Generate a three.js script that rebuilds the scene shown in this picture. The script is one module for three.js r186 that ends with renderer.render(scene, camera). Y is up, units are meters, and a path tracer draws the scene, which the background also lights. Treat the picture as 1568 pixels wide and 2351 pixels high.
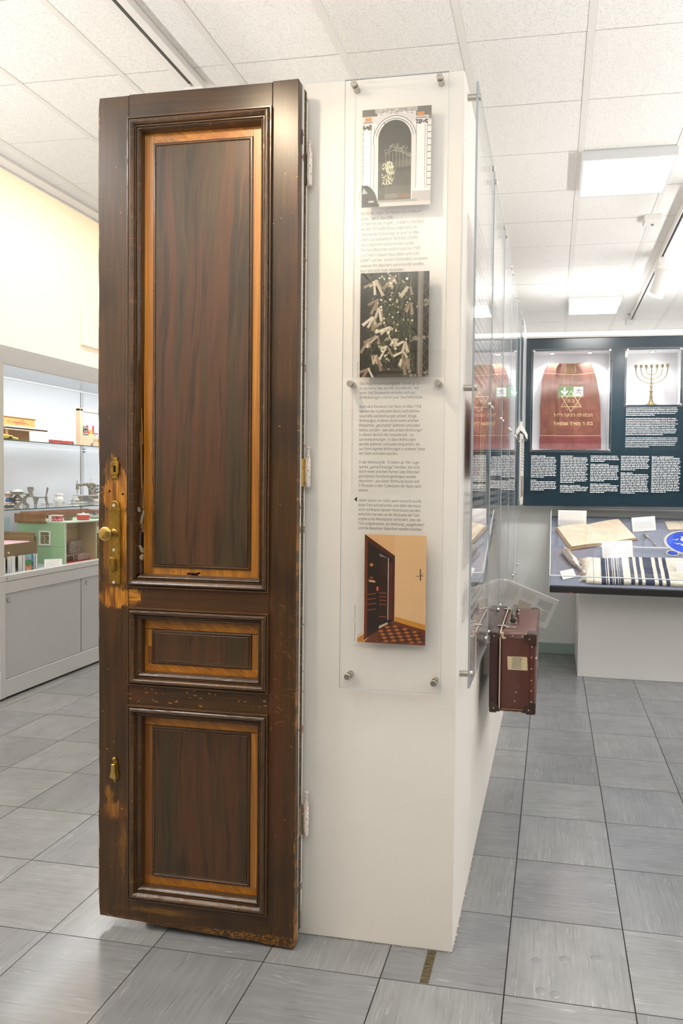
import * as THREE from 'three';
import { RoundedBoxGeometry } from 'three/addons/geometries/RoundedBoxGeometry.js';
import { mergeGeometries, mergeVertices, toCreasedNormals } from 'three/addons/utils/BufferGeometryUtils.js';
import { RectAreaLightUniformsLib } from 'three/addons/lights/RectAreaLightUniformsLib.js';

// ---------------------------------------------------------------- camera, light, exposure
const scene = new THREE.Scene();
const renderer = new THREE.WebGLRenderer({ antialias: true });
renderer.toneMapping = THREE.LinearToneMapping;
renderer.toneMappingExposure = 1.32;
renderer.shadowMap.enabled = true;
RectAreaLightUniformsLib.init();
const camera = new THREE.PerspectiveCamera(72.73, 1568 / 2351, 0.05, 60);
camera.position.set(0, 1.29, 0);
camera.rotation.set(-0.0285, 0.1685, 0.0135, 'YXZ');
camera.setViewOffset(1568, 2351, -211.9, 27.5, 1568, 2351);   // shifted lens of the photograph
scene.add(camera);
scene.background = new THREE.Color(0x000000);

const POWER = {
  panel: 24,         // ceiling panels (radiance of the area light below each)
  addedUplight: 26,       // added unseen troughs that wash the ceiling with fill light
  cove: 30,          // warm tubes above the gap along the left wall
  spot: 2,           // track spot on the pillar
  boardStrip: 0.3,     // light trough on top of the exhibition wall
  niche: 0.34, cabinet: 30,
};
const COL = { panel: [1, 0.985, 0.965], warm: [1, 0.8, 0.55], cove: [1, 0.93, 0.82], cool: [0.93, 0.97, 1] };
function areaLight(name, w, h, pos, look, power, col) {
  const l = new THREE.RectAreaLight(new THREE.Color().setRGB(...col), power, w, h);
  l.name = name; l.position.set(...pos); l.lookAt(...look); scene.add(l); return l;
}

// ---------------------------------------------------------------- small tools
let seedState = 12345;
function rnd() { seedState = (seedState + 0x6d2b79f5) | 0; let t = Math.imul(seedState ^ (seedState >>> 15), 1 | seedState); t = (t + Math.imul(t ^ (t >>> 7), 61 | t)) ^ t; return ((t ^ (t >>> 14)) >>> 0) / 4294967296; }
const rr = (a, b) => a + (b - a) * rnd();
const clamp = (x, a = 0, b = 1) => Math.min(b, Math.max(a, x));
const lerp = (a, b, t) => a + (b - a) * t;
const sstep = (a, b, x) => { const t = clamp((x - a) / (b - a)); return t * t * (3 - 2 * t); };
function hash2(i, j, s) { let h = Math.imul(i, 374761393) + Math.imul(j, 668265263) + Math.imul(s, 974711); h = Math.imul(h ^ (h >>> 13), 1274126177); return ((h ^ (h >>> 16)) >>> 0) / 4294967296; }
function vnoise(x, y, s = 0) {
  const i = Math.floor(x), j = Math.floor(y), fx = x - i, fy = y - j, u = fx * fx * (3 - 2 * fx), v = fy * fy * (3 - 2 * fy);
  return lerp(lerp(hash2(i, j, s), hash2(i + 1, j, s), u), lerp(hash2(i, j + 1, s), hash2(i + 1, j + 1, s), u), v);
}
function fbm(x, y, s = 0, n = 4) { let a = 0, w = 0.5, t = 0; for (let k = 0; k < n; k++) { a += w * vnoise(x, y, s + k * 17); t += w; x *= 2.03; y *= 2.03; w *= 0.5; } return a / t; }
function dataTex(w, h, fn, srgb = true) {
  const d = new Uint8Array(w * h * 4);
  for (let j = 0; j < h; j++) for (let i = 0; i < w; i++) { const c = fn((i + 0.5) / w, (j + 0.5) / h, i, j), k = (j * w + i) * 4; d[k] = clamp(c[0], 0, 255); d[k + 1] = clamp(c[1], 0, 255); d[k + 2] = clamp(c[2], 0, 255); d[k + 3] = c[3] === undefined ? 255 : c[3]; }
  const t = new THREE.DataTexture(d, w, h, THREE.RGBAFormat); t.magFilter = THREE.LinearFilter; t.minFilter = THREE.LinearFilter; t.wrapS = t.wrapT = THREE.RepeatWrapping;
  if (srgb) t.colorSpace = THREE.SRGBColorSpace; t.needsUpdate = true; return t;
}
function canvasTex(w, h, draw) {
  const c = document.createElement('canvas'); c.width = w; c.height = h; const x = c.getContext('2d'); draw(x, w, h);
  const t = new THREE.CanvasTexture(c); t.colorSpace = THREE.SRGBColorSpace; t.anisotropy = 8; return t;
}
const mixc = (a, b, t) => [lerp(a[0], b[0], t), lerp(a[1], b[1], t), lerp(a[2], b[2], t)];

function std(o) { return new THREE.MeshStandardMaterial(o); }
function phys(o) { return new THREE.MeshPhysicalMaterial(o); }

const used = {}, baseOf = new WeakMap();
function numbered(n) { used[n] = (used[n] ?? -1) + 1; return used[n] ? `${n}_${String(used[n]).padStart(3, '0')}` : n; }
function shadow(m) { m.castShadow = true; m.receiveShadow = true; return m; }
// a Group at the thing's base; its parts are given in world metres (abs) or in its own axes
function thing(name, label, category, base = [0, 0, 0], group, abs = true) {
  const o = new THREE.Group(); o.name = numbered(name); scene.add(o); o.position.set(...base);
  o.userData = { label, category, kind: 'thing' }; if (group) o.userData.group = group;
  baseOf.set(o, abs ? base : [0, 0, 0]); return o;
}
function part(parent, name, geo, mat, label) {
  const b = baseOf.get(parent) ?? [0, 0, 0]; const g = Array.isArray(geo) ? merge(geo) : geo;
  if (b[0] || b[1] || b[2]) g.translate(-b[0], -b[1], -b[2]);
  const m = shadow(new THREE.Mesh(g, mat)); m.name = name; if (label) m.userData.label = label;
  parent.add(m); baseOf.set(m, b); return m;
}
function single(name, label, category, geo, mat, group) {
  const g = Array.isArray(geo) ? merge(geo) : geo; g.computeBoundingBox(); const bb = g.boundingBox;
  const b = [(bb.min.x + bb.max.x) / 2, bb.min.y, (bb.min.z + bb.max.z) / 2]; g.translate(-b[0], -b[1], -b[2]);
  const m = shadow(new THREE.Mesh(g, mat)); m.name = numbered(name); m.position.set(...b); scene.add(m);
  m.userData = { label, category, kind: 'thing' }; if (group) m.userData.group = group; return m;
}
function struct(name, geo, mat, label) {
  const m = shadow(new THREE.Mesh(Array.isArray(geo) ? merge(geo) : geo, mat)); m.name = name; m.userData = { kind: 'structure' }; if (label) m.userData.label = label; scene.add(m); return m;
}
function merge(list) {
  const l = list.map((g) => { const n = g.index ? g.toNonIndexed() : g; for (const k of Object.keys(n.attributes)) if (!['position', 'normal', 'uv'].includes(k)) n.deleteAttribute(k);
    if (!n.attributes.uv) n.setAttribute('uv', new THREE.BufferAttribute(new Float32Array(n.attributes.position.count * 2), 2)); if (!n.attributes.normal) n.computeVertexNormals(); return n; });
  return mergeGeometries(l);
}
// uv in metres from the way each face looks
function metric(g, s = 1, ox = 0, oy = 0) {
  const n = g.index ? g.toNonIndexed() : g, p = n.attributes.position, uv = new Float32Array(p.count * 2);
  const a = new THREE.Vector3(), b = new THREE.Vector3(), c = new THREE.Vector3();
  for (let k = 0; k < p.count; k += 3) {
    a.fromBufferAttribute(p, k); b.fromBufferAttribute(p, k + 1); c.fromBufferAttribute(p, k + 2);
    const nn = b.clone().sub(a).cross(c.clone().sub(a)); const x = Math.abs(nn.x), y = Math.abs(nn.y), z = Math.abs(nn.z);
    [a, b, c].forEach((v, i) => { const q = z >= x && z >= y ? [v.x, v.y] : x >= y ? [v.z, v.y] : [v.x, v.z]; uv[(k + i) * 2] = q[0] * s + ox; uv[(k + i) * 2 + 1] = q[1] * s + oy; });
  }
  n.setAttribute('uv', new THREE.BufferAttribute(uv, 2)); return n;
}
function swapUV(g) { const u = g.attributes.uv; for (let i = 0; i < u.count; i++) { const a = u.getX(i); u.setXY(i, u.getY(i), a); } return g; }
// box between two corners, edges rounded by r
function bx(x0, x1, y0, y1, z0, z1, r = 0, seg = 2) {
  const w = Math.abs(x1 - x0), h = Math.abs(y1 - y0), d = Math.abs(z1 - z0);
  const g = r > 0 ? new RoundedBoxGeometry(w, h, d, seg, Math.min(r, w / 2.01, h / 2.01, d / 2.01)) : new THREE.BoxGeometry(w, h, d);
  return g.translate((x0 + x1) / 2, (y0 + y1) / 2, (z0 + z1) / 2);
}
function cyl(r0, r1, h, x, y, z, axis = 'y', seg = 24) {
  const g = new THREE.CylinderGeometry(r1, r0, h, seg); if (axis === 'z') g.rotateX(Math.PI / 2); if (axis === 'x') g.rotateZ(-Math.PI / 2); return g.translate(x, y, z);
}
function lathe(pts, x = 0, y = 0, z = 0, axis = 'y', seg = 32) {
  const g = toCreasedNormals(new THREE.LatheGeometry(pts.map((p) => new THREE.Vector2(Math.max(p[0], 1e-5), p[1])), seg), 0.6);
  if (axis === 'z') g.rotateX(Math.PI / 2); if (axis === 'x') g.rotateZ(-Math.PI / 2); return g.translate(x, y, z);
}
function tube(pts, r, seg = 24, rad = 8, closed = false) { return new THREE.TubeGeometry(new THREE.CatmullRomCurve3(pts.map((p) => new THREE.Vector3(...p)), closed), seg, r, rad, closed); }
function shape(pts) { const s = new THREE.Shape(); pts.forEach((p, i) => (i ? s.lineTo(p[0], p[1]) : s.moveTo(p[0], p[1]))); s.closePath(); return s; }
function extrude(s, d, bevel = 0, seg = 2, curve = 12) {
  const g = new THREE.ExtrudeGeometry(s, { depth: d - 2 * bevel, bevelEnabled: bevel > 0, bevelThickness: bevel, bevelSize: bevel, bevelOffset: -bevel, bevelSegments: seg, curveSegments: curve });
  return g.translate(0, 0, bevel);
}
function bar(a, b, r, seg = 8) {
  const A = new THREE.Vector3(...a), B = new THREE.Vector3(...b), d = B.clone().sub(A), g = new THREE.CylinderGeometry(r, r, d.length(), seg);
  g.applyQuaternion(new THREE.Quaternion().setFromUnitVectors(new THREE.Vector3(0, 1, 0), d.clone().normalize())); return g.translate((A.x + B.x) / 2, (A.y + B.y) / 2, (A.z + B.z) / 2);
}
function sph(r, x, y, z, s = 16) { return new THREE.SphereGeometry(r, s, Math.ceil(s * 0.7)).translate(x, y, z); }
function plane(x0, x1, y0, y1, z) { return new THREE.PlaneGeometry(x1 - x0, y1 - y0).translate((x0 + x1) / 2, (y0 + y1) / 2, z); }

// ---------------------------------------------------------------- materials shared by many things
const M = {
  white: std({ color: 0xe9e6e2, roughness: 0.75 }),
  wallPaint: std({ color: 0xe8e4de, roughness: 0.8 }),
  chrome: std({ color: 0xc9c6c0, metalness: 1, roughness: 0.25 }),
  steel: std({ color: 0xb9b4aa, metalness: 1, roughness: 0.36 }),
  alu: std({ color: 0xd2d3d4, metalness: 0.05, roughness: 0.42 }),
  aluDark: std({ color: 0x8f9293, metalness: 0.6, roughness: 0.4 }),
  black: std({ color: 0x1d1c1b, roughness: 0.5 }),
  dark: std({ color: 0x0c0a08, roughness: 0.9 }),
  clear: phys({ color: 0xffffff, transmission: 1, thickness: 0, roughness: 0.0, ior: 1.49 }),
  glassEdge: phys({ color: 0x3f8a78, roughness: 0.25, transmission: 0.35, thickness: 0 }),
  acrylicEdge: phys({ color: 0xc6cdd2, roughness: 0.3, transmission: 0.35, thickness: 0 }),
  paper: std({ color: 0xf1efec, roughness: 0.85 }),
};
// ---------------------------------------------------------------- computed textures
function wood(w, h, mW, mH, a, b, c, seed, streak = 90, slow = 4) {   // grain runs along v
  return dataTex(w, h, (u, v) => {
    const x = u * mW, y = v * mH;
    const warp = fbm(x * 14, y * 2.2, seed + 9) * 0.05;
    const g = fbm((x + warp) * streak, y * slow, seed), f = fbm((x + warp) * streak * 5, y * slow * 3, seed + 5, 2), s = fbm(x * 9, y * 1.6, seed + 31);
    let col = mixc(a, b, clamp((g - 0.25) * 1.7)); col = mixc(col, c, sstep(0.5, 0.72, s) * 0.8);
    const k = 0.86 + f * 0.28; return [col[0] * k, col[1] * k, col[2] * k];
  });
}
const T = {};
T.dark = wood(512, 1024, 0.5, 1.0, [58, 34, 18], [74, 46, 25], [84, 44, 24], 3);
T.field = dataTex(512, 1024, (u, v) => {          // figured veneer of the raised fields, mapped once over each field
  const x = u * 0.29, y = v * 1.17, wx = x + (fbm(x * 12, y * 2.6, 71, 3) - 0.5) * 0.055 + Math.sin(y * 2.6 + 1) * 0.014;
  const ring = 0.5 + 0.5 * Math.sin((wx * 46 + fbm(wx * 9, y * 2.6, 77, 3) * 5) * 2.2);
  const red = sstep(0.45, 0.62, fbm(wx * 24, y * 1.8, 41, 3)), fine = fbm(wx * 230, y * 9, 44, 3), vein = fbm(wx * 70, y * 4, 47, 3);
  let c = mixc([66, 50, 26], [86, 50, 26], red * 0.75); c = mixc(c, [40, 28, 14], ring * 0.16); c = mixc(c, [36, 25, 13], sstep(0.52, 0.72, vein) * 0.5);
  const k = 0.84 + fine * 0.32; return [c[0] * k, c[1] * k, c[2] * k];
});
T.border = wood(256, 1024, 0.12, 1.0, [150, 92, 12], [198, 132, 30], [112, 62, 12], 13, 160, 7);
T.borderFlame = dataTex(512, 128, (u, v) => {       // cross banded veneer, short strips
  const x = u * 0.4, y = v * 0.03; const w = fbm((x + y * 1.4) * 160, y * 60, 19, 3), s = fbm(x * 16, y * 20, 23);
  const c = mixc([128, 70, 9], [206, 138, 30], clamp(w * 0.9 + s * 0.5 - 0.2)); return c;
});

// the door's painted face in its own metres: x from its left edge, y from the floor
const DOOR = { x0: -1.262, x1: -0.671, y1: 2.345, z: -1.775 };
const wearSpots = [ // centre x, y, half sizes, softness of the outline, tone
  [0.045, 1.285, 0.027, 0.062, 0.4, 0.55], [0.062, 1.236, 0.053, 0.05, 0.3, 1], [0.072, 1.262, 0.028, 0.05, 0.4, 0.8], [0.079, 1.11, 0.017, 0.1, 0.4, 0.95], [0.026, 1.1, 0.013, 0.105, 0.5, 0.6],
  [0.072, 1.02, 0.02, 0.045, 0.5, 0.7], [0.05, 0.947, 0.045, 0.03, 0.22, 1], [0.098, 0.95, 0.036, 0.026, 0.25, 1], [0.05, 0.98, 0.04, 0.02, 0.6, 0.6], [0.055, 0.338, 0.04, 0.026, 0.7, 0.65], [0.035, 0.375, 0.012, 0.04, 0.8, 0.55],
  [0.075, 0.255, 0.012, 0.1, 1.1, 0.45], [0.2, 0.062, 0.12, 0.01, 0.9, 0.4],
];
const scratches = []; { seedState = 77;
  for (let k = 0; k < 170; k++) { const y = Math.pow(rnd(), 1.7) * 2.2, x = rnd() * 0.59, l = rr(0.001, 0.007), a = rnd() < 0.5 ? rr(-0.5, 0.2) : rr(-1.4, -0.9); scratches.push([x, y, x + Math.cos(a) * l, y + Math.sin(a) * l, rr(0.0002, 0.0006), rr(0.2, 0.8)]); }
  for (let k = 0; k < 28; k++) { const x = rr(0.09, 0.56), y = rr(0.655, 0.7); scratches.push([x, y, x + rr(0.001, 0.011), y + rr(-0.001, 0.001), rr(0.0003, 0.0008), rr(0.3, 0.9)]); }
  for (let k = 0; k < 40; k++) { const x = rr(0.52, 0.588), y = rr(0.6, 0.95); const a = rr(-1.3, 0.4), l = rr(0.005, 0.02); scratches.push([x, y, x + Math.cos(a) * l, y + Math.sin(a) * l, 0.0002, rr(0.12, 0.4)]); }
}
T.door = dataTex(768, 2048, (u, v, i, j) => {
  const x = u * 0.6, y = v * 2.36, rail = x > 0.094 && x < 0.51;
  const gx = rail ? y : x, gy = rail ? x : y;                                   // grain follows each board
  const g = fbm(gx * 130 + fbm(gx * 8, gy * 3, 3) * 2, gy * 5, 7), f = fbm(gx * 520, gy * 14, 8, 2), s = fbm(gx * 13, gy * 2.1, 55), cloud = fbm(x * 7, y * 5, 90, 3);
  let c = mixc([56, 36, 13], [79, 51, 18], clamp(g * 1.5 - 0.3)); c = mixc(c, [86, 42, 13], sstep(0.5, 0.75, s) * 0.55); c = mixc(c, [34, 23, 11], sstep(0.5, 0.75, cloud) * 0.5);
  let w = 0, tone = 0;
  for (const q of wearSpots) { const d = Math.hypot((x - q[0]) / q[2], (y - q[1]) / q[3]); if (d < 1.7) { const n = (fbm(x * 190, y * 60, 61, 3) - 0.5) * 1.3 + (fbm(x * 700, y * 120, 66, 2) - 0.5) * 0.9; const m = (1 - sstep(1 - q[4] * 0.5, 1 + q[4] * 0.35, d + n * (0.25 + q[4] * 0.55))) * q[5]; if (m > w) w = m; } }
  const edge = Math.min(x, 0.591 - x); if (edge < 0.004 && fbm(x * 300, y * 38, 14, 3) > 0.56 + (y > 1.4 ? 0.09 : 0)) w = Math.max(w, 0.75);
  if (y < 0.03 + 0.01 * fbm(x * 30, 1, 4) && fbm(x * 160, y * 300, 15, 3) > 0.5) w = Math.max(w, 0.55);
  if (w > 0) { const gg = fbm(gx * 420, gy * 22, 33, 3), hh = fbm(gx * 60, gy * 9, 35, 3); let raw = mixc([138, 82, 15], [212, 148, 42], clamp(gg * 2.2 - 0.6)); raw = mixc(raw, [92, 48, 12], sstep(0.45, 0.75, hh) * 0.75); c = mixc(c, raw, w); }
  const k = 0.9 + f * 0.2; return [c[0] * k, c[1] * k, c[2] * k];
});
{ // scratches and chips, drawn into the same map
  const d = T.door.image.data, W = 768, H = 2048;
  for (const [xa, ya, xb, yb, r, t] of scratches) {
    const n = Math.ceil(Math.hypot((xb - xa) * W / 0.6, (yb - ya) * H / 2.36)) * 2 + 1;
    for (let k = 0; k <= n; k++) { const px = lerp(xa, xb, k / n) / 0.6 * W, py = lerp(ya, yb, k / n) / 2.36 * H, rx = r / 0.6 * W, ry = r / 2.36 * H;
      for (let jj = Math.floor(py - ry); jj <= py + ry; jj++) for (let ii = Math.floor(px - rx); ii <= px + rx; ii++) if (ii >= 0 && jj >= 0 && ii < W && jj < H) { const q = (jj * W + ii) * 4, m = t * 0.7; d[q] = lerp(d[q], 190, m); d[q + 1] = lerp(d[q + 1], 132, m); d[q + 2] = lerp(d[q + 2], 66, m); } }
  }
}
T.mould = dataTex(256, 1024, (u, v) => {            // moulding: dark brown, paint knocked off in flecks
  const x = u * 0.08, y = v * 1.0; const g = fbm(x * 300, y * 9, 21), f = fbm(x * 300, y * 260, 25, 3), s = fbm(x * 40, y * 3, 29);
  let c = mixc([54, 36, 17], [76, 50, 24], clamp(g * 1.4 - 0.2)); c = mixc(c, [92, 54, 26], sstep(0.5, 0.8, s) * 0.5);
  if (f > 0.74) c = mixc(c, [166, 112, 56], sstep(0.74, 0.8, f) * 0.65);
  const arrisHighlight = Math.max(1 - Math.abs(u - 0.125) / 0.014, 1 - Math.abs(u - 0.333) / 0.01, 0); if (arrisHighlight > 0) c = mixc(c, [140, 100, 54], clamp(arrisHighlight * 1.6) * sstep(0.36, 0.62, fbm(u * 6, v * 22, 27, 3)) * 0.45); return c;  // gold highlight lines along the fillets, painted into the colour with worn breaks
});
T.speck = dataTex(128, 512, (u, v) => { const n = fbm(u * 24, v * 190, 5, 3), m = fbm(u * 60, v * 420, 8, 2); const k = clamp((n - 0.4) * 2.4) * 0.6 + m * 0.5; return [46 + 90 * k, 40 + 84 * k, 28 + 64 * k]; });
T.whiteWorn = dataTex(64, 1024, (u, v) => { const n = fbm(u * 3, v * 16, 3, 4), s = fbm(u * 12, v * 60, 6, 2); let c = [226, 220, 214]; if (n > 0.79) c = [126, 112, 96]; else if (s > 0.82) c = [168, 120, 108]; return c; });

// floor: marbled tiles with a direction
T.tiles = [0, 1, 2, 3].map((k) => dataTex(512, 512, (u, v) => {
  const w = (fbm(u * 2.2, v * 2.2, 100 + k * 7) - 0.5) * 0.05, y = v + w, x = u;
  const a = fbm(x * 2.2 + k * 11, y * 62, 200 + k * 5, 4), b = fbm(x * 6, y * 190, 230 + k * 5, 3), l = fbm(x * 6, y * 80 + k, 260 + k * 3, 4), d = fbm(x * 5, y * 70, 290 + k * 3, 4), c = fbm(u * 4, v * 5, 320 + k, 3);
  let g = 138 + (a - 0.5) * 15 + (b - 0.5) * 10 + (c - 0.5) * 16; g += sstep(0.66, 0.82, l) * 26 * sstep(0.42, 0.72, fbm(u * 4, v * 9, 310 + k)); g -= sstep(0.66, 0.8, d) * 9;
  const spot = fbm(u * 70, v * 70, 333 + k, 2); if (spot > 0.9) g += 14; if (spot < 0.1) g -= 12;
  return [g * 0.985, g * 0.995, g * 1.008];
}));
T.tileRough = dataTex(256, 256, (u, v) => { const n = fbm(u * 8, v * 8, 401, 4), m = fbm(u * 60, v * 60, 405, 2); const g = 44 + n * 8 + m * 6; return [g, g, g]; }, false);
// ceiling: mineral fibre with pin holes and fissures
const holes = (seed, n, size) => { const N = size, d = new Float32Array(N * N); seedState = seed; for (let k = 0; k < n; k++) { const x = rnd() * N, y = rnd() * N, rx = rr(0.7, 1.25), ry = rx * (rnd() < 0.3 ? rr(1.6, 2.6) : 1), s = rr(0.4, 1); for (let j = -4; j <= 4; j++) for (let i = -2; i <= 2; i++) { const q = Math.hypot(i / rx, j / ry); if (q < 1.3) { const ii = ((Math.floor(x) + i) % N + N) % N, jj = ((Math.floor(y) + j) % N + N) % N; d[jj * N + ii] = Math.max(d[jj * N + ii], s * clamp(1.3 - q)); } } } return d; };
const hole = holes(9, 3000, 512);
T.ceil = dataTex(512, 512, (u, v, i, j) => { const g = 240 - hole[j * 512 + i] * 84 + (fbm(u * 90, v * 90, 3, 2) - 0.5) * 9; return [g, g * 0.992, g * 0.975]; });
T.ceilBump = dataTex(512, 512, (u, v, i, j) => { const g = 200 - hole[j * 512 + i] * 190 + (fbm(u * 120, v * 120, 6, 2) - 0.5) * 26; return [g, g, g]; }, false);
T.plaster = dataTex(512, 512, (u, v) => { const g = 128 + (fbm(u * 60, v * 60, 71, 3) - 0.5) * 60 + (fbm(u * 7, v * 9, 75, 3) - 0.5) * 50; return [g, g, g]; }, false);
T.plaster.repeat.set(1, 1);
M.plaster = std({ color: 0xe9e4dd, roughness: 0.78, bumpMap: T.plaster, bumpScale: 0.0006 });
M.doorPaint = phys({ map: T.door, roughness: 0.55, specularIntensity: 0.3, clearcoat: 0.85, clearcoatRoughness: 0.34, bumpMap: T.door, bumpScale: 0.0004 });
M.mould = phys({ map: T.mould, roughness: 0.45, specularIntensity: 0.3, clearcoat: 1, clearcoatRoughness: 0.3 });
M.field = phys({ map: T.field, roughness: 0.5, specularIntensity: 0.3, clearcoat: 0.85, clearcoatRoughness: 0.42 });
M.border = phys({ map: T.border, roughness: 0.42, clearcoat: 0.8, clearcoatRoughness: 0.34 });
M.borderFlame = phys({ map: T.borderFlame, roughness: 0.4, clearcoat: 0.5, clearcoatRoughness: 0.28 });
M.darkWood = phys({ map: T.dark, roughness: 0.45, clearcoat: 0.4, clearcoatRoughness: 0.3 });
M.speck = std({ map: T.speck, roughness: 0.9, bumpMap: T.speck, bumpScale: 0.0012 });
M.whiteWorn = std({ map: T.whiteWorn, roughness: 0.6 });
T.brass = dataTex(256, 256, (u, v) => { const n = fbm(u * 6, v * 6, 501, 4), s = fbm(u * 40, v * 40, 505, 3); const c = mixc([176, 140, 66], [138, 108, 46], clamp(n * 1.5 - 0.3)); const k = 0.86 + s * 0.26; return [c[0] * k, c[1] * k, c[2] * k]; });
M.brass = std({ map: T.brass, metalness: 0.85, roughness: 0.38 });
M.brassKnob = std({ color: 0xc8a860, metalness: 0.95, roughness: 0.26 });
M.floorTile = [];
for (let k = 0; k < 4; k++) for (const t of [0xffffff, 0xf3f4f7, 0xeeeff1]) M.floorTile.push(phys({ map: T.tiles[k], color: t, roughnessMap: T.tileRough, roughness: 1, specularIntensity: 1, clearcoat: 0.35, clearcoatRoughness: 0.14 }));
M.ceilTile = std({ map: T.ceil, roughness: 0.95, bumpMap: T.ceilBump, bumpScale: 0.0015 });
M.ceilBar = std({ color: 0xe6e3de, roughness: 0.7 });
// ---------------------------------------------------------------- room shell
const H = 2.731, FL = { x0: -0.0969, z0: -1.7187, s: 0.3201 }, CE = { x0: -1.5537, z0: -2.3147, sx: 0.41256, sz: 0.4086 };
const floor = struct('floor', bx(-3.95, 4.4, -0.16, -0.0045, -8.2, 4.2), std({ color: 0x2c2721, roughness: 0.95 }));
{
  seedState = 5; const box = new THREE.BoxGeometry(FL.s - 0.003, 0.004, FL.s - 0.003), far = [];
  for (let i = -11; i < 14; i++) for (let r = -19; r < 21; r++) {
    const x = FL.x0 + FL.s * (i + 0.5), z = FL.z0 - FL.s * (r + 0.5); if (x < -3.95 || x > 4.3 || z < -8.1 || z > 4.1) continue;
    const seen = r >= -1 && r <= 11 && ((i >= -11 && i <= -3 && i + r * 0.72 <= 1.6 && r <= 9) || (i <= -2 && r <= 0 && i >= -6) || (i >= -2 && i <= 1 && r <= 0) || (i >= -1 && i <= 3 && r <= 11));
    if (!seen) { far.push(new THREE.BoxGeometry(FL.s - 0.003, 0.004, FL.s - 0.003).translate(x, -0.0024, z)); continue; }
    const m = shadow(new THREE.Mesh(box, M.floorTile[Math.floor(rnd() * 12)])); m.name = 'tile';
    m.position.set(x, -0.0022 + rr(-0.0002, 0.0002), z); m.rotation.set(rr(-0.0008, 0.0008), ((i + r) & 1 ? 0 : Math.PI / 2) + (rnd() < 0.5 ? Math.PI : 0), rr(-0.0008, 0.0008)); floor.add(m);
  }
  const f = part(floor, 'tiles', far, M.floorTile[0]); f.userData.kind = 'stuff';
  // strip of bare cement where a partition rail was taken out, running from the pillar
  part(floor, 'cement_strip', metric(bx(-0.313, -0.29, -0.003, 0.0012, -1.845, -1.722), 5), std({ map: T.speck, color: 0xffffff, bumpMap: T.speck, bumpScale: 0.002, roughness: 1 }));
  for (const [x, z] of [[-0.02, -1.86], [0.055, -1.88], [-0.005, -1.75], [0.03, -1.745], [0.14, -1.9]]) part(floor, 'blister', sph(0.03, 0, 0, 0, 20).scale(0.5, 0.05, 0.45).translate(x, -0.0004, z), M.floorTile[1]);
}
// suspended ceiling: slab, hung tiles, bars along the room
const ceiling = struct('ceiling', bx(-2.53, 4.4, H + 0.03, H + 0.12, -8.2, 4.2), std({ color: 0xb8b4ae, roughness: 0.95 }));
{
  seedState = 8; const tg = new THREE.BoxGeometry(CE.sx - 0.026, 0.012, CE.sz - 0.004), far = [], bars = [];
  for (let i = -3; i < 15; i++) for (let r = -16; r < 15; r++) {
    const x = CE.x0 + CE.sx * (i + 0.5), z = CE.z0 - CE.sz * (r + 0.5); if (x > 4.3 || z < -8.1 || z > 4.1) continue;
    if (i === -3) { far.push(bx(-2.474, x + CE.sx / 2 - 0.013, H + 0.002, H + 0.014, z - CE.sz / 2 + 0.002, z + CE.sz / 2 - 0.002)); continue; }
    const lampHere = (i === 4 && (r === 2 || r === 8)) || (i === -2 && (r === 8 || r === -4)) || (i === 10 && (r === 2 || r === 5 || r === 8 || r === -4)); if (lampHere) continue;
    const seen = r >= -1 && r <= 11 && i >= -3 && i <= 6;
    if (!seen) { const t = bx(x - CE.sx / 2 + 0.013, x + CE.sx / 2 - 0.013, H + 0.002, H + 0.014, z - CE.sz / 2 + 0.002, z + CE.sz / 2 - 0.002); far.push(t); continue; }
    const m = shadow(new THREE.Mesh(tg, M.ceilTile)); m.name = 'tile'; m.position.set(x, H + 0.008 + rr(-0.0006, 0.0006), z); m.rotation.set(rr(-0.001, 0.001), rnd() < 0.5 ? Math.PI : 0, 0); ceiling.add(m);
  }
  for (let i = -2; i < 15; i++) { const x = CE.x0 + CE.sx * i; if (x < 4.3) part(ceiling, 'bar', bx(x - 0.0125, x + 0.0125, H, H + 0.012, -8.15, 4.15), M.ceilBar); }
  const c = part(ceiling, 'tiles', far, M.ceilTile); c.userData.kind = 'stuff';
}
part(struct('trim_1', bx(-2.545, -2.472, H - 0.012, H + 0.14, -8.15, 4.15, 0.004), std({ color: 0xf0ece5, roughness: 0.5 })), 'edge', bx(-2.552, -2.54, H - 0.02, H + 0.02, -8.15, 4.15), M.white);
M.warmWall = std({ color: 0xf3eadb, roughness: 0.85 });
struct('ceiling_upper', bx(-3.95, -2.5, 3.42, 3.5, -8.2, 4.2), M.warmWall);
struct('wall_cove', bx(-2.53, -2.49, H + 0.12, 3.42, -8.2, 4.2), M.warmWall);
const wl = struct('wall_left', bx(-3.95, -3.75, -0.16, 3.5, -8.2, 4.2), M.warmWall);
part(wl, 'ledge', bx(-3.76, -3.72, 2.338, 2.352, -7, -5.05, 0.003), M.warmWall);
part(wl, 'panel', bx(-3.76, -3.742, 2.352, 2.62, -7, -5.05, 0.003), M.warmWall);
struct('wall_right', bx(4.2, 4.4, -0.16, 3.0, -8.2, 4.2), M.wallPaint);
struct('wall_front', bx(-3.95, 4.4, -0.16, 3.5, 4.0, 4.2), std({ color: 0x857e74, roughness: 0.85 }));
struct('wall_far', bx(-3.95, 4.4, -0.16, 3.5, -8.2, -8.0), M.wallPaint);
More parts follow.
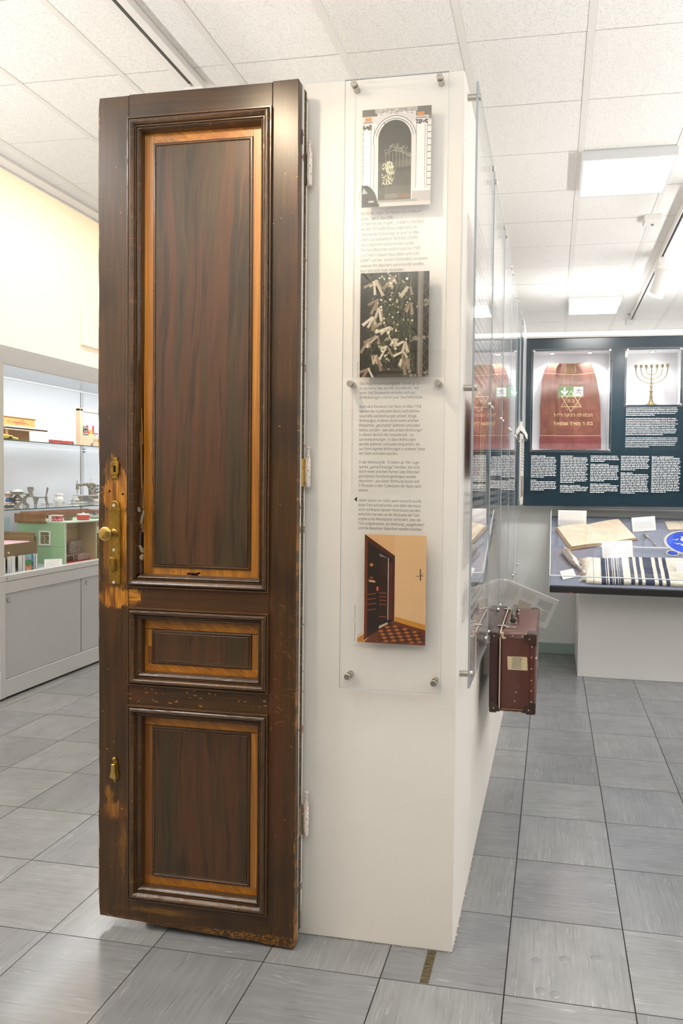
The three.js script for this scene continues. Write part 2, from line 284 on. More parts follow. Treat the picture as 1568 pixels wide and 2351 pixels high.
// partition with the pillar-like end that carries the door and the side panels
{
  const p = struct('wall_partition', metric(bx(-1.16, -0.246, 0, 2.37, -5.12, -1.847, 0.004)), M.plaster);
  seedState = 31; const chips = []; for (let k = 0; k < 20; k++) { const z = rr(-2.4, -1.86); chips.push(sph(0.0014, 0, 0, 0, 6).scale(rr(0.5, 1.6), rr(0.4, 1.2), rr(0.6, 2.4)).translate(-0.2445, 0.002, z)); }
  for (let k = 0; k < 22; k++) chips.push(sph(0.0013, 0, 0, 0, 6).scale(rr(0.8, 2.2), rr(0.3, 0.7), rr(0.5, 1.3)).translate(rr(-0.66, -0.25), 0.0015, -1.8455));
  part(p, 'plaster_crumbs', chips, std({ color: 0xded2c0, roughness: 0.95 })).userData.kind = 'stuff';
}
// back wall under the exhibition board, with its baseboard
struct('wall_back', metric(bx(-1.16, 3.4, 0, 1.14, -5.42, -5.28)), std({ color: 0xf1f4f2, roughness: 0.7 }));
struct('baseboard_back', bx(-0.246, 3.4, 0, 0.082, -5.28, -5.266, 0.003), std({ color: 0xa6b8b3, roughness: 0.55 }));

// ceiling light panels: a box hung under one tile field
function ceilingLight(i, r, label) {
  const x0 = CE.x0 + CE.sx * i + 0.004, x1 = x0 + CE.sx - 0.008, z1 = CE.z0 - CE.sz * r - 0.002, z0 = z1 - CE.sz + 0.004, yb = 2.692;
  const t = thing('ceiling_light', label, 'ceiling light', [(x0 + x1) / 2, yb, (z0 + z1) / 2]);
  const f = std({ color: 0xdfe0e2, roughness: 0.5 }), e = 0.01;
  part(t, 'frame', [bx(x0, x1, yb, H + 0.03, z0, z0 + e), bx(x0, x1, yb, H + 0.03, z1 - e, z1), bx(x0, x0 + e, yb, H + 0.03, z0 + e, z1 - e), bx(x1 - e, x1, yb, H + 0.03, z0 + e, z1 - e)], f);
  part(t, 'diffuser', bx(x0 + e, x1 - e, yb + 0.004, yb + 0.01, z0 + e, z1 - e), std({ color: 0xffffff, emissive: 0xffffff, emissiveIntensity: 2.2, roughness: 0.6 }));
  areaLight('panel_lamp', x1 - x0 - 2 * e, z1 - z0 - 2 * e, [(x0 + x1) / 2, yb - 0.002, (z0 + z1) / 2], [(x0 + x1) / 2, 0, (z0 + z1) / 2], POWER.panel, COL.panel);
  return t;
}
ceilingLight(4, 2, 'square white ceiling light panel nearest the clear wall panels, largest in view');
ceilingLight(4, 8, 'square white ceiling light panel above the cloth niche, smaller in view');
ceilingLight(-2, 8, 'square ceiling light panel hidden behind the door top'); ceilingLight(-2, -4, 'added ceiling light panel at the left behind the viewer, out of view');  // the one at the left behind the viewer is added fill for floor and cabinet
ceilingLight(10, 2, 'square ceiling light panel out to the right of the vitrine'); ceilingLight(10, -4, 'square ceiling light panel at the right behind the viewer'); ceilingLight(10, 5, 'added ceiling light panel at the right beside the vitrine, out of view'); ceilingLight(10, 8, 'square ceiling light panel at the far right of the room');  // the one beside the vitrine is added to brighten the wall below the board
// warm tubes above the gap between ceiling and left wall
for (const z of [-6.4, -4.4, -2.2, 0.2]) {
  const t = thing('cove_tube', `warm fluorescent tube above the left wall gap, ${z < -5 ? 'farthest' : z < -3 ? 'over the toy cabinet' : z < -1 ? 'in front of the cabinet' : 'nearest'}`, 'tube light', [-2.95, 3.36, z]);
  part(t, 'housing', bx(-3.02, -2.88, 3.38, 3.42, z - 0.75, z + 0.75, 0.005), M.white);
  part(t, 'tube', cyl(0.018, 0.018, 1.4, -2.95, 3.362, z, 'z', 12), std({ color: 0xfff0d8, emissive: 0xffd9a0, emissiveIntensity: 3 }));
  areaLight('cove_lamp', 1.4, 0.1, [-2.95, 3.34, z], [-3.25, 1.2, z + 0.0001], POWER.cove, COL.cove);
}
// added troughs, all unseen, that throw fill light up on the ceiling
function addedUplight(name, label, x0, x1, z0, z1, y, k = 1) {
  const t = thing('added_uplight_trough', label, 'light strip', [(x0 + x1) / 2, y, (z0 + z1) / 2]); const e = 0.012;
  part(t, 'housing', [bx(x0, x1, y, y + 0.02, z0, z1), bx(x0, x0 + e, y + 0.02, y + 0.1, z0, z1), bx(x1 - e, x1, y + 0.02, y + 0.1, z0, z1), bx(x0 + e, x1 - e, y + 0.02, y + 0.1, z0, z0 + e), bx(x0 + e, x1 - e, y + 0.02, y + 0.1, z1 - e, z1)], M.white);
  part(t, 'diffuser', bx(x0 + e, x1 - e, y + 0.06, y + 0.07, z0 + e, z1 - e), std({ color: 0xffffff, emissive: 0xffffff, emissiveIntensity: 2 }));
  for (const [x, z] of [[x0 + 0.1, z0 + 0.1], [x1 - 0.1, z0 + 0.1], [x0 + 0.1, z1 - 0.1], [x1 - 0.1, z1 - 0.1]]) part(t, 'post', bar([x, 0, z], [x, y, z], 0.015), M.alu);
  areaLight('added_uplight_lamp', x1 - x0 - 2 * e, z1 - z0 - 2 * e, [(x0 + x1) / 2, y + 0.075, (z0 + z1) / 2], [(x0 + x1) / 2, 4, (z0 + z1) / 2 - 0.0001], POWER.addedUplight * k, COL.panel);
}
addedUplight('r', 'added fill light trough out of view at the right washing the ceiling', 1.9, 2.2, -5.0, -0.6, 1.2, 0.72);
addedUplight('b', 'added fill light trough out of view above and behind the viewer washing the ceiling', -1.8, 1.8, 0.12, 0.82, 1.75, 0.21);
addedUplight('l', 'added fill light trough out of view at the left washing the ceiling', -2.75, -2.5, -1.9, 0.8, 1.1, 0.85);
addedUplight('f', 'added fill light trough hidden behind the exhibition board washing the far ceiling', -0.6, 3.0, -7.3, -7.0, 1.2, 0.13);
// ---------------------------------------------------------------- light tracks and things on the ceiling
{
  const t = thing('light_track', 'white ceiling light track with dark slot above the door', 'light track', [-1.31, H - 0.026, -1]);
  part(t, 'rail', [bx(-1.345, -1.318, H - 0.026, H, -2.385, 3.6, 0.002), bx(-1.306, -1.275, H - 0.026, H, -2.385, 3.6, 0.002), bx(-1.32, -1.3, H - 0.012, H, -2.385, 3.6)], M.white);
  part(t, 'slot', bx(-1.319, -1.305, H - 0.0255, H - 0.012, -2.36, 3.6), std({ color: 0x4f4f48, roughness: 0.5 }));
  part(t, 'end_cap', bx(-1.347, -1.273, H - 0.03, H, -2.4, -2.38, 0.003), M.white);
}
{
  const t = thing('light_track', 'white ceiling light track with thin black slot above the vitrine', 'light track', [0.642, H - 0.045, -5]);
  part(t, 'rail', [bx(0.629, 0.637, H - 0.045, H, -6.2, 0.2, 0.002), bx(0.647, 0.655, H - 0.045, H, -6.2, 0.2, 0.002), bx(0.635, 0.65, H - 0.02, H, -6.2, 0.2)], M.white);
  part(t, 'slot', bx(0.636, 0.648, H - 0.0455, H - 0.02, -6.18, 0.2), M.black);
  part(t, 'end_feed', bx(0.61, 0.674, H - 0.05, H, -6.4, -6.18, 0.004), M.white);
}
function spotlight(x, z, top, aim, label, group, power, cone, lit = true, warm = true) {
  const t = thing('track_spotlight', label, 'spotlight', [x, top, z], group, false);
  part(t, 'adapter', [bx(-0.02, 0.02, -0.045, 0.0, -0.07, 0.07, 0.004), bx(-0.03, 0.03, -0.075, -0.035, -0.045, 0.045, 0.006)], M.white);
  part(t, 'arm', [bar([0.0, -0.07, 0.02], [0.0, -0.115, 0.02], 0.009, 12)], M.white);
  const p = new THREE.Vector3(x, top - 0.15, z), d = new THREE.Vector3(...aim).sub(p).normalize();
  const h = shadow(new THREE.Mesh(lathe([[0, -0.085], [0.044, -0.085], [0.048, -0.08], [0.048, 0.06], [0.046, 0.064], [0.04, 0.064], [0.04, 0.05]], 0, 0, 0, 'y', 28), M.white)); h.name = 'lamp_head';
  h.position.set(0, -0.15, 0.01); h.quaternion.setFromUnitVectors(new THREE.Vector3(0, 1, 0), d); t.add(h);
  const g = new THREE.Mesh(lathe([[0, 0.05], [0.0395, 0.05], [0.0395, 0.054], [0, 0.056]], 0, 0, 0, 'y', 28), std({ color: 0xffffff, emissive: 0xffffff, emissiveIntensity: lit ? 4 : 0.3 })); g.name = 'lens'; h.add(g);
  const r = new THREE.Mesh(lathe([[0.041, 0.064], [0.041, 0.085], [0.043, 0.085], [0.043, 0.064]], 0, 0, 0, 'y', 28), phys({ color: 0xffffff, transmission: 0.6, roughness: 0.5, thickness: 0 })); r.name = 'glass_ring'; h.add(r);
  if (lit) { const s = new THREE.SpotLight(new THREE.Color().setRGB(...(warm ? COL.warm : COL.panel)), power, 0, cone, 0.9, 2); s.name = 'spot_lamp'; s.position.copy(p).addScaledVector(d, 0.1); s.target.position.set(...aim); scene.add(s.target); s.shadow.radius = 1.6; s.castShadow = true; scene.add(s); }
  return t;
}
spotlight(0.642, -4.56, H - 0.045, [0.15, 0.8, -5.3], 'white cylindrical spotlight with glowing lens on the right track', 'spotlights on the right track', 2.5, 0.7, true, false);
spotlight(0.64, -3.52, H - 0.045, [0.4, 1.0, -5.2], 'white cylindrical spotlight cut off by the picture edge', 'spotlights on the right track', 1.5, 0.6, true, false);
spotlight(-0.95, -1.25, H, [-0.5, 1.25, -1.84], 'white ceiling spotlight above the door, out of view, aimed down the pillar', undefined, POWER.spot, 0.95);
{
  const t = thing('smoke_detector', 'small square white detector with a dot on the ceiling between lamps', 'detector', [0.51, H - 0.035, -3.965]);
  part(t, 'housing', bx(0.462, 0.558, H - 0.032, H + 0.004, -4.01, -3.915, 0.008), M.white); part(t, 'sensor', cyl(0.006, 0.008, 0.008, 0.512, H - 0.036, -3.97, 'y', 16), M.aluDark);
}
// emergency exit sign hanging behind the viewer; the niche glass mirrors it
{
  const t = thing('exit_sign', 'green and white illuminated emergency exit sign with arrow and running figure', 'exit sign', [0.25, 2.55, 0.3]);
  part(t, 'housing', bx(0.06, 0.44, 2.55, 2.712, 0.3, 0.36, 0.004), M.white); for (const x of [0.14, 0.36]) part(t, 'hanger', bar([x, 2.71, 0.33], [x, 2.731, 0.33], 0.006), M.steel);
  const tex = canvasTex(512, 224, (c, w, h) => {
    c.fillStyle = '#0a8a5c'; c.fillRect(0, 0, w, h); c.fillStyle = '#eef4ff';
    c.fillRect(20, 16, 190, 192);                       // door field, seen mirrored by the glass
    c.fillRect(372, 30, 34, 120); c.beginPath(); c.moveTo(310, 110); c.lineTo(330, 84); c.lineTo(389, 152); c.lineTo(448, 84); c.lineTo(468, 110); c.lineTo(389, 200); c.fill();
    c.strokeStyle = '#0a5f5a'; c.fillStyle = '#0a5f5a'; c.lineWidth = 15; c.lineCap = 'round'; c.lineJoin = 'round';
    c.beginPath(); c.arc(104, 48, 14, 0, 7); c.fill(); c.beginPath(); c.moveTo(108, 78); c.lineTo(118, 122); c.lineTo(78, 150); c.lineTo(52, 186); c.moveTo(118, 122); c.lineTo(146, 150); c.lineTo(178, 158); c.moveTo(108, 80); c.lineTo(74, 98); c.lineTo(54, 84); c.moveTo(110, 80); c.lineTo(146, 92); c.lineTo(166, 74); c.stroke();
  });
  const f = part(t, 'sign_face', new THREE.PlaneGeometry(0.37, 0.152).rotateY(Math.PI).translate(0.25, 2.631, 0.2985), std({ color: 0x111111, emissive: 0xffffff, emissiveMap: tex, emissiveIntensity: 12, roughness: 0.4 }));
  areaLight('exit_lamp', 0.37, 0.152, [0.25, 2.631, 0.297], [0.25, 2.631, -5], 0.3, [0.5, 1, 0.8]);
}
// ---------------------------------------------------------------- the old flat door fixed to the front of the partition
const DZ = DOOR.z;
const door = thing('wooden_door', 'old dark brown panelled door leaf with orange veneer borders, worn around the brass lock', 'door', [-0.967, 0, -1.8]);
const doorUV = (g) => { const n = g.index ? g.toNonIndexed() : g, p = n.attributes.position, uv = new Float32Array(p.count * 2); for (let i = 0; i < p.count; i++) { uv[2 * i] = (p.getX(i) - DOOR.x0) / 0.6; uv[2 * i + 1] = p.getY(i) / 2.36; } n.setAttribute('uv', new THREE.BufferAttribute(uv, 2)); return n; };
const openings = [[-1.17, -0.7495, 0.979, 2.275], [-1.167, -0.7495, 0.703, 0.9225], [-1.167, -0.7495, 0.0905, 0.6465]];   // outer edge of each moulding
const bottomY = (x) => lerp(0.031, 0.004, (x + 1.262) / 0.59);
{ // boards of the frame; the left edge is chipped and the bottom is cut askew
  seedState = 41; const left = [], n = 90;
  for (let k = 0; k <= n; k++) { const y = lerp(bottomY(-1.262), 2.337, k / n); left.push([-1.2615 + (fbm(y * 16, 1, 7, 3) - 0.5) * 0.004 + (y > 1.08 && y < 1.5 ? (fbm(y * 60, 2, 9, 3) - 0.4) * 0.005 : 0) + (k === 0 || k === n ? 0.003 : 0), y]); }
  const bevel = (pts, d = 0.024) => doorUV(extrude(shape(pts), d, 0.0016, 2).translate(0, 0, DZ - d));
  part(door, 'stile', bevel([...left.reverse(), [-1.262 + 0.004, bottomY(-1.262)], [-1.1685, bottomY(-1.1685)], [-1.1685, 2.338]].reverse()), M.doorPaint);
  const right = []; for (let k = 0; k <= 60; k++) { const y = lerp(0.004, 2.343, k / 60); right.push([lerp(-0.6715, -0.6775, y / 2.34) + (fbm(y * 40, 3, 17, 2) - 0.5) * 0.0012, y]); }
  part(door, 'stile', bevel([[-0.7505, bottomY(-0.7505)], [-0.676, 0.004], [-0.672, 0.009], ...right.slice(1, -1), [-0.6776, 2.3405], [-0.6795, 2.3438], [-0.7505, 2.343]]), M.doorPaint);
  const rail = (x0, x1, y0, y1) => part(door, 'rail', bevel([[x0, y0], [x1, y0], [x1, y1], [x0, y1]], 0.0236), M.doorPaint);
  const X0 = -1.1682, X1 = -0.7508;
  rail(X0, X1, 2.27, 2.34); rail(X0, X1, 0.918, 0.984); rail(X0, X1, 0.641, 0.708);
  const low = []; for (let k = 0; k <= 30; k++) { const x = lerp(X0, X1, k / 30); low.push([x, bottomY(x) + (fbm(x * 40, 8, 3, 2) - 0.5) * 0.006]); }
  part(door, 'rail', bevel([...low, [X1, 0.095], [X0, 0.095]], 0.0236), M.doorPaint);
  // layers seen on the hinge edge, front to back
  part(door, 'edge_strip', metric(bx(-0.6795, -0.6737, 0.012, 2.34, DZ - 0.0315, DZ - 0.024, 0.001), 1), M.whiteWorn, 'white painted edge strip');
  part(door, 'core', metric(extrude(shape([[-1.25, 0.03], [-0.681, 0.02], [-0.6737, 0.034], [-0.6742, 2.334], [-1.25, 2.33]]), 0.02, 0.0008).translate(0, 0, DZ - 0.051), 2), M.speck, 'dark gritty edge of the door core');
  part(door, 'back_lining', metric(extrude(shape([[-1.25, 0.05], [-0.692, 0.045], [-0.6755, 0.075], [-0.6735, 0.11], [-0.674, 2.326], [-1.25, 2.32]]), 0.0095, 0.001).translate(0, 0, DZ - 0.061), 1), M.whiteWorn, 'white painted back lining');
}
// sweep a profile [inward, out of the face] round an opening, one mitred strip per side
function strips(parent, name, [x0, x1, y0, y1], prof, z, mat, n = 1, wobble = {}) {
  const side = (a, b, inward, len, w) => {
    const pos = [], uv = [], P = (q, t) => { const u = q[0], s = lerp(u, len - u, t), ww = w ? w(q, s) : [0, 0]; return [a[0] + b[0] * s + inward[0] * (u + ww[0]), a[1] + b[1] * s + inward[1] * (u + ww[0]), z + q[1] + ww[1], u + q[1], s]; };
    for (let k = 0; k < n; k++) for (let i = 0; i + 1 < prof.length; i++) {
      const A = P(prof[i], k / n), B = P(prof[i], (k + 1) / n), C = P(prof[i + 1], (k + 1) / n), D = P(prof[i + 1], k / n);
      for (const q of [A, B, C, A, C, D]) { pos.push(q[0], q[1], q[2]); uv.push(q[3] * 12, q[4]); }
    }
    const g = new THREE.BufferGeometry(); g.setAttribute('position', new THREE.Float32BufferAttribute(pos, 3)); g.setAttribute('uv', new THREE.Float32BufferAttribute(uv, 2)); g.computeVertexNormals();
    return toCreasedNormals(g, 0.75);
  };
  const W = x1 - x0, Hh = y1 - y0;
  part(parent, name, side([x0, y0], [1, 0], [0, 1], W, wobble.bottom), mat); part(parent, name, side([x1, y1], [-1, 0], [0, -1], W, wobble.top), mat);
  part(parent, name, side([x1, y0], [0, 1], [-1, 0], Hh, wobble.right), mat); part(parent, name, side([x0, y1], [0, -1], [1, 0], Hh, wobble.left), mat);
}
const bolection = [[0, -0.001], [0, 0.007], [0.0008, 0.0092], [0.0042, 0.0092], [0.0052, 0.007], [0.0057, 0.0045], [0.007, 0.009], [0.0093, 0.0128], [0.0126, 0.0138], [0.0161, 0.0122], [0.0191, 0.0082], [0.0213, 0.003], [0.0218, 0.0005], [0.0224, 0.0034], [0.0252, 0.0034], [0.0257, -0.001], [0.0264, 0.001], [0.0285, 0.0026], [0.0314, 0.0012], [0.0338, -0.003], [0.0355, -0.007], [0.0362, -0.024]];
const fieldStep = [[0, -0.001], [0.0006, 0.003], [0.003, 0.0046], [0.0062, 0.0042], [0.0082, 0.0012], [0.0088, 0.0034], [0.0102, 0.0042], [0.0106, 0.0038]];
openings.forEach(([x0, x1, y0, y1], k) => {
  // the upper left moulding was forced with a crowbar beside the lock
  const gash = (s) => { const y = y1 - s; return sstep(0.985, 1.0, y) * (1 - sstep(1.5, 1.7, y)) * (0.45 + 0.9 * fbm(y * 26, 4, 5, 3)) * (y < 1.34 ? 1 : 0.55); };
  const wobble = k === 0 ? { left: (q, s) => { if (q[0] < 0.02) return [0, 0]; const m = gash(s), t = (q[0] - 0.02) / 0.016; return [-m * 0.011 * t, -m * 0.006 * t - m * (fbm(s * 90, q[0] * 300, 8, 2) - 0.5) * 0.006]; } } : {};
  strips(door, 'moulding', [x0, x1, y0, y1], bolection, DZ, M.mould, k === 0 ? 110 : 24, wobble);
  const px0 = x0 + 0.0468, px1 = x1 - 0.0468 + 0.014, py0 = y0 + (k === 2 ? 0.05 : k ? 0.046 : 0.038), py1 = y1 - (k === 1 ? 0.034 : 0.048) + 0.0, pz = DZ - 0.022;
  const p = new THREE.Group(); p.name = 'panel'; door.add(p); baseOf.set(p, baseOf.get(door));
  part(p, 'backing', bx(x0 + 0.026, x1 - 0.026, y0 + 0.02, y1 - 0.02, pz - 0.0105, pz - 0.0045), M.dark);
  const in0 = k === 0 ? 0.002 : 0;
  const b = k === 0 ? [-1.1076, -0.8135, 1.0344, 2.2128] : k === 1 ? [-1.1096, -0.8089, 0.7605, 0.8582] : [-1.1076, -0.8114, 0.15, 0.5838];
  // orange veneer border: four strips, cut in the order of the photograph, with a small gap at each joint
  const vz = (x, X, y, Y, m, cut) => { const g = cut ?? bx(x, X, y, Y, pz - 0.005, pz, 0.0006, 1); const q = metric(g, 1, x * 3.1 + y, 0); { const u = q.attributes.uv; for (let i = 0; i < u.count; i++) u.setXY(i, u.getX(i) * (m === M.border ? 8 : 2.5), u.getY(i) * (m === M.border ? 0.42 : 33) + x * 0.3); } part(p, 'veneer_strip', q, m); };
  const bo = [x0 + 0.033, x1 - 0.033, y0 + 0.02, y1 - 0.033];
  if (k === 0) {
    vz(x0 + 0.0315 + in0, b[0], bo[2] + 0.008, bo[3] + 0.006, M.border); vz(b[1], x1 - 0.028, bo[2] + 0.008, bo[3] + 0.006, M.border); vz(b[0], b[1], b[3], bo[3] + 0.006, M.borderFlame);
    const s = shape([[b[0], bo[2]], [b[1], bo[2]], [b[1], b[2]], [b[0], b[2]]]);
    const hole = new THREE.Path(); [[-1.0065, 1.0185], [-0.9982, 1.0227], [-0.9901, 1.0207], [-0.9841, 1.0222], [-0.9780, 1.0202], [-0.9729, 1.0232], [-0.9648, 1.0242], [-0.9628, 1.0197], [-0.9689, 1.0187], [-0.9719, 1.0146], [-0.9800, 1.0131], [-0.9881, 1.0141], [-0.9942, 1.0161], [-1.0023, 1.0156]].forEach((q, i) => (i ? hole.lineTo(q[0], q[1]) : hole.moveTo(q[0], q[1]))); hole.closePath(); s.holes.push(hole);
    vz(b[0], b[1], bo[2], b[2], M.border, extrude(s, 0.005, 0.0004, 1).translate(0, 0, pz - 0.005));
  } else {
    vz(bo[0] + 0.001, x1 - 0.028, b[3] + 0.0006, bo[3] + 0.01, M.borderFlame); vz(bo[0] + 0.001, x1 - 0.028, bo[2] + 0.01, b[2] - 0.0006, M.borderFlame);
    vz(bo[0] + 0.001, b[0], b[2], b[3] - 0.001, M.border); vz(b[1], x1 - 0.028, b[2], b[3] - 0.001, M.border);
  }
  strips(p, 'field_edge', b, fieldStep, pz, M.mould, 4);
  const f = bx(b[0] + 0.0104, b[1] - 0.0104, b[2] + 0.0104, b[3] - 0.0104, pz - 0.002, pz + 0.0039), u = f.attributes.uv, pp = f.attributes.position;
  for (let i = 0; i < u.count; i++) { const q = clamp((pp.getX(i) - b[0]) / (b[1] - b[0])) * 0.98 + 0.01; u.setXY(i, k === 2 ? 1 - q : q, k === 0 ? clamp((pp.getY(i) - b[2]) / (b[3] - b[2])) * 0.98 + 0.01 : k === 1 ? (pp.getY(i) - 0.75) * 0.8 + 0.3 : (pp.getY(i) - 0.14) / 1.17 + 0.05); }
  part(p, 'raised_field', f, M.field);
});
{ // splinters and raw wood in the gash beside the lock
  seedState = 9; const raw = std({ color: 0x6f4a22, roughness: 0.8 }), grey = std({ color: 0x7d6f5c, roughness: 0.85 }), brown = std({ color: 0x3e2410, roughness: 0.8 });
  const splinter = (x, y, l, w, tilt, mat, z = -0.002, lean = 0) => { const pts = []; const n = 7; for (let i = 0; i <= n; i++) pts.push([w * (0.5 - 0.3 * Math.abs(i / n - 0.4) + rr(-0.12, 0.12)), lerp(-l / 2, l / 2, i / n)]); for (let i = n; i >= 0; i--) pts.push([-w * (0.45 - 0.35 * Math.abs(i / n - 0.5) + rr(-0.12, 0.12)), lerp(-l / 2, l / 2, i / n) + rr(-0.001, 0.001)]);
    const g = extrude(shape(pts), 0.004, 0.0008, 1); g.rotateX(lean).rotateZ(tilt).translate(x - 0.006, y, DZ + z - 0.006); part(door, 'splinter', metric(g, 1), mat); };
  splinter(-1.1265, 1.315, 0.12, 0.005, 0.02, raw, -0.001); splinter(-1.1285, 1.2, 0.11, 0.008, -0.05, brown, -0.001, 0.03); splinter(-1.124, 1.235, 0.075, 0.007, 0.06, raw, -0.003);
  splinter(-1.1325, 1.1965, 0.014, 0.008, 0.3, grey, 0.002); splinter(-1.1215, 1.176, 0.042, 0.008, -0.25, grey, 0.002, 0.06); splinter(-1.1255, 1.158, 0.05, 0.007, 0.1, raw, -0.002);
  splinter(-1.1285, 1.12, 0.05, 0.007, -0.1, brown, 0.0); splinter(-1.1255, 1.086, 0.022, 0.01, 0.4, grey, 0.001); splinter(-1.124, 1.064, 0.016, 0.012, -0.4, grey, 0.001); splinter(-1.127, 1.03, 0.05, 0.008, 0.03, brown, -0.001);
  splinter(-1.13, 1.375, 0.08, 0.006, 0.04, raw, -0.004); splinter(-1.127, 1.43, 0.1, 0.004, 0.03, raw, -0.004);
  for (const [x, y0, y1] of [[-1.1135, 1.02, 1.36], [-1.1095, 1.06, 1.47], [-1.1045, 1.24, 1.33]]) part(door, 'crack', Array.from({ length: 14 }, (_, i) => { const a = lerp(y0, y1, i / 14), b = lerp(y0, y1, (i + 1) / 14), xa = x + (fbm(a * 30, x * 99, 3, 3) - 0.5) * 0.005, w = 0.0001 + 0.0006 * fbm(a * 60, x * 50, 8); return bx(xa - w, xa + w, a, b + 0.0004, DZ - 0.0235, DZ - 0.0218); }), M.dark);
  part(door, 'crack', bx(-1.1688, -1.1680, 0.92, 0.979, DZ - 0.002, DZ + 0.0002), M.dark); part(door, 'crack', bx(-1.1688, -1.1682, 0.65, 0.7, DZ - 0.002, DZ + 0.0001), M.dark);
}
// ---- brass fittings
{
  const cx = -1.2085; // upper escutcheon
  const e = new THREE.Group(); e.name = 'keyhole_plate'; door.add(e); baseOf.set(e, baseOf.get(door));
  const s = shape([[-0.0105, 0.017], [-0.0125, 0.013], [-0.0125, -0.016], [-0.0075, -0.0215], [0.0075, -0.0215], [0.0125, -0.016], [0.0125, 0.013], [0.0105, 0.017], [0.005, 0.0185], [-0.005, 0.0185]]);
  const kh = new THREE.Path(); kh.absarc(-0.001, 0.001, 0.0036, 5.2, -1.95 + Math.PI * 2 - 5.2 + 1.1, false); const kp = new THREE.Path(); [[-0.0032, 0.0035], [-0.0012, 0.0048], [0.0012, 0.0048], [0.0032, 0.0035], [0.0036, 0.0012], [0.0028, -0.0012], [0.0032, -0.0125], [-0.0032, -0.0125], [-0.0028, -0.0012], [-0.0036, 0.0012]].forEach((q, i) => (i ? kp.lineTo(q[0], q[1]) : kp.moveTo(q[0], q[1]))); kp.closePath(); s.holes.push(kp);
  const pin = new THREE.Path(); pin.absarc(0, 0.0105, 0.0026, 0, 7); s.holes.push(pin);
  part(e, 'plate', extrude(s, 0.006, 0.0018, 3).translate(cx, 1.313, DZ), M.brass);
  part(e, 'dark_core', bx(cx - 0.006, cx + 0.006, 1.296, 1.328, DZ - 0.001, DZ + 0.0006), M.dark);
  for (const sgn of [1, -1]) { const q = shape([[-0.0085, 0], [-0.0062, 0.005], [-0.0098, 0.0115], [-0.0045, 0.0095], [0, 0.012], [0.0045, 0.0095], [0.0098, 0.0115], [0.0062, 0.005], [0.0085, 0]].map((p) => [p[0], p[1] * sgn])); part(e, 'ear', extrude(q, 0.003, 0.001, 2).translate(cx, sgn > 0 ? 1.331 : 1.2925, DZ), M.brass); part(e, 'rivet', sph(0.0024, cx, sgn > 0 ? 1.3365 : 1.287, DZ + 0.003, 10), M.brassKnob); }
  for (const [x, y] of [[-1.2275, 1.2465], [-1.1865, 1.2395]]) part(door, 'nail_hole', lathe([[0, 0.0004], [0.0018, 0.0006], [0.003, 0.0009], [0.0034, 0]], x, y, DZ, 'z', 14), M.dark);
  // long plate with knob
  const l = new THREE.Group(); l.name = 'handle_plate'; door.add(l); baseOf.set(l, baseOf.get(door)); const px = -1.2075, w = 0.0172;
  const ps = new THREE.Shape(); ps.moveTo(-w, -0.118); ps.lineTo(-0.006, -0.118); ps.lineTo(0, -0.1145); ps.lineTo(0.006, -0.1185); ps.lineTo(w, -0.118); ps.lineTo(w, 0.094); ps.lineTo(0.0145, 0.0955); ps.quadraticCurveTo(0.0145, 0.1175, 0, 0.1175); ps.quadraticCurveTo(-0.0145, 0.1175, -0.0145, 0.0955); ps.lineTo(-w, 0.094); ps.closePath();
  part(l, 'plate', metric(extrude(ps, 0.0085, 0.003, 4, 20).translate(px, 1.1035, DZ), 3), M.brass);
  for (const y of [1.2075, 1.0825, 0.9915]) { part(l, 'screw', lathe([[0, 0.0092], [0.0012, 0.0092], [0.0016, 0.0102], [0.0042, 0.0098], [0.0046, 0.0085]], px - 0.001, y, DZ, 'z', 16), std({ color: 0xe8e2d6, metalness: 0.7, roughness: 0.35 })); }
  part(l, 'turn_cover', extrude((() => { const q = new THREE.Shape(); q.absarc(0, 0.012, 0.0088, 0, Math.PI); q.absarc(0, -0.012, 0.0088, Math.PI, Math.PI * 2); q.closePath(); return q; })(), 0.012, 0.0035, 4, 16).translate(px - 0.0025, 1.0425, DZ + 0.006), M.brass);
  const k = new THREE.Group(); k.name = 'knob'; l.add(k); baseOf.set(k, baseOf.get(door));
  const kn = lathe([[0.0, 0.083], [0.0165, 0.0822], [0.0172, 0.081], [0.0178, 0.0818], [0.0196, 0.0808], [0.0205, 0.0785], [0.0212, 0.0785], [0.0238, 0.076], [0.0246, 0.072], [0.024, 0.068], [0.0215, 0.0655], [0.022, 0.0635], [0.0205, 0.0605], [0.0165, 0.057], [0.0105, 0.0535], [0.0085, 0.048], [0.0095, 0.043], [0.0108, 0.0405], [0.0098, 0.038], [0.0092, 0.03], [0.0118, 0.024], [0.0128, 0.018], [0.0108, 0.0145], [0.0135, 0.0125], [0.0148, 0.009], [0.0148, 0.006]], px - 0.001, 1.13, DZ, 'z', 40); kn.translate(-(px - 0.001), -1.13, -DZ).scale(0.83, 0.83, 0.57).translate(px - 0.001, 1.13, DZ + 0.004);
  part(k, 'grip', kn, M.brassKnob);
  // lower drop cover
  const d = new THREE.Group(); d.name = 'keyhole_cover'; door.add(d); baseOf.set(d, baseOf.get(door)); const dx = -1.2085;
  const body = (g) => { const q = new THREE.Shape(); q.moveTo(-0.0045, 0.036 + g); q.bezierCurveTo(-0.009, 0.024, -0.004, 0.01, -0.0095, -0.004); q.bezierCurveTo(-0.0145, -0.016, -0.006, -0.0225 - g, 0, -0.023 - g); q.bezierCurveTo(0.006, -0.0225, 0.0145, -0.016, 0.0095, -0.004); q.bezierCurveTo(0.004, 0.01, 0.009, 0.024, 0.0045, 0.036 + g); q.closePath(); return q; };
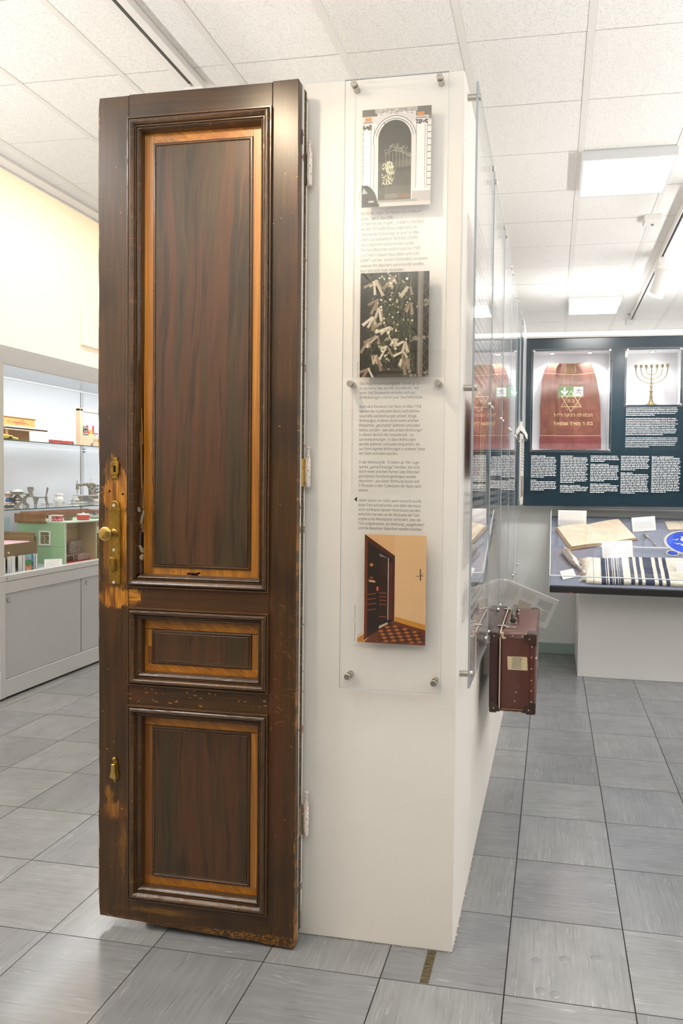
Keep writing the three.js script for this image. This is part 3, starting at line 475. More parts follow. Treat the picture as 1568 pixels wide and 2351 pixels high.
  part(d, 'back_plate', extrude(body(0.004), 0.004, 0.0012, 3, 14).translate(dx + 0.001, 0.4505, DZ), M.brass); part(d, 'drop', extrude(body(-0.006).clone(), 0.009, 0.003, 4, 14).scale(0.92, 0.9, 1).translate(dx - 0.001, 0.449, DZ + 0.004), M.brassKnob);
  part(d, 'pivot', sph(0.0062, dx, 0.489, DZ + 0.005, 16), M.brass); part(d, 'pin', [cyl(0.003, 0.004, 0.006, dx + 0.002, 0.425, DZ + 0.003, 'z', 12)], M.brass);
}
// ---- three lift-off hinges on the edge, painted over many times
const T_hinge = [[232, 222, 214], [214, 178, 92], [150, 136, 110]].map((c0, k) => dataTex(64, 256, (u, v) => { const n = fbm(u * 5, v * 20, 40 + k, 4), m = fbm(u * 20, v * 70, 44 + k, 3); let c = c0; if (n > 0.66) c = [204, 160, 150]; if (m > 0.72) c = [112, 100, 72]; return c; }));
[[2.0838, 2.171, 2.2055, 0], [1.2662, 1.3455, 1.379, 1], [0.2965, 0.382, 0.422, 2]].forEach(([y0, y1, y2, k]) => {
  const h = new THREE.Group(); h.name = 'hinge'; door.add(h); baseOf.set(h, baseOf.get(door)); const x = lerp(-0.657, -0.6645, y1 / 2.17), z = -1.824, paint = std({ map: T_hinge[0], roughness: 0.6 }), leaf = k === 0 ? M.speck : std({ map: T_hinge[k], roughness: 0.65 });
  part(h, 'barrel', lathe([[0.0, 0.0], [0.0045, 0.001], [0.0068, 0.0], [0.0074, 0.0015], [0.0074, y1 - y0 - 0.001], [0.0068, y1 - y0], [0.003, y1 - y0]], x, y0, z, 'y', 24), paint);
  part(h, 'finial', lathe([[0.006, 0], [0.0066, 0.002], [0.0052, 0.004], [0.0058, 0.006], [0.0036, 0.013], [0.0034, y2 - y1 - 0.011], [0.0048, y2 - y1 - 0.0095], [0.0058, y2 - y1 - 0.005], [0.0044, y2 - y1 - 0.0012], [0, y2 - y1]], x, y1, z, 'y', 20), paint);
  part(h, 'leaf', metric(bx(-0.6765, x - 0.002, y0 + 0.0015, y1 - 0.002, z - 0.004, z + 0.0005, 0.0008).rotateY(0), 8), leaf);
  part(h, 'edge_leaf', metric(bx(-0.676, -0.6725, y0 + 0.0015, y1 - 0.002, DZ - 0.05, DZ - 0.032, 0.0006), 8), k === 0 ? M.speck : leaf);
});
// ---------------------------------------------------------------- clear panels with text and photographs
const INK = '#16120c';
function standoff(parent, x, y, z, axis, len) { // barrel between wall and sheet, cap in front
  const A = { z: [0, 0, 1], x: [1, 0, 0] }[axis]; const g = lathe([[0.0088, 0], [0.0088, len - 0.004], [0.0082, len - 0.003], [0.0088, len - 0.002], [0.0088, len], [0, len]], 0, 0, 0, 'y', 24);
  const c = lathe([[0, 0.005], [0.0012, 0.005], [0.0016, 0.0042], [0.0022, 0.005], [0.0074, 0.005], [0.0086, 0.004], [0.0088, 0]], 0, len + 0.0055, 0, 'y', 24);
  for (const q of [g, c]) { q.rotateX(axis === 'z' ? Math.PI / 2 : 0); if (axis === 'x') q.rotateZ(-Math.PI / 2); q.translate(x, y, z); }
  part(parent, 'standoff', [g, c], M.steel);
}
function sheetZ(parent, x0, x1, y0, y1, z, t) {
  part(parent, 'sheet', [plane(x0, x1, y0, y1, z + t / 2), plane(x0, x1, y0, y1, z - t / 2).rotateY(0)], M.clear);
  part(parent, 'edge', [bx(x0 - 0.0006, x0, y0, y1, z - t / 2, z + t / 2), bx(x1, x1 + 0.0006, y0, y1, z - t / 2, z + t / 2), bx(x0, x1, y0 - 0.0006, y0, z - t / 2, z + t / 2), bx(x0, x1, y1, y1 + 0.0006, z - t / 2, z + t / 2)], M.acrylicEdge);
}
function printed(tex) { return std({ map: tex, transparent: true, alphaTest: 0.0, roughness: 0.6 }); }
const PX0 = -0.5635, PX1 = -0.284, PY0 = 0.7215, PY1 = 2.352, PZ = -1.817;
const infoPanel = thing('info_panel', 'tall clear acrylic panel with German text and three photographs on the white pillar', 'information panel', [(PX0 + PX1) / 2, PY0, PZ]);
sheetZ(infoPanel, PX0, PX1, PY0, PY1, PZ, 0.005);
for (const [x, y] of [[-0.539, 2.34], [-0.308, 2.34], [-0.542, 1.547], [-0.303, 1.547], [-0.541, 0.752], [-0.303, 0.749]]) standoff(infoPanel, x, y, -1.847, 'z', 0.0265);
// the running text, one printed layer on the back of the sheet: metres to pixels
const BLOCKS = [
  [-0.5175, 1.9955, 0.01385, 0.183, 2, ['Die Bilder zeigen das Haustor Krummbaum-', 'gasse 1 am 5. Mai 2006.', 'Im Rahmen des Projekts „A letter to the Stars“', 'wurden 147 weiße Rosen angebracht: als', '„Blumen der Erinnerung“ an jene 147 Men-', 'schen, die nachweislich NUR AUS DIESEM', 'HAUS deportiert und ermordet wurden.', 'Wie viele Menschen wirklich zwischen 1938', 'und 1945 in diesem Haus lebten und nicht', 'DIREKT von hier, sondern letztendlich von einem', 'anderen Ort deportiert und ermordet wurden,', 'lässt sich nicht mehr feststellen.']],
  [-0.5165, 1.5435, 0.01235, 0.175, 3, ['Das Haus Krummbaumgasse 1 ist ein groß-', 'bürgerlicher Bau aus der Gründerzeit. Auf', 'seine fünf Stockwerke verteilen sich nur', '20 Wohnungen und ein paar Geschäftslokale.']],
  [-0.5165, 1.482, 0.01258, 0.182, 9, ['Nach dem Einmarsch der Nazis im März 1938', 'wurden die in jüdischem Besitz befindlichen', 'Geschäfte und Wohnungen arisiert. Einige', 'Wohnungen, in denen durch einen arischen', 'Ehepartner „geschützte“ Jüdinnen und Juden', 'lebten, wurden – wie viele andere Wohnungen', 'in diesem Bereich der Leopoldstadt – zu', 'Sammelwohnungen. In diese Wohnungen', 'wurden Jüdinnen und Juden einquartiert, die', 'aus ihren eigenen Wohnungen in anderen Teilen', 'der Stadt vertrieben wurden.']],
  [-0.5165, 1.3325, 0.0126, 0.1745, 5, ['In der Wohnung Nr. 16 lebten ab 1941 soge-', 'nannte „gemischtrassige“ Familien. Die nicht', 'durch einen arischen Partner oder Elternteil', 'geschützten Familienangehörigen wurden', 'deportiert – aus dieser Wohnung lassen sich', '5 Personen in den Todeslisten der Nazis nach-', 'weisen.']],
  [-0.5165, 1.2295, 0.01248, 0.1825, 5, ['Leider wissen wir nicht, wann versucht wurde,', 'diese Türe aufzubrechen und dabei die heute', 'noch sichtbaren Spuren hinterlassen wurden.', 'Jedenfalls hat eine an der Rückseite der Türe', 'angebrachte Metallplatte verhindert, dass die', 'Türe aufgebrochen, die Wohnung „ausgehoben“', 'und die Bewohner deportiert werden konnten.']],
];
function textLayer(parent, x0, x1, y0, y1, z, ppm, draw) {
  const t = canvasTex(Math.round((x1 - x0) * ppm), Math.round((y1 - y0) * ppm), (c) => draw(c, (x) => (x - x0) * ppm, (y) => (y1 - y) * ppm, ppm));
  return part(parent, 'lettering', plane(x0, x1, y0, y1, z), printed(t));
}
const TZ = PZ - 0.0029;
const blockDraw = (blocks) => (c, X, Y, s) => {
  for (const [x, y, pitch, width, widest, lines] of blocks) {
    c.fillStyle = INK; const fs = pitch * 0.83 * s; c.font = `${fs}px sans-serif`; const k = width * s / Math.max(...lines.map((l) => c.measureText(l).width));
    lines.forEach((l, i) => { c.save(); c.translate(X(x), Y(y - pitch * i)); c.scale(k, 1); c.fillText(l, 0, 0); c.restore(); });
  }
};
textLayer(infoPanel, -0.53, -0.32, 1.83, 2.012, TZ, 4800, blockDraw([BLOCKS[0]]));
textLayer(infoPanel, -0.53, -0.32, 1.34, 1.56, TZ, 4800, blockDraw([BLOCKS[1], BLOCKS[2]]));
textLayer(infoPanel, -0.53, -0.32, 1.146, 1.345, TZ, 4800, (c, X, Y, s) => { blockDraw([BLOCKS[3], BLOCKS[4]])(c, X, Y, s); c.beginPath(); c.moveTo(X(-0.5285), Y(1.2355)); c.lineTo(X(-0.5205), Y(1.2425)); c.lineTo(X(-0.5205), Y(1.2285)); c.fill(); });
const credit = (x, y, len, txt) => textLayer(infoPanel, x - 0.005, x + 0.002, y - 0.001, y + len + 0.001, TZ, 5000, (c, X, Y, s) => { c.fillStyle = INK; c.translate(X(x), Y(y)); c.rotate(-Math.PI / 2); c.font = `${0.0052 * s}px sans-serif`; c.scale(len * s / c.measureText(txt).width, 1); c.fillText(txt, 0, 0); });
credit(-0.5215, 2.016, 0.041, 'Foto: Gilda Sems'); credit(-0.5205, 1.565, 0.041, 'Foto: Gilda Sems'); credit(-0.5215, 0.849, 0.1, 'Foto: Bezirksmuseum | © Gerhard Heller');

function photo(parent, x0, x1, y0, y1, z, tex, label) { const g = bx(x0, x1, y0, y1, z - 0.0012, z); part(parent, 'photograph', g, std({ map: tex, roughness: 0.45 }), label); }
const gateTex = canvasTex(480, 660, (c, w, h) => {
  c.fillStyle = '#cfc9c6'; c.fillRect(0, 0, w, h); seedState = 3;
  c.fillStyle = '#ddd8d4'; c.fillRect(0, 100, w, h); c.fillStyle = '#6d675c'; c.fillRect(0, 0, 105, 48); c.fillRect(375, 0, 105, 62); c.fillStyle = '#aaa39c'; c.fillRect(90, 0, 295, 30);
  c.fillStyle = '#c58a4a'; c.fillRect(20, 55, 46, 24); c.fillRect(382, 38, 50, 28); c.fillStyle = '#8f877c'; c.fillRect(8, 82, 66, 10); c.fillRect(374, 72, 76, 8); c.fillRect(460, 62, 20, 26);
  c.fillStyle = '#e6e1dd'; c.fillRect(8, 118, 58, 445); c.fillRect(378, 108, 76, 470); c.strokeStyle = '#6f675e'; c.lineWidth = 3;
  for (const x of [8, 62, 86, 378, 438, 452]) { c.beginPath(); c.moveTo(x, 120); c.lineTo(x, 545); c.stroke(); }
  for (let k = 0; k < 11; k++) { c.fillStyle = '#4c463e'; c.fillRect(456, 130 + k * 44, 24, 5); c.fillRect(0, 158 + k * 44, 6, 4); }
  c.fillStyle = '#4e483e'; for (let k = 0; k < 90; k++) { const L = k & 1; c.beginPath(); c.arc((L ? 376 : 6) + rnd() * (L ? 78 : 62), (L ? 88 : 106) + rnd() * (L ? 26 : 30), 2 + rnd() * 4, 0, 7); c.fill(); } for (let k = 0; k < 70; k++) { c.fillStyle = rnd() < 0.5 ? '#7d766b' : '#efeae6'; c.fillRect(110 + rnd() * 230, 4 + rnd() * 36, 3 + rnd() * 14, 2 + rnd() * 4); }
  // arch
  c.lineWidth = 22; c.strokeStyle = '#7a7369'; c.beginPath(); c.moveTo(86, 240); c.lineTo(90, 190); c.bezierCurveTo(120, 20, 330, 20, 366, 180); c.lineTo(370, 240); c.stroke(); c.lineWidth = 10; c.strokeStyle = '#f2eeea'; c.stroke();
  c.fillStyle = '#d7d1cc'; c.fillRect(88, 185, 288, 450); c.fillStyle = '#3e3a2e'; c.beginPath(); c.moveTo(114, 620); c.lineTo(114, 190); c.bezierCurveTo(140, 44, 318, 44, 344, 190); c.lineTo(344, 620); c.fill();
  c.fillStyle = '#57523f'; c.beginPath(); c.moveTo(114, 370); c.lineTo(344, 345); c.lineTo(344, 400); c.lineTo(114, 425); c.fill(); c.fillStyle = '#4a4733'; c.fillRect(114, 425, 230, 195); c.strokeStyle = '#2e2b22'; c.lineWidth = 5; c.beginPath(); c.moveTo(150, 90); c.lineTo(230, 240); c.moveTo(114, 425); c.lineTo(344, 398); c.stroke();
  c.strokeStyle = '#a29d88'; c.lineWidth = 2.5; for (let k = 0; k < 8; k++) { c.beginPath(); c.moveTo(168 + k * 24, 300); c.lineTo(168 + k * 24, 395); c.stroke(); } c.beginPath(); c.moveTo(160, 320); c.bezierCurveTo(220, 250, 280, 300, 344, 330); c.stroke();
  for (let k = 0; k < 30; k++) { c.beginPath(); const x = 165 + rnd() * 170, y = 230 + Math.abs(x - 240) * 0.5 + rnd() * 60; c.arc(x, y, 5 + rnd() * 8, rnd() * 6, rnd() * 6 + 3); c.stroke(); }
  for (let k = 0; k < 130; k++) { c.save(); c.translate(188 + (rnd() + rnd() - 1) * 46, 360 + rnd() * 150); c.rotate(rnd() * 2 - 1); c.fillStyle = ['#d9d1ae', '#c3bb93', '#8c8863', '#efe9cf'][k & 3]; c.fillRect(-3, -8, 6, 8 + rnd() * 16); c.restore(); }
  c.strokeStyle = '#6b6650'; c.lineWidth = 3; for (let k = 0; k < 7; k++) { c.strokeRect(165, 525 + k * 13, 172, 9); } c.fillStyle = '#77705f'; c.fillRect(164, 575, 88, 30); c.fillStyle = '#7b5a3a'; c.fillRect(256, 580, 84, 26);
  c.fillStyle = '#b3ada8'; c.fillRect(352, 565, 128, 80); c.fillStyle = '#9a928a'; c.fillRect(100, 618, 290, 16); c.fillStyle = '#c9c0b8'; c.fillRect(90, 634, 390, 26);
  c.fillStyle = '#2b2a1a'; c.beginPath(); c.moveTo(0, 512); c.lineTo(40, 512); c.bezierCurveTo(90, 540, 108, 590, 112, 632); c.lineTo(128, 648); c.lineTo(120, 660); c.lineTo(0, 660); c.fill(); c.fillStyle = '#96aaa2'; c.beginPath(); c.moveTo(2, 570); c.lineTo(14, 526); c.lineTo(44, 566); c.fill(); c.fillStyle = '#a39d98'; c.fillRect(48, 616, 40, 14);
});
photo(infoPanel, -0.5165, -0.3295, 2.0155, 2.272, PZ - 0.003, gateTex, 'photograph of an arched house gate with flowers and a car');
const flowerTex = canvasTex(480, 712, (c, w, h) => {
  c.fillStyle = '#2c281c'; c.fillRect(0, 0, w, h); seedState = 21;
  c.strokeStyle = '#6a6450'; c.lineWidth = 4; for (let k = 0; k < 8; k++) { c.beginPath(); c.moveTo(440, 60 + k * 82); c.lineTo(480, 100 + k * 82); c.lineTo(440, 142 + k * 82); c.stroke(); }
  c.fillStyle = '#7a7166'; c.fillRect(402, 0, 38, h); c.fillStyle = '#958b80'; c.fillRect(412, 0, 8, h); c.fillStyle = '#4a4436'; c.fillRect(345, 0, 10, h); c.fillRect(130, 655, 260, 14); c.fillRect(120, 690, 290, 22);
  for (let k = 0; k < 26; k++) { c.fillStyle = '#8a8274'; c.beginPath(); c.arc(350 + rnd() * 130, (k % 3) * 240 + 190 + rnd() * 50, 5 + rnd() * 9, 0, 7); c.fill(); }
  for (let k = 0; k < 700; k++) { c.strokeStyle = ['#5d6138', '#464a2a', '#717548'][k % 3]; c.lineWidth = 2 + rnd() * 2; const x = 60 + rnd() * 320, y = rnd() * 640; c.beginPath(); c.moveTo(x, y); c.lineTo(x + rnd() * 40 - 20, y + rnd() * 50); c.stroke(); }
  const rib = (x, y, a, l, ww) => { c.save(); c.translate(x, y); c.rotate(a); c.fillStyle = ['#bfb09a', '#9c8872', '#d2c6b4', '#8f7a66'][Math.floor(rnd() * 4)]; c.beginPath(); c.moveTo(-ww / 3, 0); c.lineTo(ww / 3, 0); c.lineTo(ww / 2, l); c.lineTo(0, l - 6); c.lineTo(-ww / 2, l); c.fill(); c.restore(); };
  for (const [x, y] of [[110, 50], [90, 60], [220, 30], [330, 100], [340, 210], [110, 180], [130, 240], [80, 300], [90, 310], [150, 340], [200, 370], [110, 430], [60, 450], [240, 450], [300, 470], [180, 500], [300, 540], [330, 590], [80, 560], [110, 560], [60, 650], [290, 590]]) for (let k = 0; k < 3; k++) rib(x + rnd() * 20, y, rnd() * 1.8 - 0.5, 50 + rnd() * 70, 14 + rnd() * 12);
  for (let k = 0; k < 95; k++) { c.fillStyle = ['#e0d9c0', '#c4bb98', '#a8a07c'][k % 3]; c.beginPath(); const a = rnd() * 7, y = rnd() * 660; c.ellipse(70 + (rnd() + rnd()) * 150 + (y > 350 ? 0 : 20), y, 4 + rnd() * 6, 4 + rnd() * 6, a, 0, 7); c.fill(); }
});
photo(infoPanel, -0.517, -0.3295, 1.564, 1.8415, PZ - 0.003, flowerTex, 'dark photograph of white roses and ribbons on a gate');
const hallTex = canvasTex(480, 760, (c, w, h) => {
  c.fillStyle = '#dcae7c'; c.fillRect(0, 0, w, h); c.fillStyle = '#e0b888'; c.fillRect(262, 0, 218, h); c.fillStyle = '#d5c8b4'; c.fillRect(0, 0, 48, h); // wall
  c.fillStyle = '#c07a24'; c.beginPath(); c.moveTo(0, 735); c.lineTo(48, 700); c.lineTo(48, 760); c.lineTo(0, 760); c.fill();
  c.fillStyle = '#c88a2c'; c.beginPath(); c.moveTo(265, 568); c.lineTo(480, 618); c.lineTo(480, 655); c.lineTo(265, 605); c.fill();
  c.fillStyle = '#6a2f10'; c.beginPath(); c.moveTo(48, 760); c.lineTo(150, 650); c.lineTo(265, 602); c.lineTo(480, 655); c.lineTo(480, 760); c.fill(); seedState = 4;
  for (let j = 0; j < 9; j++) for (let i = 0; i < 9; i++) { const x = 235 + i * 34 - j * 22, y = 630 + j * 15 + i * 8; if (x > 150 && x < 470 && y < 752 && y > 606 + (x - 265) * 0.22) { c.fillStyle = (i + j) & 1 ? '#b8702e' : '#3c1808'; c.save(); c.translate(x, y); c.transform(1, 0.22, -0.8, 0.55, 0, 0); c.fillRect(-11, -11, 22, 22); c.restore(); } }
  c.fillStyle = '#4a1a08'; c.beginPath(); c.moveTo(48, 0); c.lineTo(262, 145); c.lineTo(262, 600); c.lineTo(48, 745); c.fill(); c.fillStyle = '#6e2a10'; c.fillRect(48, 30, 20, 700);
  c.fillStyle = '#170a05'; c.beginPath(); c.moveTo(70, 55); c.lineTo(245, 165); c.lineTo(245, 600); c.lineTo(70, 720); c.fill(); c.fillStyle = '#1f0d06'; c.beginPath(); c.moveTo(70, 70); c.lineTo(150, 120); c.lineTo(150, 640); c.lineTo(70, 700); c.fill();
  c.fillStyle = '#2d1309'; c.beginPath(); c.moveTo(152, 150); c.lineTo(212, 170); c.lineTo(212, 590); c.lineTo(152, 610); c.fill(); c.fillStyle = '#8f8d92'; c.beginPath(); c.moveTo(154, 132); c.lineTo(214, 164); c.lineTo(154, 150); c.fill(); c.fillStyle = '#d9cfc4'; c.fillRect(214, 160, 5, 435); c.fillStyle = '#c8b29a'; c.beginPath(); c.moveTo(154, 640); c.lineTo(216, 610); c.lineTo(216, 625); c.lineTo(154, 660); c.fill();
  c.fillStyle = '#5a2010'; c.fillRect(222, 190, 22, 400); c.fillStyle = '#9c4a24'; for (const y of [420, 455, 490, 530]) { c.save(); c.translate(70, y); c.transform(1, -0.18, 0, 1, 0, 0); c.fillRect(0, 0, 62, 6); c.restore(); } for (const y of [405, 430, 456, 484, 570]) c.fillRect(154, y, 50, 6); c.fillStyle = '#c9793a'; c.fillRect(86, 203, 22, 20); c.fillStyle = '#e2a870'; c.beginPath(); c.moveTo(74, 320); c.lineTo(120, 322); c.lineTo(128, 336); c.lineTo(86, 334); c.fill(); c.strokeStyle = '#b06a34'; c.lineWidth = 4; c.beginPath(); c.arc(98, 305, 8, 0, 7); c.stroke(); c.fillStyle = '#c2622c'; c.fillRect(134, 364, 14, 30);
  c.strokeStyle = '#3a2410'; c.lineWidth = 7; c.beginPath(); c.moveTo(440, 232); c.lineTo(442, 312); c.stroke(); c.lineWidth = 3; c.beginPath(); c.moveTo(408, 283); c.lineTo(466, 278); c.moveTo(444, 276); c.quadraticCurveTo(456, 270, 456, 262); c.stroke();
});
{ const s = shape([[-0.516, 0.8475], [-0.328, 0.8475], [-0.328, 1.1415], [-0.452, 1.1415], [-0.499, 1.1415], [-0.4995, 0.88], [-0.5155, 0.868]]); const g = extrude(s, 0.0012).translate(0, 0, PZ - 0.0042), p = g.attributes.position, u = g.attributes.uv; for (let i = 0; i < p.count; i++) u.setXY(i, (p.getX(i) + 0.516) / 0.188, (p.getY(i) - 0.8475) / 0.294); part(infoPanel, 'photograph', g, std({ map: hallTex, roughness: 0.45 }), 'warm photograph of the same door standing open in a stairwell'); }

// ---- the row of clear panels along the side of the partition
const greek = (c, x, y, w, lines, pitch, size, col, seed, last = 0.6) => { seedState = seed; c.fillStyle = col; for (let k = 0; k < lines; k++) { let q = x, end = x + w * (k === lines - 1 ? last : rr(0.9, 1)); while (q < end) { const ww = Math.min(rr(size * 0.8, size * 4.2), end - q); c.fillRect(q, y + k * pitch, ww, size * 0.62); if (rnd() < 0.6) c.fillRect(q + ww * rr(0, 0.8), y + k * pitch - size * 0.25, size * 0.16, size * 0.3); q += ww + size * 0.45; } } };
const sidePrint = [0, 1, 2].map((k) => canvasTex(512, 1660, (c, w, h) => {
  c.clearRect(0, 0, w, h); seedState = 60 + k; const ink = '#3a3b42';
  if (k === 0) { greek(c, 60, 330, 390, 9, 26, 17, ink, 61); greek(c, 60, 600, 390, 8, 26, 17, ink, 62); c.fillStyle = '#7d2530'; c.fillRect(60, 840, 190, 230); c.fillStyle = '#c2848a'; c.fillRect(72, 850, 150, 90); greek(c, 60, 1110, 390, 9, 26, 17, ink, 63); c.fillStyle = '#c0382e'; c.fillRect(290, 860, 150, 46); c.fillStyle = '#cdb23a'; c.fillRect(290, 906, 150, 200); c.fillStyle = '#262a24'; c.fillRect(380, 950, 60, 150); greek(c, 60, 1400, 390, 4, 26, 17, ink, 64); }
  if (k === 1) { greek(c, 60, 420, 390, 12, 25, 16, ink, 71); c.fillStyle = '#5f6a70'; c.fillRect(70, 780, 370, 260); c.fillStyle = '#98a3a8'; c.fillRect(90, 800, 140, 120); greek(c, 60, 1090, 390, 10, 25, 16, ink, 72); }
  if (k === 2) { greek(c, 60, 500, 390, 6, 25, 16, ink, 81); c.fillStyle = '#74797c'; c.fillRect(90, 700, 330, 380); greek(c, 60, 1120, 390, 12, 25, 16, ink, 82); }
}));
const sideLabel = ['nearest', 'second', 'third', 'fourth', 'farthest'];
for (let k = 0; k < 5; k++) {
  const z1 = -1.886 - 0.545 * k, z0 = z1 - 0.5, x = -0.217, t = 0.006;
  const o = thing('wall_panel', `clear printed acrylic panel on the partition side, ${sideLabel[k]} of the row of five`, 'information panel', [x, 0.72, (z0 + z1) / 2], 'clear panels along the partition');
  const pl = (xx) => new THREE.PlaneGeometry(z1 - z0, 1.64).rotateY(Math.PI / 2).translate(xx, 1.54, (z0 + z1) / 2);
  part(o, 'sheet', [pl(x + t / 2), pl(x - t / 2)], M.clear);
  part(o, 'edge', [bx(x - t / 2, x + t / 2, 0.72, 2.36, z1, z1 + 0.0008), bx(x - t / 2, x + t / 2, 0.72, 2.36, z0 - 0.0008, z0), bx(x - t / 2, x + t / 2, 2.36, 2.3608, z0, z1), bx(x - t / 2, x + t / 2, 0.7192, 0.72, z0, z1)], M.acrylicEdge);
  part(o, 'lettering', new THREE.PlaneGeometry(0.5, 1.62).rotateY(Math.PI / 2).translate(x - t / 2 - 0.0006, 1.54, (z0 + z1) / 2), printed(sidePrint[k % 3]));
  for (const y of [2.335, 1.546, 0.751]) for (const z of [z1 - 0.03, z0 + 0.03]) standoff(o, -0.246, y, z, 'x', 0.026);
}
// bent acrylic display at the end of the row, with a slotted white ledge and document sheets below
{
  const o = thing('leaflet_display', 'white curved display with slotted ledge and document sheet at the end of the panel row', 'display', [-0.23, 1.13, -4.9]);
  const s = new THREE.Shape(); s.moveTo(-0.246, 2.44); s.quadraticCurveTo(-0.2, 2.42, -0.2, 2.3); s.lineTo(-0.2, 1.66); s.lineTo(-0.205, 1.66); s.lineTo(-0.205, 2.3); s.quadraticCurveTo(-0.206, 2.41, -0.246, 2.43); s.closePath();
  part(o, 'cover', extrude(s, 0.4, 0, 1, 20).translate(0, 0, -5.08), phys({ color: 0xe6ebef, transmission: 0.45, thickness: 0, roughness: 0.25 }));
  part(o, 'screen', bx(-0.243, -0.222, 1.72, 2.3, -5.06, -4.7, 0.004), std({ color: 0x9aa3ad, roughness: 0.25 }));
  const l = new THREE.Shape(); l.moveTo(-0.246, 1.69); l.quadraticCurveTo(-0.205, 1.68, -0.182, 1.625); l.lineTo(-0.184, 1.59); l.quadraticCurveTo(-0.2, 1.63, -0.246, 1.64); l.closePath();
  part(o, 'ledge', extrude(l, 0.4, 0.003, 2, 12).translate(0, 0, -5.08), M.white);
  for (let k = 0; k < 3; k++) part(o, 'slot', bx(-0.2, -0.186, 1.604 - k * 0.014, 1.609 - k * 0.014, -5.05, -4.72), M.aluDark);
  const tex = canvasTex(256, 340, (c, w, h) => { c.fillStyle = '#d8d6d4'; c.fillRect(0, 0, w, h); greek(c, 20, 30, 210, 9, 16, 9, '#444', 91); c.fillStyle = '#5d5a58'; c.fillRect(30, 190, 90, 110); c.fillStyle = '#8b6a4c'; c.fillRect(140, 190, 90, 110); });
  part(o, 'document_sheet', bx(-0.212, -0.209, 1.13, 1.58, -5.07, -4.7, 0.001), std({ map: tex, roughness: 0.5 }));
}
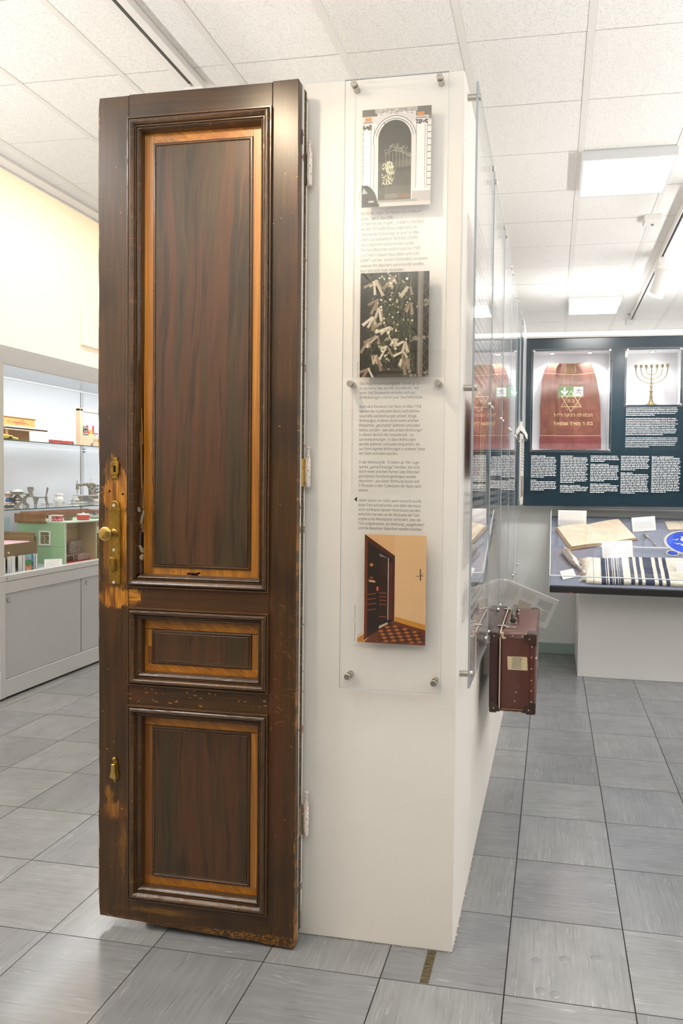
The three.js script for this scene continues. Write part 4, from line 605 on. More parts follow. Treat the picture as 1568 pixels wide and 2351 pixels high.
// ---------------------------------------------------------------- suitcase hung on the partition, and the document rack behind it
{
  const t = thing('suitcase', 'old reddish brown suitcase with riveted corners and paper label hung on the partition', 'suitcase', [-0.128, 0.472, -2.69]);
  const x0 = -0.2085, xs = -0.171, x1 = -0.045, y0 = 0.472, y1 = 0.758, z1 = -2.44, z0 = -2.95;
  const fibre = dataTex(256, 256, (u, v) => { const n = fbm(u * 40, v * 120, 601, 3), m = fbm(u * 5, v * 5, 605, 3), s = fbm(u * 60, v * 60, 607, 2); let c = mixc([78, 38, 30], [104, 54, 42], clamp(n * 0.8 + m * 0.5 - 0.15)); if (s > 0.86) c = [150, 100, 76]; return c; });
  const body = phys({ map: fibre, roughness: 0.42, clearcoat: 0.35, clearcoatRoughness: 0.3, bumpMap: fibre, bumpScale: 0.0006 }), cap = phys({ color: 0x3a241a, roughness: 0.4, clearcoat: 0.4, clearcoatRoughness: 0.3 }), lidM = phys({ map: fibre, color: 0xa89a94, roughness: 0.45, clearcoat: 0.3, clearcoatRoughness: 0.35 });
  const slab = (xa, xb, r) => { // rounded in the y-z outline, edges softened
    const s = new THREE.Shape(), a = z0, b = z1, q = 0.028; s.moveTo(a + q, y0); s.lineTo(b - q, y0); s.quadraticCurveTo(b, y0, b, y0 + q); s.lineTo(b, y1 - q); s.quadraticCurveTo(b, y1, b - q, y1); s.lineTo(a + q, y1); s.quadraticCurveTo(a, y1, a, y1 - q); s.lineTo(a, y0 + q); s.quadraticCurveTo(a, y0, a + q, y0);
    const g = new THREE.ExtrudeGeometry(s, { depth: xb - xa - 2 * r, bevelEnabled: true, bevelThickness: r, bevelSize: r, bevelOffset: -r, bevelSegments: 5, curveSegments: 10 }).translate(0, 0, r); // depth along +z -> world x
    g.applyMatrix4(new THREE.Matrix4().set(0, 0, 1, xa, 0, 1, 0, 0, 1, 0, 0, 0, 0, 0, 0, 1)); const p = g.attributes.position; const n = g.index ? g.toNonIndexed() : g; // axis swap mirrors: flip winding
    const P = n.attributes.position, N = n.attributes.normal; for (let i = 0; i < P.count; i += 3) { for (const A of [P, N]) { const t1 = [A.getX(i), A.getY(i), A.getZ(i)]; A.setXYZ(i, A.getX(i + 1), A.getY(i + 1), A.getZ(i + 1)); A.setXYZ(i + 1, ...t1); } }
    n.computeVertexNormals(); return metric(toCreasedNormals(n, 0.9), 5);
  };
  part(t, 'lid', slab(x0, xs - 0.0015, 0.009), lidM); part(t, 'body', slab(xs + 0.0015, x1, 0.009), body);
  { const pts = []; const q = 0.028; for (const [y, z, a0] of [[y1 - q, z1 - q, 0], [y1 - q, z0 + q, 1], [y0 + q, z0 + q, 2], [y0 + q, z1 - q, 3]]) for (let k = 0; k <= 6; k++) { const a = Math.PI / 2 * (a0 + k / 6); pts.push([xs, y + Math.sin(a) * q * 1.01, z + Math.cos(a) * q * 1.01]); } part(t, 'seam_trim', tube(pts, 0.0028, 160, 6, true), std({ color: 0xcfc4b2, roughness: 0.45, metalness: 0.3 })); }
  // corner caps: quarter-round pieces standing proud of the end
  const capShape = (sx, sy, R) => { const s = new THREE.Shape(); s.moveTo(0, 0); s.lineTo(sx * R, 0); s.quadraticCurveTo(sx * R * 0.95, sy * R * 0.75, 0, sy * R); s.closePath(); return s; };
  for (const z of [z1, z0]) for (const [x, sx, y, sy, R] of [[x1 - 0.001, -1, y1 - 0.003, -1, 0.042], [x1 - 0.001, -1, y0 + 0.003, 1, 0.042], [x0 + 0.001, 1, y1 - 0.003, -1, 0.036], [x0 + 0.001, 1, y0 + 0.003, 1, 0.036]]) {
    const d = 0.0016, g = extrude(capShape(sx, sy, R), 0.004, 0.0008, 2).translate(x + sx * 0.003, y + sy * 0.002, z === z1 ? z1 - 0.004 + d : z0 - d);
    const top = bx(Math.min(x, x + sx * R * 0.8), Math.max(x, x + sx * R * 0.8), sy < 0 ? y1 - 0.012 : y0 - d, sy < 0 ? y1 + d : y0 + 0.012, z === z1 ? z1 - 0.05 : z0 - d, z === z1 ? z1 + d : z0 + 0.05, 0.0118, 4);
    const sd = bx(sx < 0 ? x1 - 0.01 : x0 - d, sx < 0 ? x1 + d : x0 + 0.01, sy < 0 ? y1 - 0.045 : y0, sy < 0 ? y1 : y0 + 0.045, z === z1 ? z1 - 0.045 : z0 - d, z === z1 ? z1 + d : z0 + 0.045, 0.0098, 4);
    part(t, 'corner_cap', sx > 0 && x0 > -9 ? [g, top] : [g, top, sd], cap);
  }
  const rv = std({ color: 0xd8c2a0, metalness: 0.7, roughness: 0.35 });
  for (const [x, y] of [[-0.128, 0.748], [-0.093, 0.747], [-0.069, 0.739], [-0.06, 0.712], [-0.061, 0.675], [-0.061, 0.635], [-0.06, 0.594], [-0.06, 0.557], [-0.059, 0.518], [-0.068, 0.488], [-0.128, 0.479], [-0.1, 0.479], [-0.193, 0.744], [-0.191, 0.488], [-0.157, 0.479], [-0.113, 0.549], [-0.117, 0.517]]) part(t, 'rivet', sph(0.0026, 0, 0, 0, 10).scale(1, 1, 0.6).translate(x, y, z1 + 0.0016), rv);
  part(t, 'edge_strip', bx(-0.0675, -0.0655, 0.5, 0.735, z1 - 0.001, z1 + 0.0008), cap); part(t, 'edge_strip', bx(-0.162, -0.075, 0.7375, 0.739, z1 - 0.001, z1 + 0.0006), cap); part(t, 'edge_strip', bx(-0.162, -0.08, 0.487, 0.4885, z1 - 0.001, z1 + 0.0008), std({ color: 0xb98a64, roughness: 0.5 }));
  const lab = canvasTex(200, 128, (c, w, h) => { c.fillStyle = '#d9c39a'; c.fillRect(0, 0, w, h); c.fillStyle = '#b5ab90'; c.fillRect(45, 8, 95, 110); seedState = 5; c.fillStyle = 'rgba(70,70,60,.45)'; for (let k = 0; k < 130; k++) c.fillRect(50 + rnd() * 85, 10 + rnd() * 105, rnd() * 9, 1 + rnd() * 2); for (let k = 0; k < 16; k++) c.fillRect(120 + rnd() * 40, 12 + rnd() * 12, 2 + rnd() * 4, 3); });
  part(t, 'paper_label', (() => { const g = extrude(shape([[-0.1455, 0.6745], [-0.143, 0.6275], [-0.0735, 0.628], [-0.076, 0.6735], [-0.079, 0.6755]].reverse()), 0.0006).translate(0, 0, z1 + 0.0002); const p = g.attributes.position, u = g.attributes.uv; for (let i = 0; i < p.count; i++) u.setXY(i, (p.getX(i) + 0.146) / 0.073, (p.getY(i) - 0.627) / 0.049); return g; })(), std({ map: lab, roughness: 0.8 }));
  part(t, 'chip', sph(0.004, 0, 0, 0, 8).scale(0.6, 1.2, 0.8).translate(x1, 0.672, z1 - 0.004), M.paper);
  // handle, its loops, two latches and the hinge clip
  const hx = (xs + x1) / 2 - 0.028;
  part(t, 'handle', tube([[hx, y1 + 0.004, -2.61], [hx, y1 + 0.022, -2.615], [hx, y1 + 0.034, -2.64], [hx, y1 + 0.036, -2.7], [hx, y1 + 0.034, -2.76], [hx, y1 + 0.022, -2.785], [hx, y1 + 0.004, -2.79]], 0.0095, 40, 10), phys({ color: 0x2c1e19, roughness: 0.35, clearcoat: 0.5 }));
  for (const z of [-2.61, -2.79]) { part(t, 'handle_loop', [new THREE.TorusGeometry(0.012, 0.0022, 8, 20).rotateY(0).translate(hx, y1 + 0.01, z), bx(hx - 0.016, hx + 0.016, y1, y1 + 0.003, z - 0.014, z + 0.014, 0.001)], M.chrome); }
  for (const z of [-2.53, -2.87]) { const g = [bx(xs + 0.012, xs + 0.05, y1, y1 + 0.004, z - 0.014, z + 0.014, 0.0012), bx(xs - 0.016, xs + 0.014, y1 + 0.001, y1 + 0.008, z - 0.007, z + 0.007, 0.002), cyl(0.006, 0.006, 0.004, xs - 0.012, y1 + 0.006, z, 'y', 16)]; part(t, 'latch', g, M.chrome); part(t, 'keyhole', bx(xs + 0.024, xs + 0.034, y1 + 0.0035, y1 + 0.0048, z - 0.004, z + 0.004, 0.0005), M.black); }
  part(t, 'clip', [bx(xs + 0.004, xs + 0.012, y1 - 0.016, y1 + 0.001, z1 - 0.002, z1 + 0.004, 0.001), bx(xs + 0.006, xs + 0.02, y1 - 0.022, y1 - 0.016, z1 - 0.002, z1 + 0.003, 0.001)], std({ color: 0xd9cba8, metalness: 0.6, roughness: 0.4 }));
  part(t, 'wall_bracket', [bx(-0.246, x0 + 0.002, 0.56, 0.68, -2.78, -2.6)], M.steel);
}
{ // tilted clear rack with papers, behind the suitcase
  const t = thing('document_rack', 'tilted clear acrylic rack of printed documents behind the suitcase', 'rack', [-0.235, 0.775, -3.2], undefined, false); t.rotation.set(0.5, 0, -0.36, 'ZYX');
  const tex = canvasTex(512, 320, (c, w, h) => { c.fillStyle = '#efedea'; c.fillRect(0, 0, w, h); greek(c, 24, 30, 120, 14, 12, 7, '#b3b0ad', 301); greek(c, 180, 24, 130, 8, 12, 7, '#b3b0ad', 302); c.fillStyle = '#d2d0ce'; c.fillRect(340, 50, 140, 90); c.fillStyle = '#bdbec2'; c.fillRect(352, 66, 60, 54); greek(c, 340, 160, 140, 10, 12, 7, '#8f8c88', 303); c.fillStyle = '#cfc2ae'; c.fillRect(180, 140, 120, 90); greek(c, 180, 246, 130, 5, 11, 6, '#b3b0ad', 304); });
  part(t, 'sheet', [new THREE.PlaneGeometry(0.27, 0.2).translate(0.137, 0.0, 0.006), new THREE.PlaneGeometry(0.27, 0.2).translate(0.137, 0.0, 0.001)], M.clear); part(t, 'papers', bx(0.012, 0.262, -0.09, 0.09, -0.002, 0.0), std({ map: tex, color: 0xf2f2f2, roughness: 0.7 })); part(t, 'bracket', [bar([0, 0.08, -0.003], [0.2, 0.08, -0.006], 0.003), bar([0, -0.08, -0.003], [0.2, -0.08, -0.006], 0.003)], M.chrome);
}
// ---------------------------------------------------------------- dark exhibition board with two lit niches
const BZ = -5.12, BX0 = -0.2085, BX1 = 3.2;
{
  const t = thing('exhibition_board', 'large dark blue grey glossy exhibition board with two lit niches and white text', 'display board', [1.4, 1.11, -5.2]);
  const n1 = [-0.151, 0.392, 1.519, 2.234], n2 = [0.505, 0.875, 1.843, 2.233];
  const s = shape([[BX0, 1.112], [BX1, 1.15], [BX1, 2.33], [BX0, 2.32]]);
  for (const [a, b, c, d] of [n1, n2]) { const h = new THREE.Path(); h.moveTo(a, c); h.lineTo(a, d); h.lineTo(b, d); h.lineTo(b, c); h.closePath(); s.holes.push(h); }
  part(t, 'panel', extrude(s, 0.018).translate(0, 0, BZ - 0.018), phys({ color: 0x1d333f, roughness: 0.2, clearcoat: 0.5, clearcoatRoughness: 0.16 }));
  part(t, 'side', bx(BX0, BX0 + 0.012, 1.112, 2.32, -5.28, BZ - 0.018), std({ color: 0x31434d, roughness: 0.4 }));
  part(t, 'back', [bx(BX0, BX1, 1.14, 2.33, -5.4, -5.29)], std({ color: 0x54616a, roughness: 0.7 }));
  const nm = std({ color: 0xe6e6e9, roughness: 0.6 });
  for (const [a, b, c, d] of [n1, n2]) {
    const w = 0.004, g = new THREE.Group(); g.name = 'niche'; t.add(g); baseOf.set(g, baseOf.get(t)); const zb = -5.285;
    part(g, 'lining', [bx(a - w, b + w, c - w, d + w, zb - w, zb), bx(a - w, a, c, d, zb, BZ - 0.017), bx(b, b + w, c, d, zb, BZ - 0.017), bx(a, b, c - w, c, zb, BZ - 0.017), bx(a, b, d, d + w, zb, BZ - 0.017)], nm);
    const e = 0.012, gl = (z) => plane(a - e, b + e, c - e, d + e, z); part(g, 'glass', [gl(BZ + 0.01), gl(BZ + 0.004)], M.clear);
    part(g, 'glass_edge', [bx(a - e - 0.001, a - e, c - e, d + e, BZ + 0.004, BZ + 0.01), bx(b + e, b + e + 0.001, c - e, d + e, BZ + 0.004, BZ + 0.01), bx(a - e, b + e, c - e - 0.001, c - e, BZ + 0.004, BZ + 0.01), bx(a - e, b + e, d + e, d + e + 0.001, BZ + 0.004, BZ + 0.01)], M.acrylicEdge);
    for (const [x, y] of [[a + 0.004, d - 0.002], [b - 0.004, d - 0.002], [a + 0.002, c + 0.002], [b - 0.002, c + 0.002]]) part(g, 'mirror_screw', lathe([[0, 0.004], [0.006, 0.0035], [0.009, 0.001], [0.009, 0]], x, y, BZ + 0.01, 'z', 20), M.chrome);
    const spots = b - a > 0.45 ? [a + (b - a) * 0.245, a + (b - a) * 0.74] : [(a + b) / 2];
    for (const x of spots) {
      part(g, 'spot', [lathe([[0.014, 0], [0.022, 0], [0.022, 0.006], [0.014, 0.006]], x, d - 0.006, -5.19, 'y', 24)], M.chrome);
      const m = part(g, 'lens', lathe([[0, 0], [0.0145, 0], [0.0145, 0.004], [0, 0.004]], x, d - 0.007, -5.19, 'y', 20), std({ color: 0xffffff, emissive: 0xffffff, emissiveIntensity: 18 }));
      const l = new THREE.SpotLight(new THREE.Color().setRGB(0.97, 0.98, 1), POWER.niche, 0, 1.15, 0.8, 2); l.name = 'niche_lamp'; l.position.set(x, d - 0.012, -5.19); l.target.position.set(x, c, -5.235); scene.add(l.target); l.shadow.radius = 0.7; l.castShadow = true; scene.add(l);
    }
  }
  // white text printed on the board and on clear plates
  const W = '#eef2f4';
  const BIG = [['Das Judentum ist streng monotheistisch und nur auf den Glauben auf einen Gott ausgerichtet.', 'Im Judentum gibt es keine Trennung zwischen Religion und Alltagsleben. Religiöse Vorschriften', 'regeln alle Lebensbereiche bis ins Detail. Die jüdische Religion ist auf das Leben und die Gegen-', 'wart und ist nicht auf ein späteres Paradies ausgerichtet. Juden erwarten das Kommen des', 'Messias und glauben an eine Auferstehung der Toten.'],
    ['Nach jüdischer Vorstellung hat Gott das Volk Israels erwählt zum Glauben an einen, einzigen', 'Gott und das Volk Israel ist mit ihm dieses Bündnis eingegangen. Zeichen für dieses Bündnis ist', 'die Beschneidung der Buben acht Tage nach der Geburt (Abraham und Isaak). Mit 13 Jahren', 'sind die Buben in religiöser Hinsicht volljährig und für die Einhaltung der jüdischen Gesetze und', 'Vorschriften verantwortlich. Dieser Zeitpunkt wird durch die Feier der Bar Mitzwa markiert.', 'Jüdische religiöse Einrichtungen (Synagogen, Tempel, Bethäuser, mitunter auch als „Schul“', 'bezeichnet) dienen nicht nur dem Gottesdienst, sondern sind auch soziale Begegnungsstätten.', 'Für einen Gottesdienst und beim gemeinsamen Gebet muss nur ein Minjan (Gruppe von zehn', 'erwachsenen Männern, keine Frauen) anwesend sein. Dennoch haben angesehene Rabbiner', 'großen Einfluss, da sie wie Gelehrte und Weisende gehandelt werden.'],
    ['Im Judentum gibt es nicht nur eine weite Bandbreite von orthodoxen Juden, für die das Studium', 'von Thora und Talmud und die darin enthaltenen Gebote der Schwerpunkt des Lebens ist, bis zu', 'säkular ausgerichteten Menschen, sondern auch Bewegungen wie den in Osteuropa entstande-', 'nen Chassidismus, in dem Freude, Musik und Tanz als Weg zu Gott wichtig sind. Bei liberalen', 'Varianten wie „Or Chadasch“ (neues Licht), ist es möglich, dass auch Frauen Rabbinerinnen', 'werden können und beim Minjan mitzählen.'], ['• Thoramantel']];
  textLayer(t, 0.497, 0.877, 1.526, 1.83, BZ + 0.0055, 2400, (c, X, Y, s) => { c.fillStyle = W; c.font = `bold ${0.0112 * s}px sans-serif`; let y = 1.817; const k = 0.355 * s / c.measureText(BIG[1][3]).width; for (const p of BIG) { for (const l of p) { c.save(); c.translate(X(0.506), Y(y)); c.scale(k, 1); c.fillText(l, 0, 0); c.restore(); y -= 0.01255; } y -= 0.0115; } });
  const plate = (x0, x1, y0, y1) => part(t, 'text_plate', [plane(x0, x1, y0, y1, BZ + 0.006), bx(x0 - 0.001, x0, y0, y1, BZ + 0.001, BZ + 0.007), bx(x1, x1 + 0.001, y0, y1, BZ + 0.001, BZ + 0.007), bx(x0, x1, y0 - 0.001, y0, BZ + 0.001, BZ + 0.007), bx(x0, x1, y1, y1 + 0.001, BZ + 0.001, BZ + 0.007)], phys({ color: 0xffffff, transmission: 1, thickness: 0, roughness: 0, ior: 1.2 }));
  plate(0.495, 0.878, 1.526, 1.83); plate(-0.165, 0.895, 1.2, 1.493);
  const cols = [[-0.156, 0.19, 301, [['Schabbat – Samstag', 13], ['Hanuka', 6]]], [0.0555, 0.198, 302, [['Rosch ha-Schana', 1], ['Kopf des Jahres – jüdisches Neujahr', 15], ['Jom Kippur – Tag der Sühne', 4]]], [0.267, 0.2, 303, [['', 4], ['Sukkot – Laubhüttenfest', 10], ['Chanukka – das Lichterfest', 5]]], [0.479, 0.198, 304, [['', 9], ['Purim – das Los', 12]]], [0.69, 0.198, 305, [['Pesach – „Vorüberschreiten“', 21]]]];
  for (const [x, w, seed, secs] of cols) textLayer(t, x - 0.003, x + w + 0.006, 1.2, 1.49, BZ + 0.0055, 2600, (c, X, Y, s) => {
    let y = 1.474, k = 0; const p = 0.0119;
    for (const [head, n] of secs) { c.fillStyle = W; if (head) { c.font = `bold ${0.0108 * s}px sans-serif`; c.fillText(head, X(x), Y(y), w * s); c.fillRect(X(x), Y(y - 0.002), Math.min(w * s, c.measureText(head).width), 0.0009 * s); y -= p; } if (n > 1 || !head) { greek(c, X(x), Y(y + 0.0066), w * s, n, p * s, 0.0088 * s, W, seed + 40 * ++k, 0.5); y -= p * n + p * 0.85; } }
  });
}
{ // light trough along the top of the board
  const t = thing('light_trough', 'bright white light strip running along the top edge of the dark board', 'light strip', [1.4, 2.32, -5.2]);
  part(t, 'housing', bx(-0.24, 3.2, 2.33, 2.346, -5.4, -5.14, 0.003), M.white); part(t, 'diffuser', bx(-0.24, 3.2, 2.346, 2.375, -5.34, -5.15, 0.006), std({ color: 0xffffff, emissive: 0xffffff, emissiveIntensity: 1.6 }));
  areaLight('trough_lamp', 3.3, 0.16, [1.45, 2.38, -5.24], [1.45, 4, -5.0], POWER.boardStrip, COL.panel);
}
// ---- Torah mantle in the left niche
{
  const t = thing('torah_mantle', 'red velvet cloth mantle with embroidered star hanging in the larger lit niche', 'cloth', [0.12, 1.53, -5.25]);
  const G = { // letters drawn as strokes on a 10 x 12 grid
    he: [[[0, 1], [8, 1], [8, 12]], [[1, 5], [1, 12]]], bet: [[[0, 1], [7, 1], [7, 11]], [[0, 11], [9, 11]]], tav: [[[0, 1], [8, 1], [8, 12]], [[2, 1], [2, 11], [0, 12]]], vav: [[[0, 1], [2, 1], [2, 12]]], lamed: [[[0, -4], [0, 3], [6, 3], [6, 6], [2, 12]]],
    resh: [[[0, 1], [7, 1], [7, 12]]], qof: [[[0, 1], [8, 1], [8, 6], [4, 10]], [[1, 5], [1, 15]]], yod: [[[0, 1], [2, 1], [2, 5]]], zayin: [[[0, 1], [4, 1]], [[2, 1], [2, 12]]], mem: [[[0, 12], [2, 5], [0, 1]], [[2, 4], [6, 1], [9, 4], [9, 12], [5, 12]]], alef: [[[0, 1], [9, 12]], [[9, 1], [8, 5], [6, 7]], [[2, 4], [0, 8], [1, 12]]], shin: [[[0, 1], [1, 11], [9, 11], [9, 1]], [[5, 1], [5, 7], [1, 9]]], kaf: [[[0, 1], [6, 1], [7, 6], [6, 11], [0, 11]]],
  };
  const wd = { vav: 4, yod: 4, zayin: 5 };
  const write = (c, words, xr, y, size, lw) => { let x = xr; for (const wrd of words) { for (const ch of wrd) { const w = (wd[ch] ?? 10) * size; x -= w; c.lineWidth = lw; for (const st of G[ch]) { c.beginPath(); st.forEach((q, i) => (i ? c.lineTo(x + q[0] * size, y + q[1] * size) : c.moveTo(x + q[0] * size, y + q[1] * size))); c.stroke(); } x -= size * 2.1; } x -= size * 5.5; } };
  const tex = canvasTex(720, 1024, (c, w, h) => { // covers x -0.115..0.36 (0.475 m), y 1.53..2.17
    const im = c.createImageData(w, h); for (let j = 0; j < h; j++) for (let i = 0; i < w; i++) { const u = i / w, v = j / h, n = fbm(u * 9, v * 14, 801, 4), f = fbm(u * 150, v * 150, 803, 2), s = fbm(u * 26 + fbm(u * 4, v * 3, 9) * 5, v * 3, 806, 3); let q = mixc([122, 72, 62], [148, 94, 80], clamp(n * 1.5 - 0.3)); q = mixc(q, [112, 80, 52], sstep(0.45, 0.7, s) * 0.55); if (v > 0.8) q = mixc(q, [118, 50, 58], sstep(0.8, 0.9, v) * 0.6); const k = 0.85 + f * 0.3, o = (j * w + i) * 4; im.data[o] = q[0] * k; im.data[o + 1] = q[1] * k; im.data[o + 2] = q[2] * k; im.data[o + 3] = 255; } c.putImageData(im, 0, 0);  // tan dulling is the glass reflection painted into the red cloth; hem stays redder
    const X = (x) => (x + 0.115) / 0.475 * w, Y = (y) => (2.17 - y) / 0.64 * h; c.strokeStyle = '#d9c493'; c.fillStyle = '#d9c493'; c.lineCap = 'round'; c.lineJoin = 'round';
    c.fillStyle = '#86603c'; c.fillRect(X(0.08), 0, X(0.152) - X(0.08), Y(2.092)); c.fillStyle = '#d9c493'; c.lineWidth = 5; const gold = (pts) => { c.beginPath(); pts.forEach((q, i) => (i ? c.lineTo(X(q[0]), Y(q[1])) : c.moveTo(X(q[0]), Y(q[1])))); c.stroke(); };
    gold([[-0.08, 2.094], [0, 2.087], [0.1, 2.079], [0.2, 2.08], [0.3, 2.096]]); gold([[-0.11, 1.633], [0.12, 1.63], [0.35, 1.633]]); c.lineWidth = 3; for (const x of [0.078, 0.152]) for (let k = 0; k < 9; k++) gold([[x - 0.004, 2.165 - k * 0.0085], [x + 0.004, 2.162 - k * 0.0085]]); for (const x0 of [-0.045, 0.165]) for (let k = 0; k < 7; k++) gold([[x0 + k * 0.011, 2.152], [x0 + 0.005 + k * 0.011, 2.138 + (k % 3) * 0.004]]);
    c.lineWidth = 8; gold([[0.123, 1.958], [0.0525, 1.843], [0.197, 1.843], [0.123, 1.958]]); gold([[0.124, 1.807], [0.0535, 1.922], [0.1975, 1.922], [0.124, 1.807]]);
    c.strokeStyle = '#7a3c38'; c.lineWidth = 2; gold([[0.123, 1.955], [0.055, 1.844]]); gold([[0.124, 1.81], [0.196, 1.92]]); c.strokeStyle = '#d9c493';
    const u = 0.475 / w; write(c, [['kaf'], ['tav']], X(0.152), Y(1.896), 0.0019 / u, 5); write(c, [['alef']], X(0.083), Y(1.862), 0.0011 / u, 3); write(c, [['he']], X(0.175), Y(1.862), 0.0009 / u, 3); write(c, [['lamed']], X(0.104), Y(1.828), 0.0009 / u, 3); write(c, [['yod']], X(0.152), Y(1.828), 0.0011 / u, 3);
    write(c, [['he', 'bet', 'tav', 'vav', 'lamed', 'he'], ['resh', 'bet', 'qof', 'he'], ['resh', 'yod', 'zayin', 'lamed']], X(0.281), Y(1.792), 0.00172 / u, 5.5); write(c, [['bet', 'tav'], ['resh'], ['mem', 'alef', 'yod', 'resh'], ['shin', 'mem', 'vav', 'alef', 'lamed']], X(0.284), Y(1.731), 0.0019 / u, 6.5);
  });
  const half = (y, L) => { const k = [[1.53, -0.101, 0.347], [1.6, -0.1, 0.346], [1.63, -0.097, 0.343], [1.85, -0.0985, 0.336], [1.95, -0.094, 0.322], [2.05, -0.088, 0.304], [2.085, -0.08, 0.293], [2.12, -0.07, 0.28], [2.15, -0.052, 0.268], [2.165, -0.03, 0.258]]; for (let i = 0; i + 1 < k.length; i++) if (y <= k[i + 1][0]) { const t2 = (y - k[i][0]) / (k[i + 1][0] - k[i][0]); return [lerp(k[i][1], k[i + 1][1], t2), lerp(k[i][2], k[i + 1][2], t2)]; } return [k.at(-1)[1], k.at(-1)[2]]; };
  const cloth = (front) => { const NX = 60, NY = 76, pos = [], uv = [], idx = []; for (let j = 0; j <= NY; j++) for (let i = 0; i <= NX; i++) { const s = i / NX, yy = lerp(1.535, 2.165, j / NY), [a, b] = half(yy), x = lerp(a, b, s), topSag = j === NY ? 0 : 0; const y = yy + (1 - j / NY) * Math.sin(s * 9) * 0.003 - Math.sin(Math.PI * s) * 0.006 * (j / NY) - sstep(0.1, 0, j / NY) * Math.sin(s * Math.PI) * 0.004;
      const fold = Math.sin(Math.PI * s) ** 0.5 * 0.012 + 0.007 * Math.sin(s * 17 + yy * 6 + 2.5 * fbm(yy * 4, s * 3, 31)) * (0.35 + 0.65 * (1 - j / NY)) * Math.sin(Math.PI * s) + (fbm(s * 9, yy * 9, 33, 3) - 0.5) * 0.012 * Math.sin(Math.PI * s) + 0.012 * Math.exp(-(((s - 0.24 - (2.1 - yy) * 0.22) / 0.03) ** 2)) * sstep(1.65, 1.8, yy);
      pos.push(x, y, -5.236 + (front ? Math.max(0, fold) : -0.004)); uv.push((x + 0.115) / 0.475, (y - 1.53) / 0.64); } for (let j = 0; j < NY; j++) for (let i = 0; i < NX; i++) { const a = j * (NX + 1) + i, q = [a, a + 1, a + NX + 2, a, a + NX + 2, a + NX + 1]; idx.push(...(front ? q : q.reverse())); } const g = new THREE.BufferGeometry(); g.setAttribute('position', new THREE.Float32BufferAttribute(pos, 3)); g.setAttribute('uv', new THREE.Float32BufferAttribute(uv, 2)); g.setIndex(idx); g.computeVertexNormals(); return g; };
  part(t, 'cloth', [cloth(true), cloth(false)], phys({ map: tex, roughness: 0.85, sheen: 0.6, sheenRoughness: 0.4, sheenColor: new THREE.Color(0.8, 0.55, 0.48) }));
  for (const x of [-0.045, 0.263]) part(t, 'pin', [bar([x, 2.16, -5.23], [x + 0.004, 2.182, -5.26], 0.002), sph(0.0035, x, 2.16, -5.229, 8)], M.aluDark);
}
// ---- seven branched candlestick in the right niche
{
  const t = thing('menorah', 'seven branched brass candlestick standing in the smaller lit niche', 'candlestick', [0.694, 1.843, -5.215]);
  const b = std({ color: 0x8a7850, metalness: 0.7, roughness: 0.42 }), cx = 0.689, z = -5.215, y0 = 1.843;
  part(t, 'base', lathe([[0, 0], [0.05, 0], [0.0515, 0.004], [0.048, 0.009], [0.03, 0.014], [0.018, 0.026], [0.011, 0.042], [0.0085, 0.056], [0.009, 0.06]], cx, y0, z, 'y', 40), b);
  part(t, 'stem', lathe([[0.0085, 0.056], [0.0125, 0.0655], [0.0125, 0.069], [0.007, 0.073], [0.0062, 0.085], [0.0082, 0.1], [0.0125, 0.1075], [0.0125, 0.1105], [0.0075, 0.115], [0.0062, 0.127], [0.0105, 0.143], [0.0105, 0.147], [0.0062, 0.151], [0.0078, 0.166], [0.0066, 0.176], [0.0072, 0.2], [0.0056, 0.2], [0.0052, 0.228], [0.0045, 0.26], [0.004, 0.28]], cx, y0, z, 'y', 28), b);
  const cupAt = (x, y) => [lathe([[0.003, 0], [0.0065, 0.002], [0.0052, 0.006], [0.0035, 0.009], [0.0075, 0.014], [0.0108, 0.019], [0.0108, 0.029], [0.0122, 0.032], [0.0122, 0.035], [0.009, 0.035], [0.008, 0.028]], x, y, z, 'y', 20)];
  const bot = [2.07, 2.038, 2.009], cup = 2.106;
  for (let k = 0; k < 3; k++) { const R = [0.0365, 0.073, 0.1095][k], top = cup + 0.002 + k * 0.0, pts = []; for (let i = 0; i <= 24; i++) { const a = Math.PI * (1 + i / 24); pts.push([cx + Math.cos(a) * R, lerp(top, bot[k], Math.pow(Math.abs(Math.sin(a)), k ? 0.85 : 0.8)), z]); } part(t, 'arm', [tube(pts, 0.0034, 60, 8), ...[4, 8, 16, 20].map((i) => sph(0.0042, ...pts[i], 10))], b); }
  for (let k = -3; k <= 3; k++) part(t, 'cup', cupAt(cx + k * 0.0365, cup - 0.001 + (k > 0 ? k * 0.0015 : 0) + (k === 0 ? 0.001 : 0)), b);
}
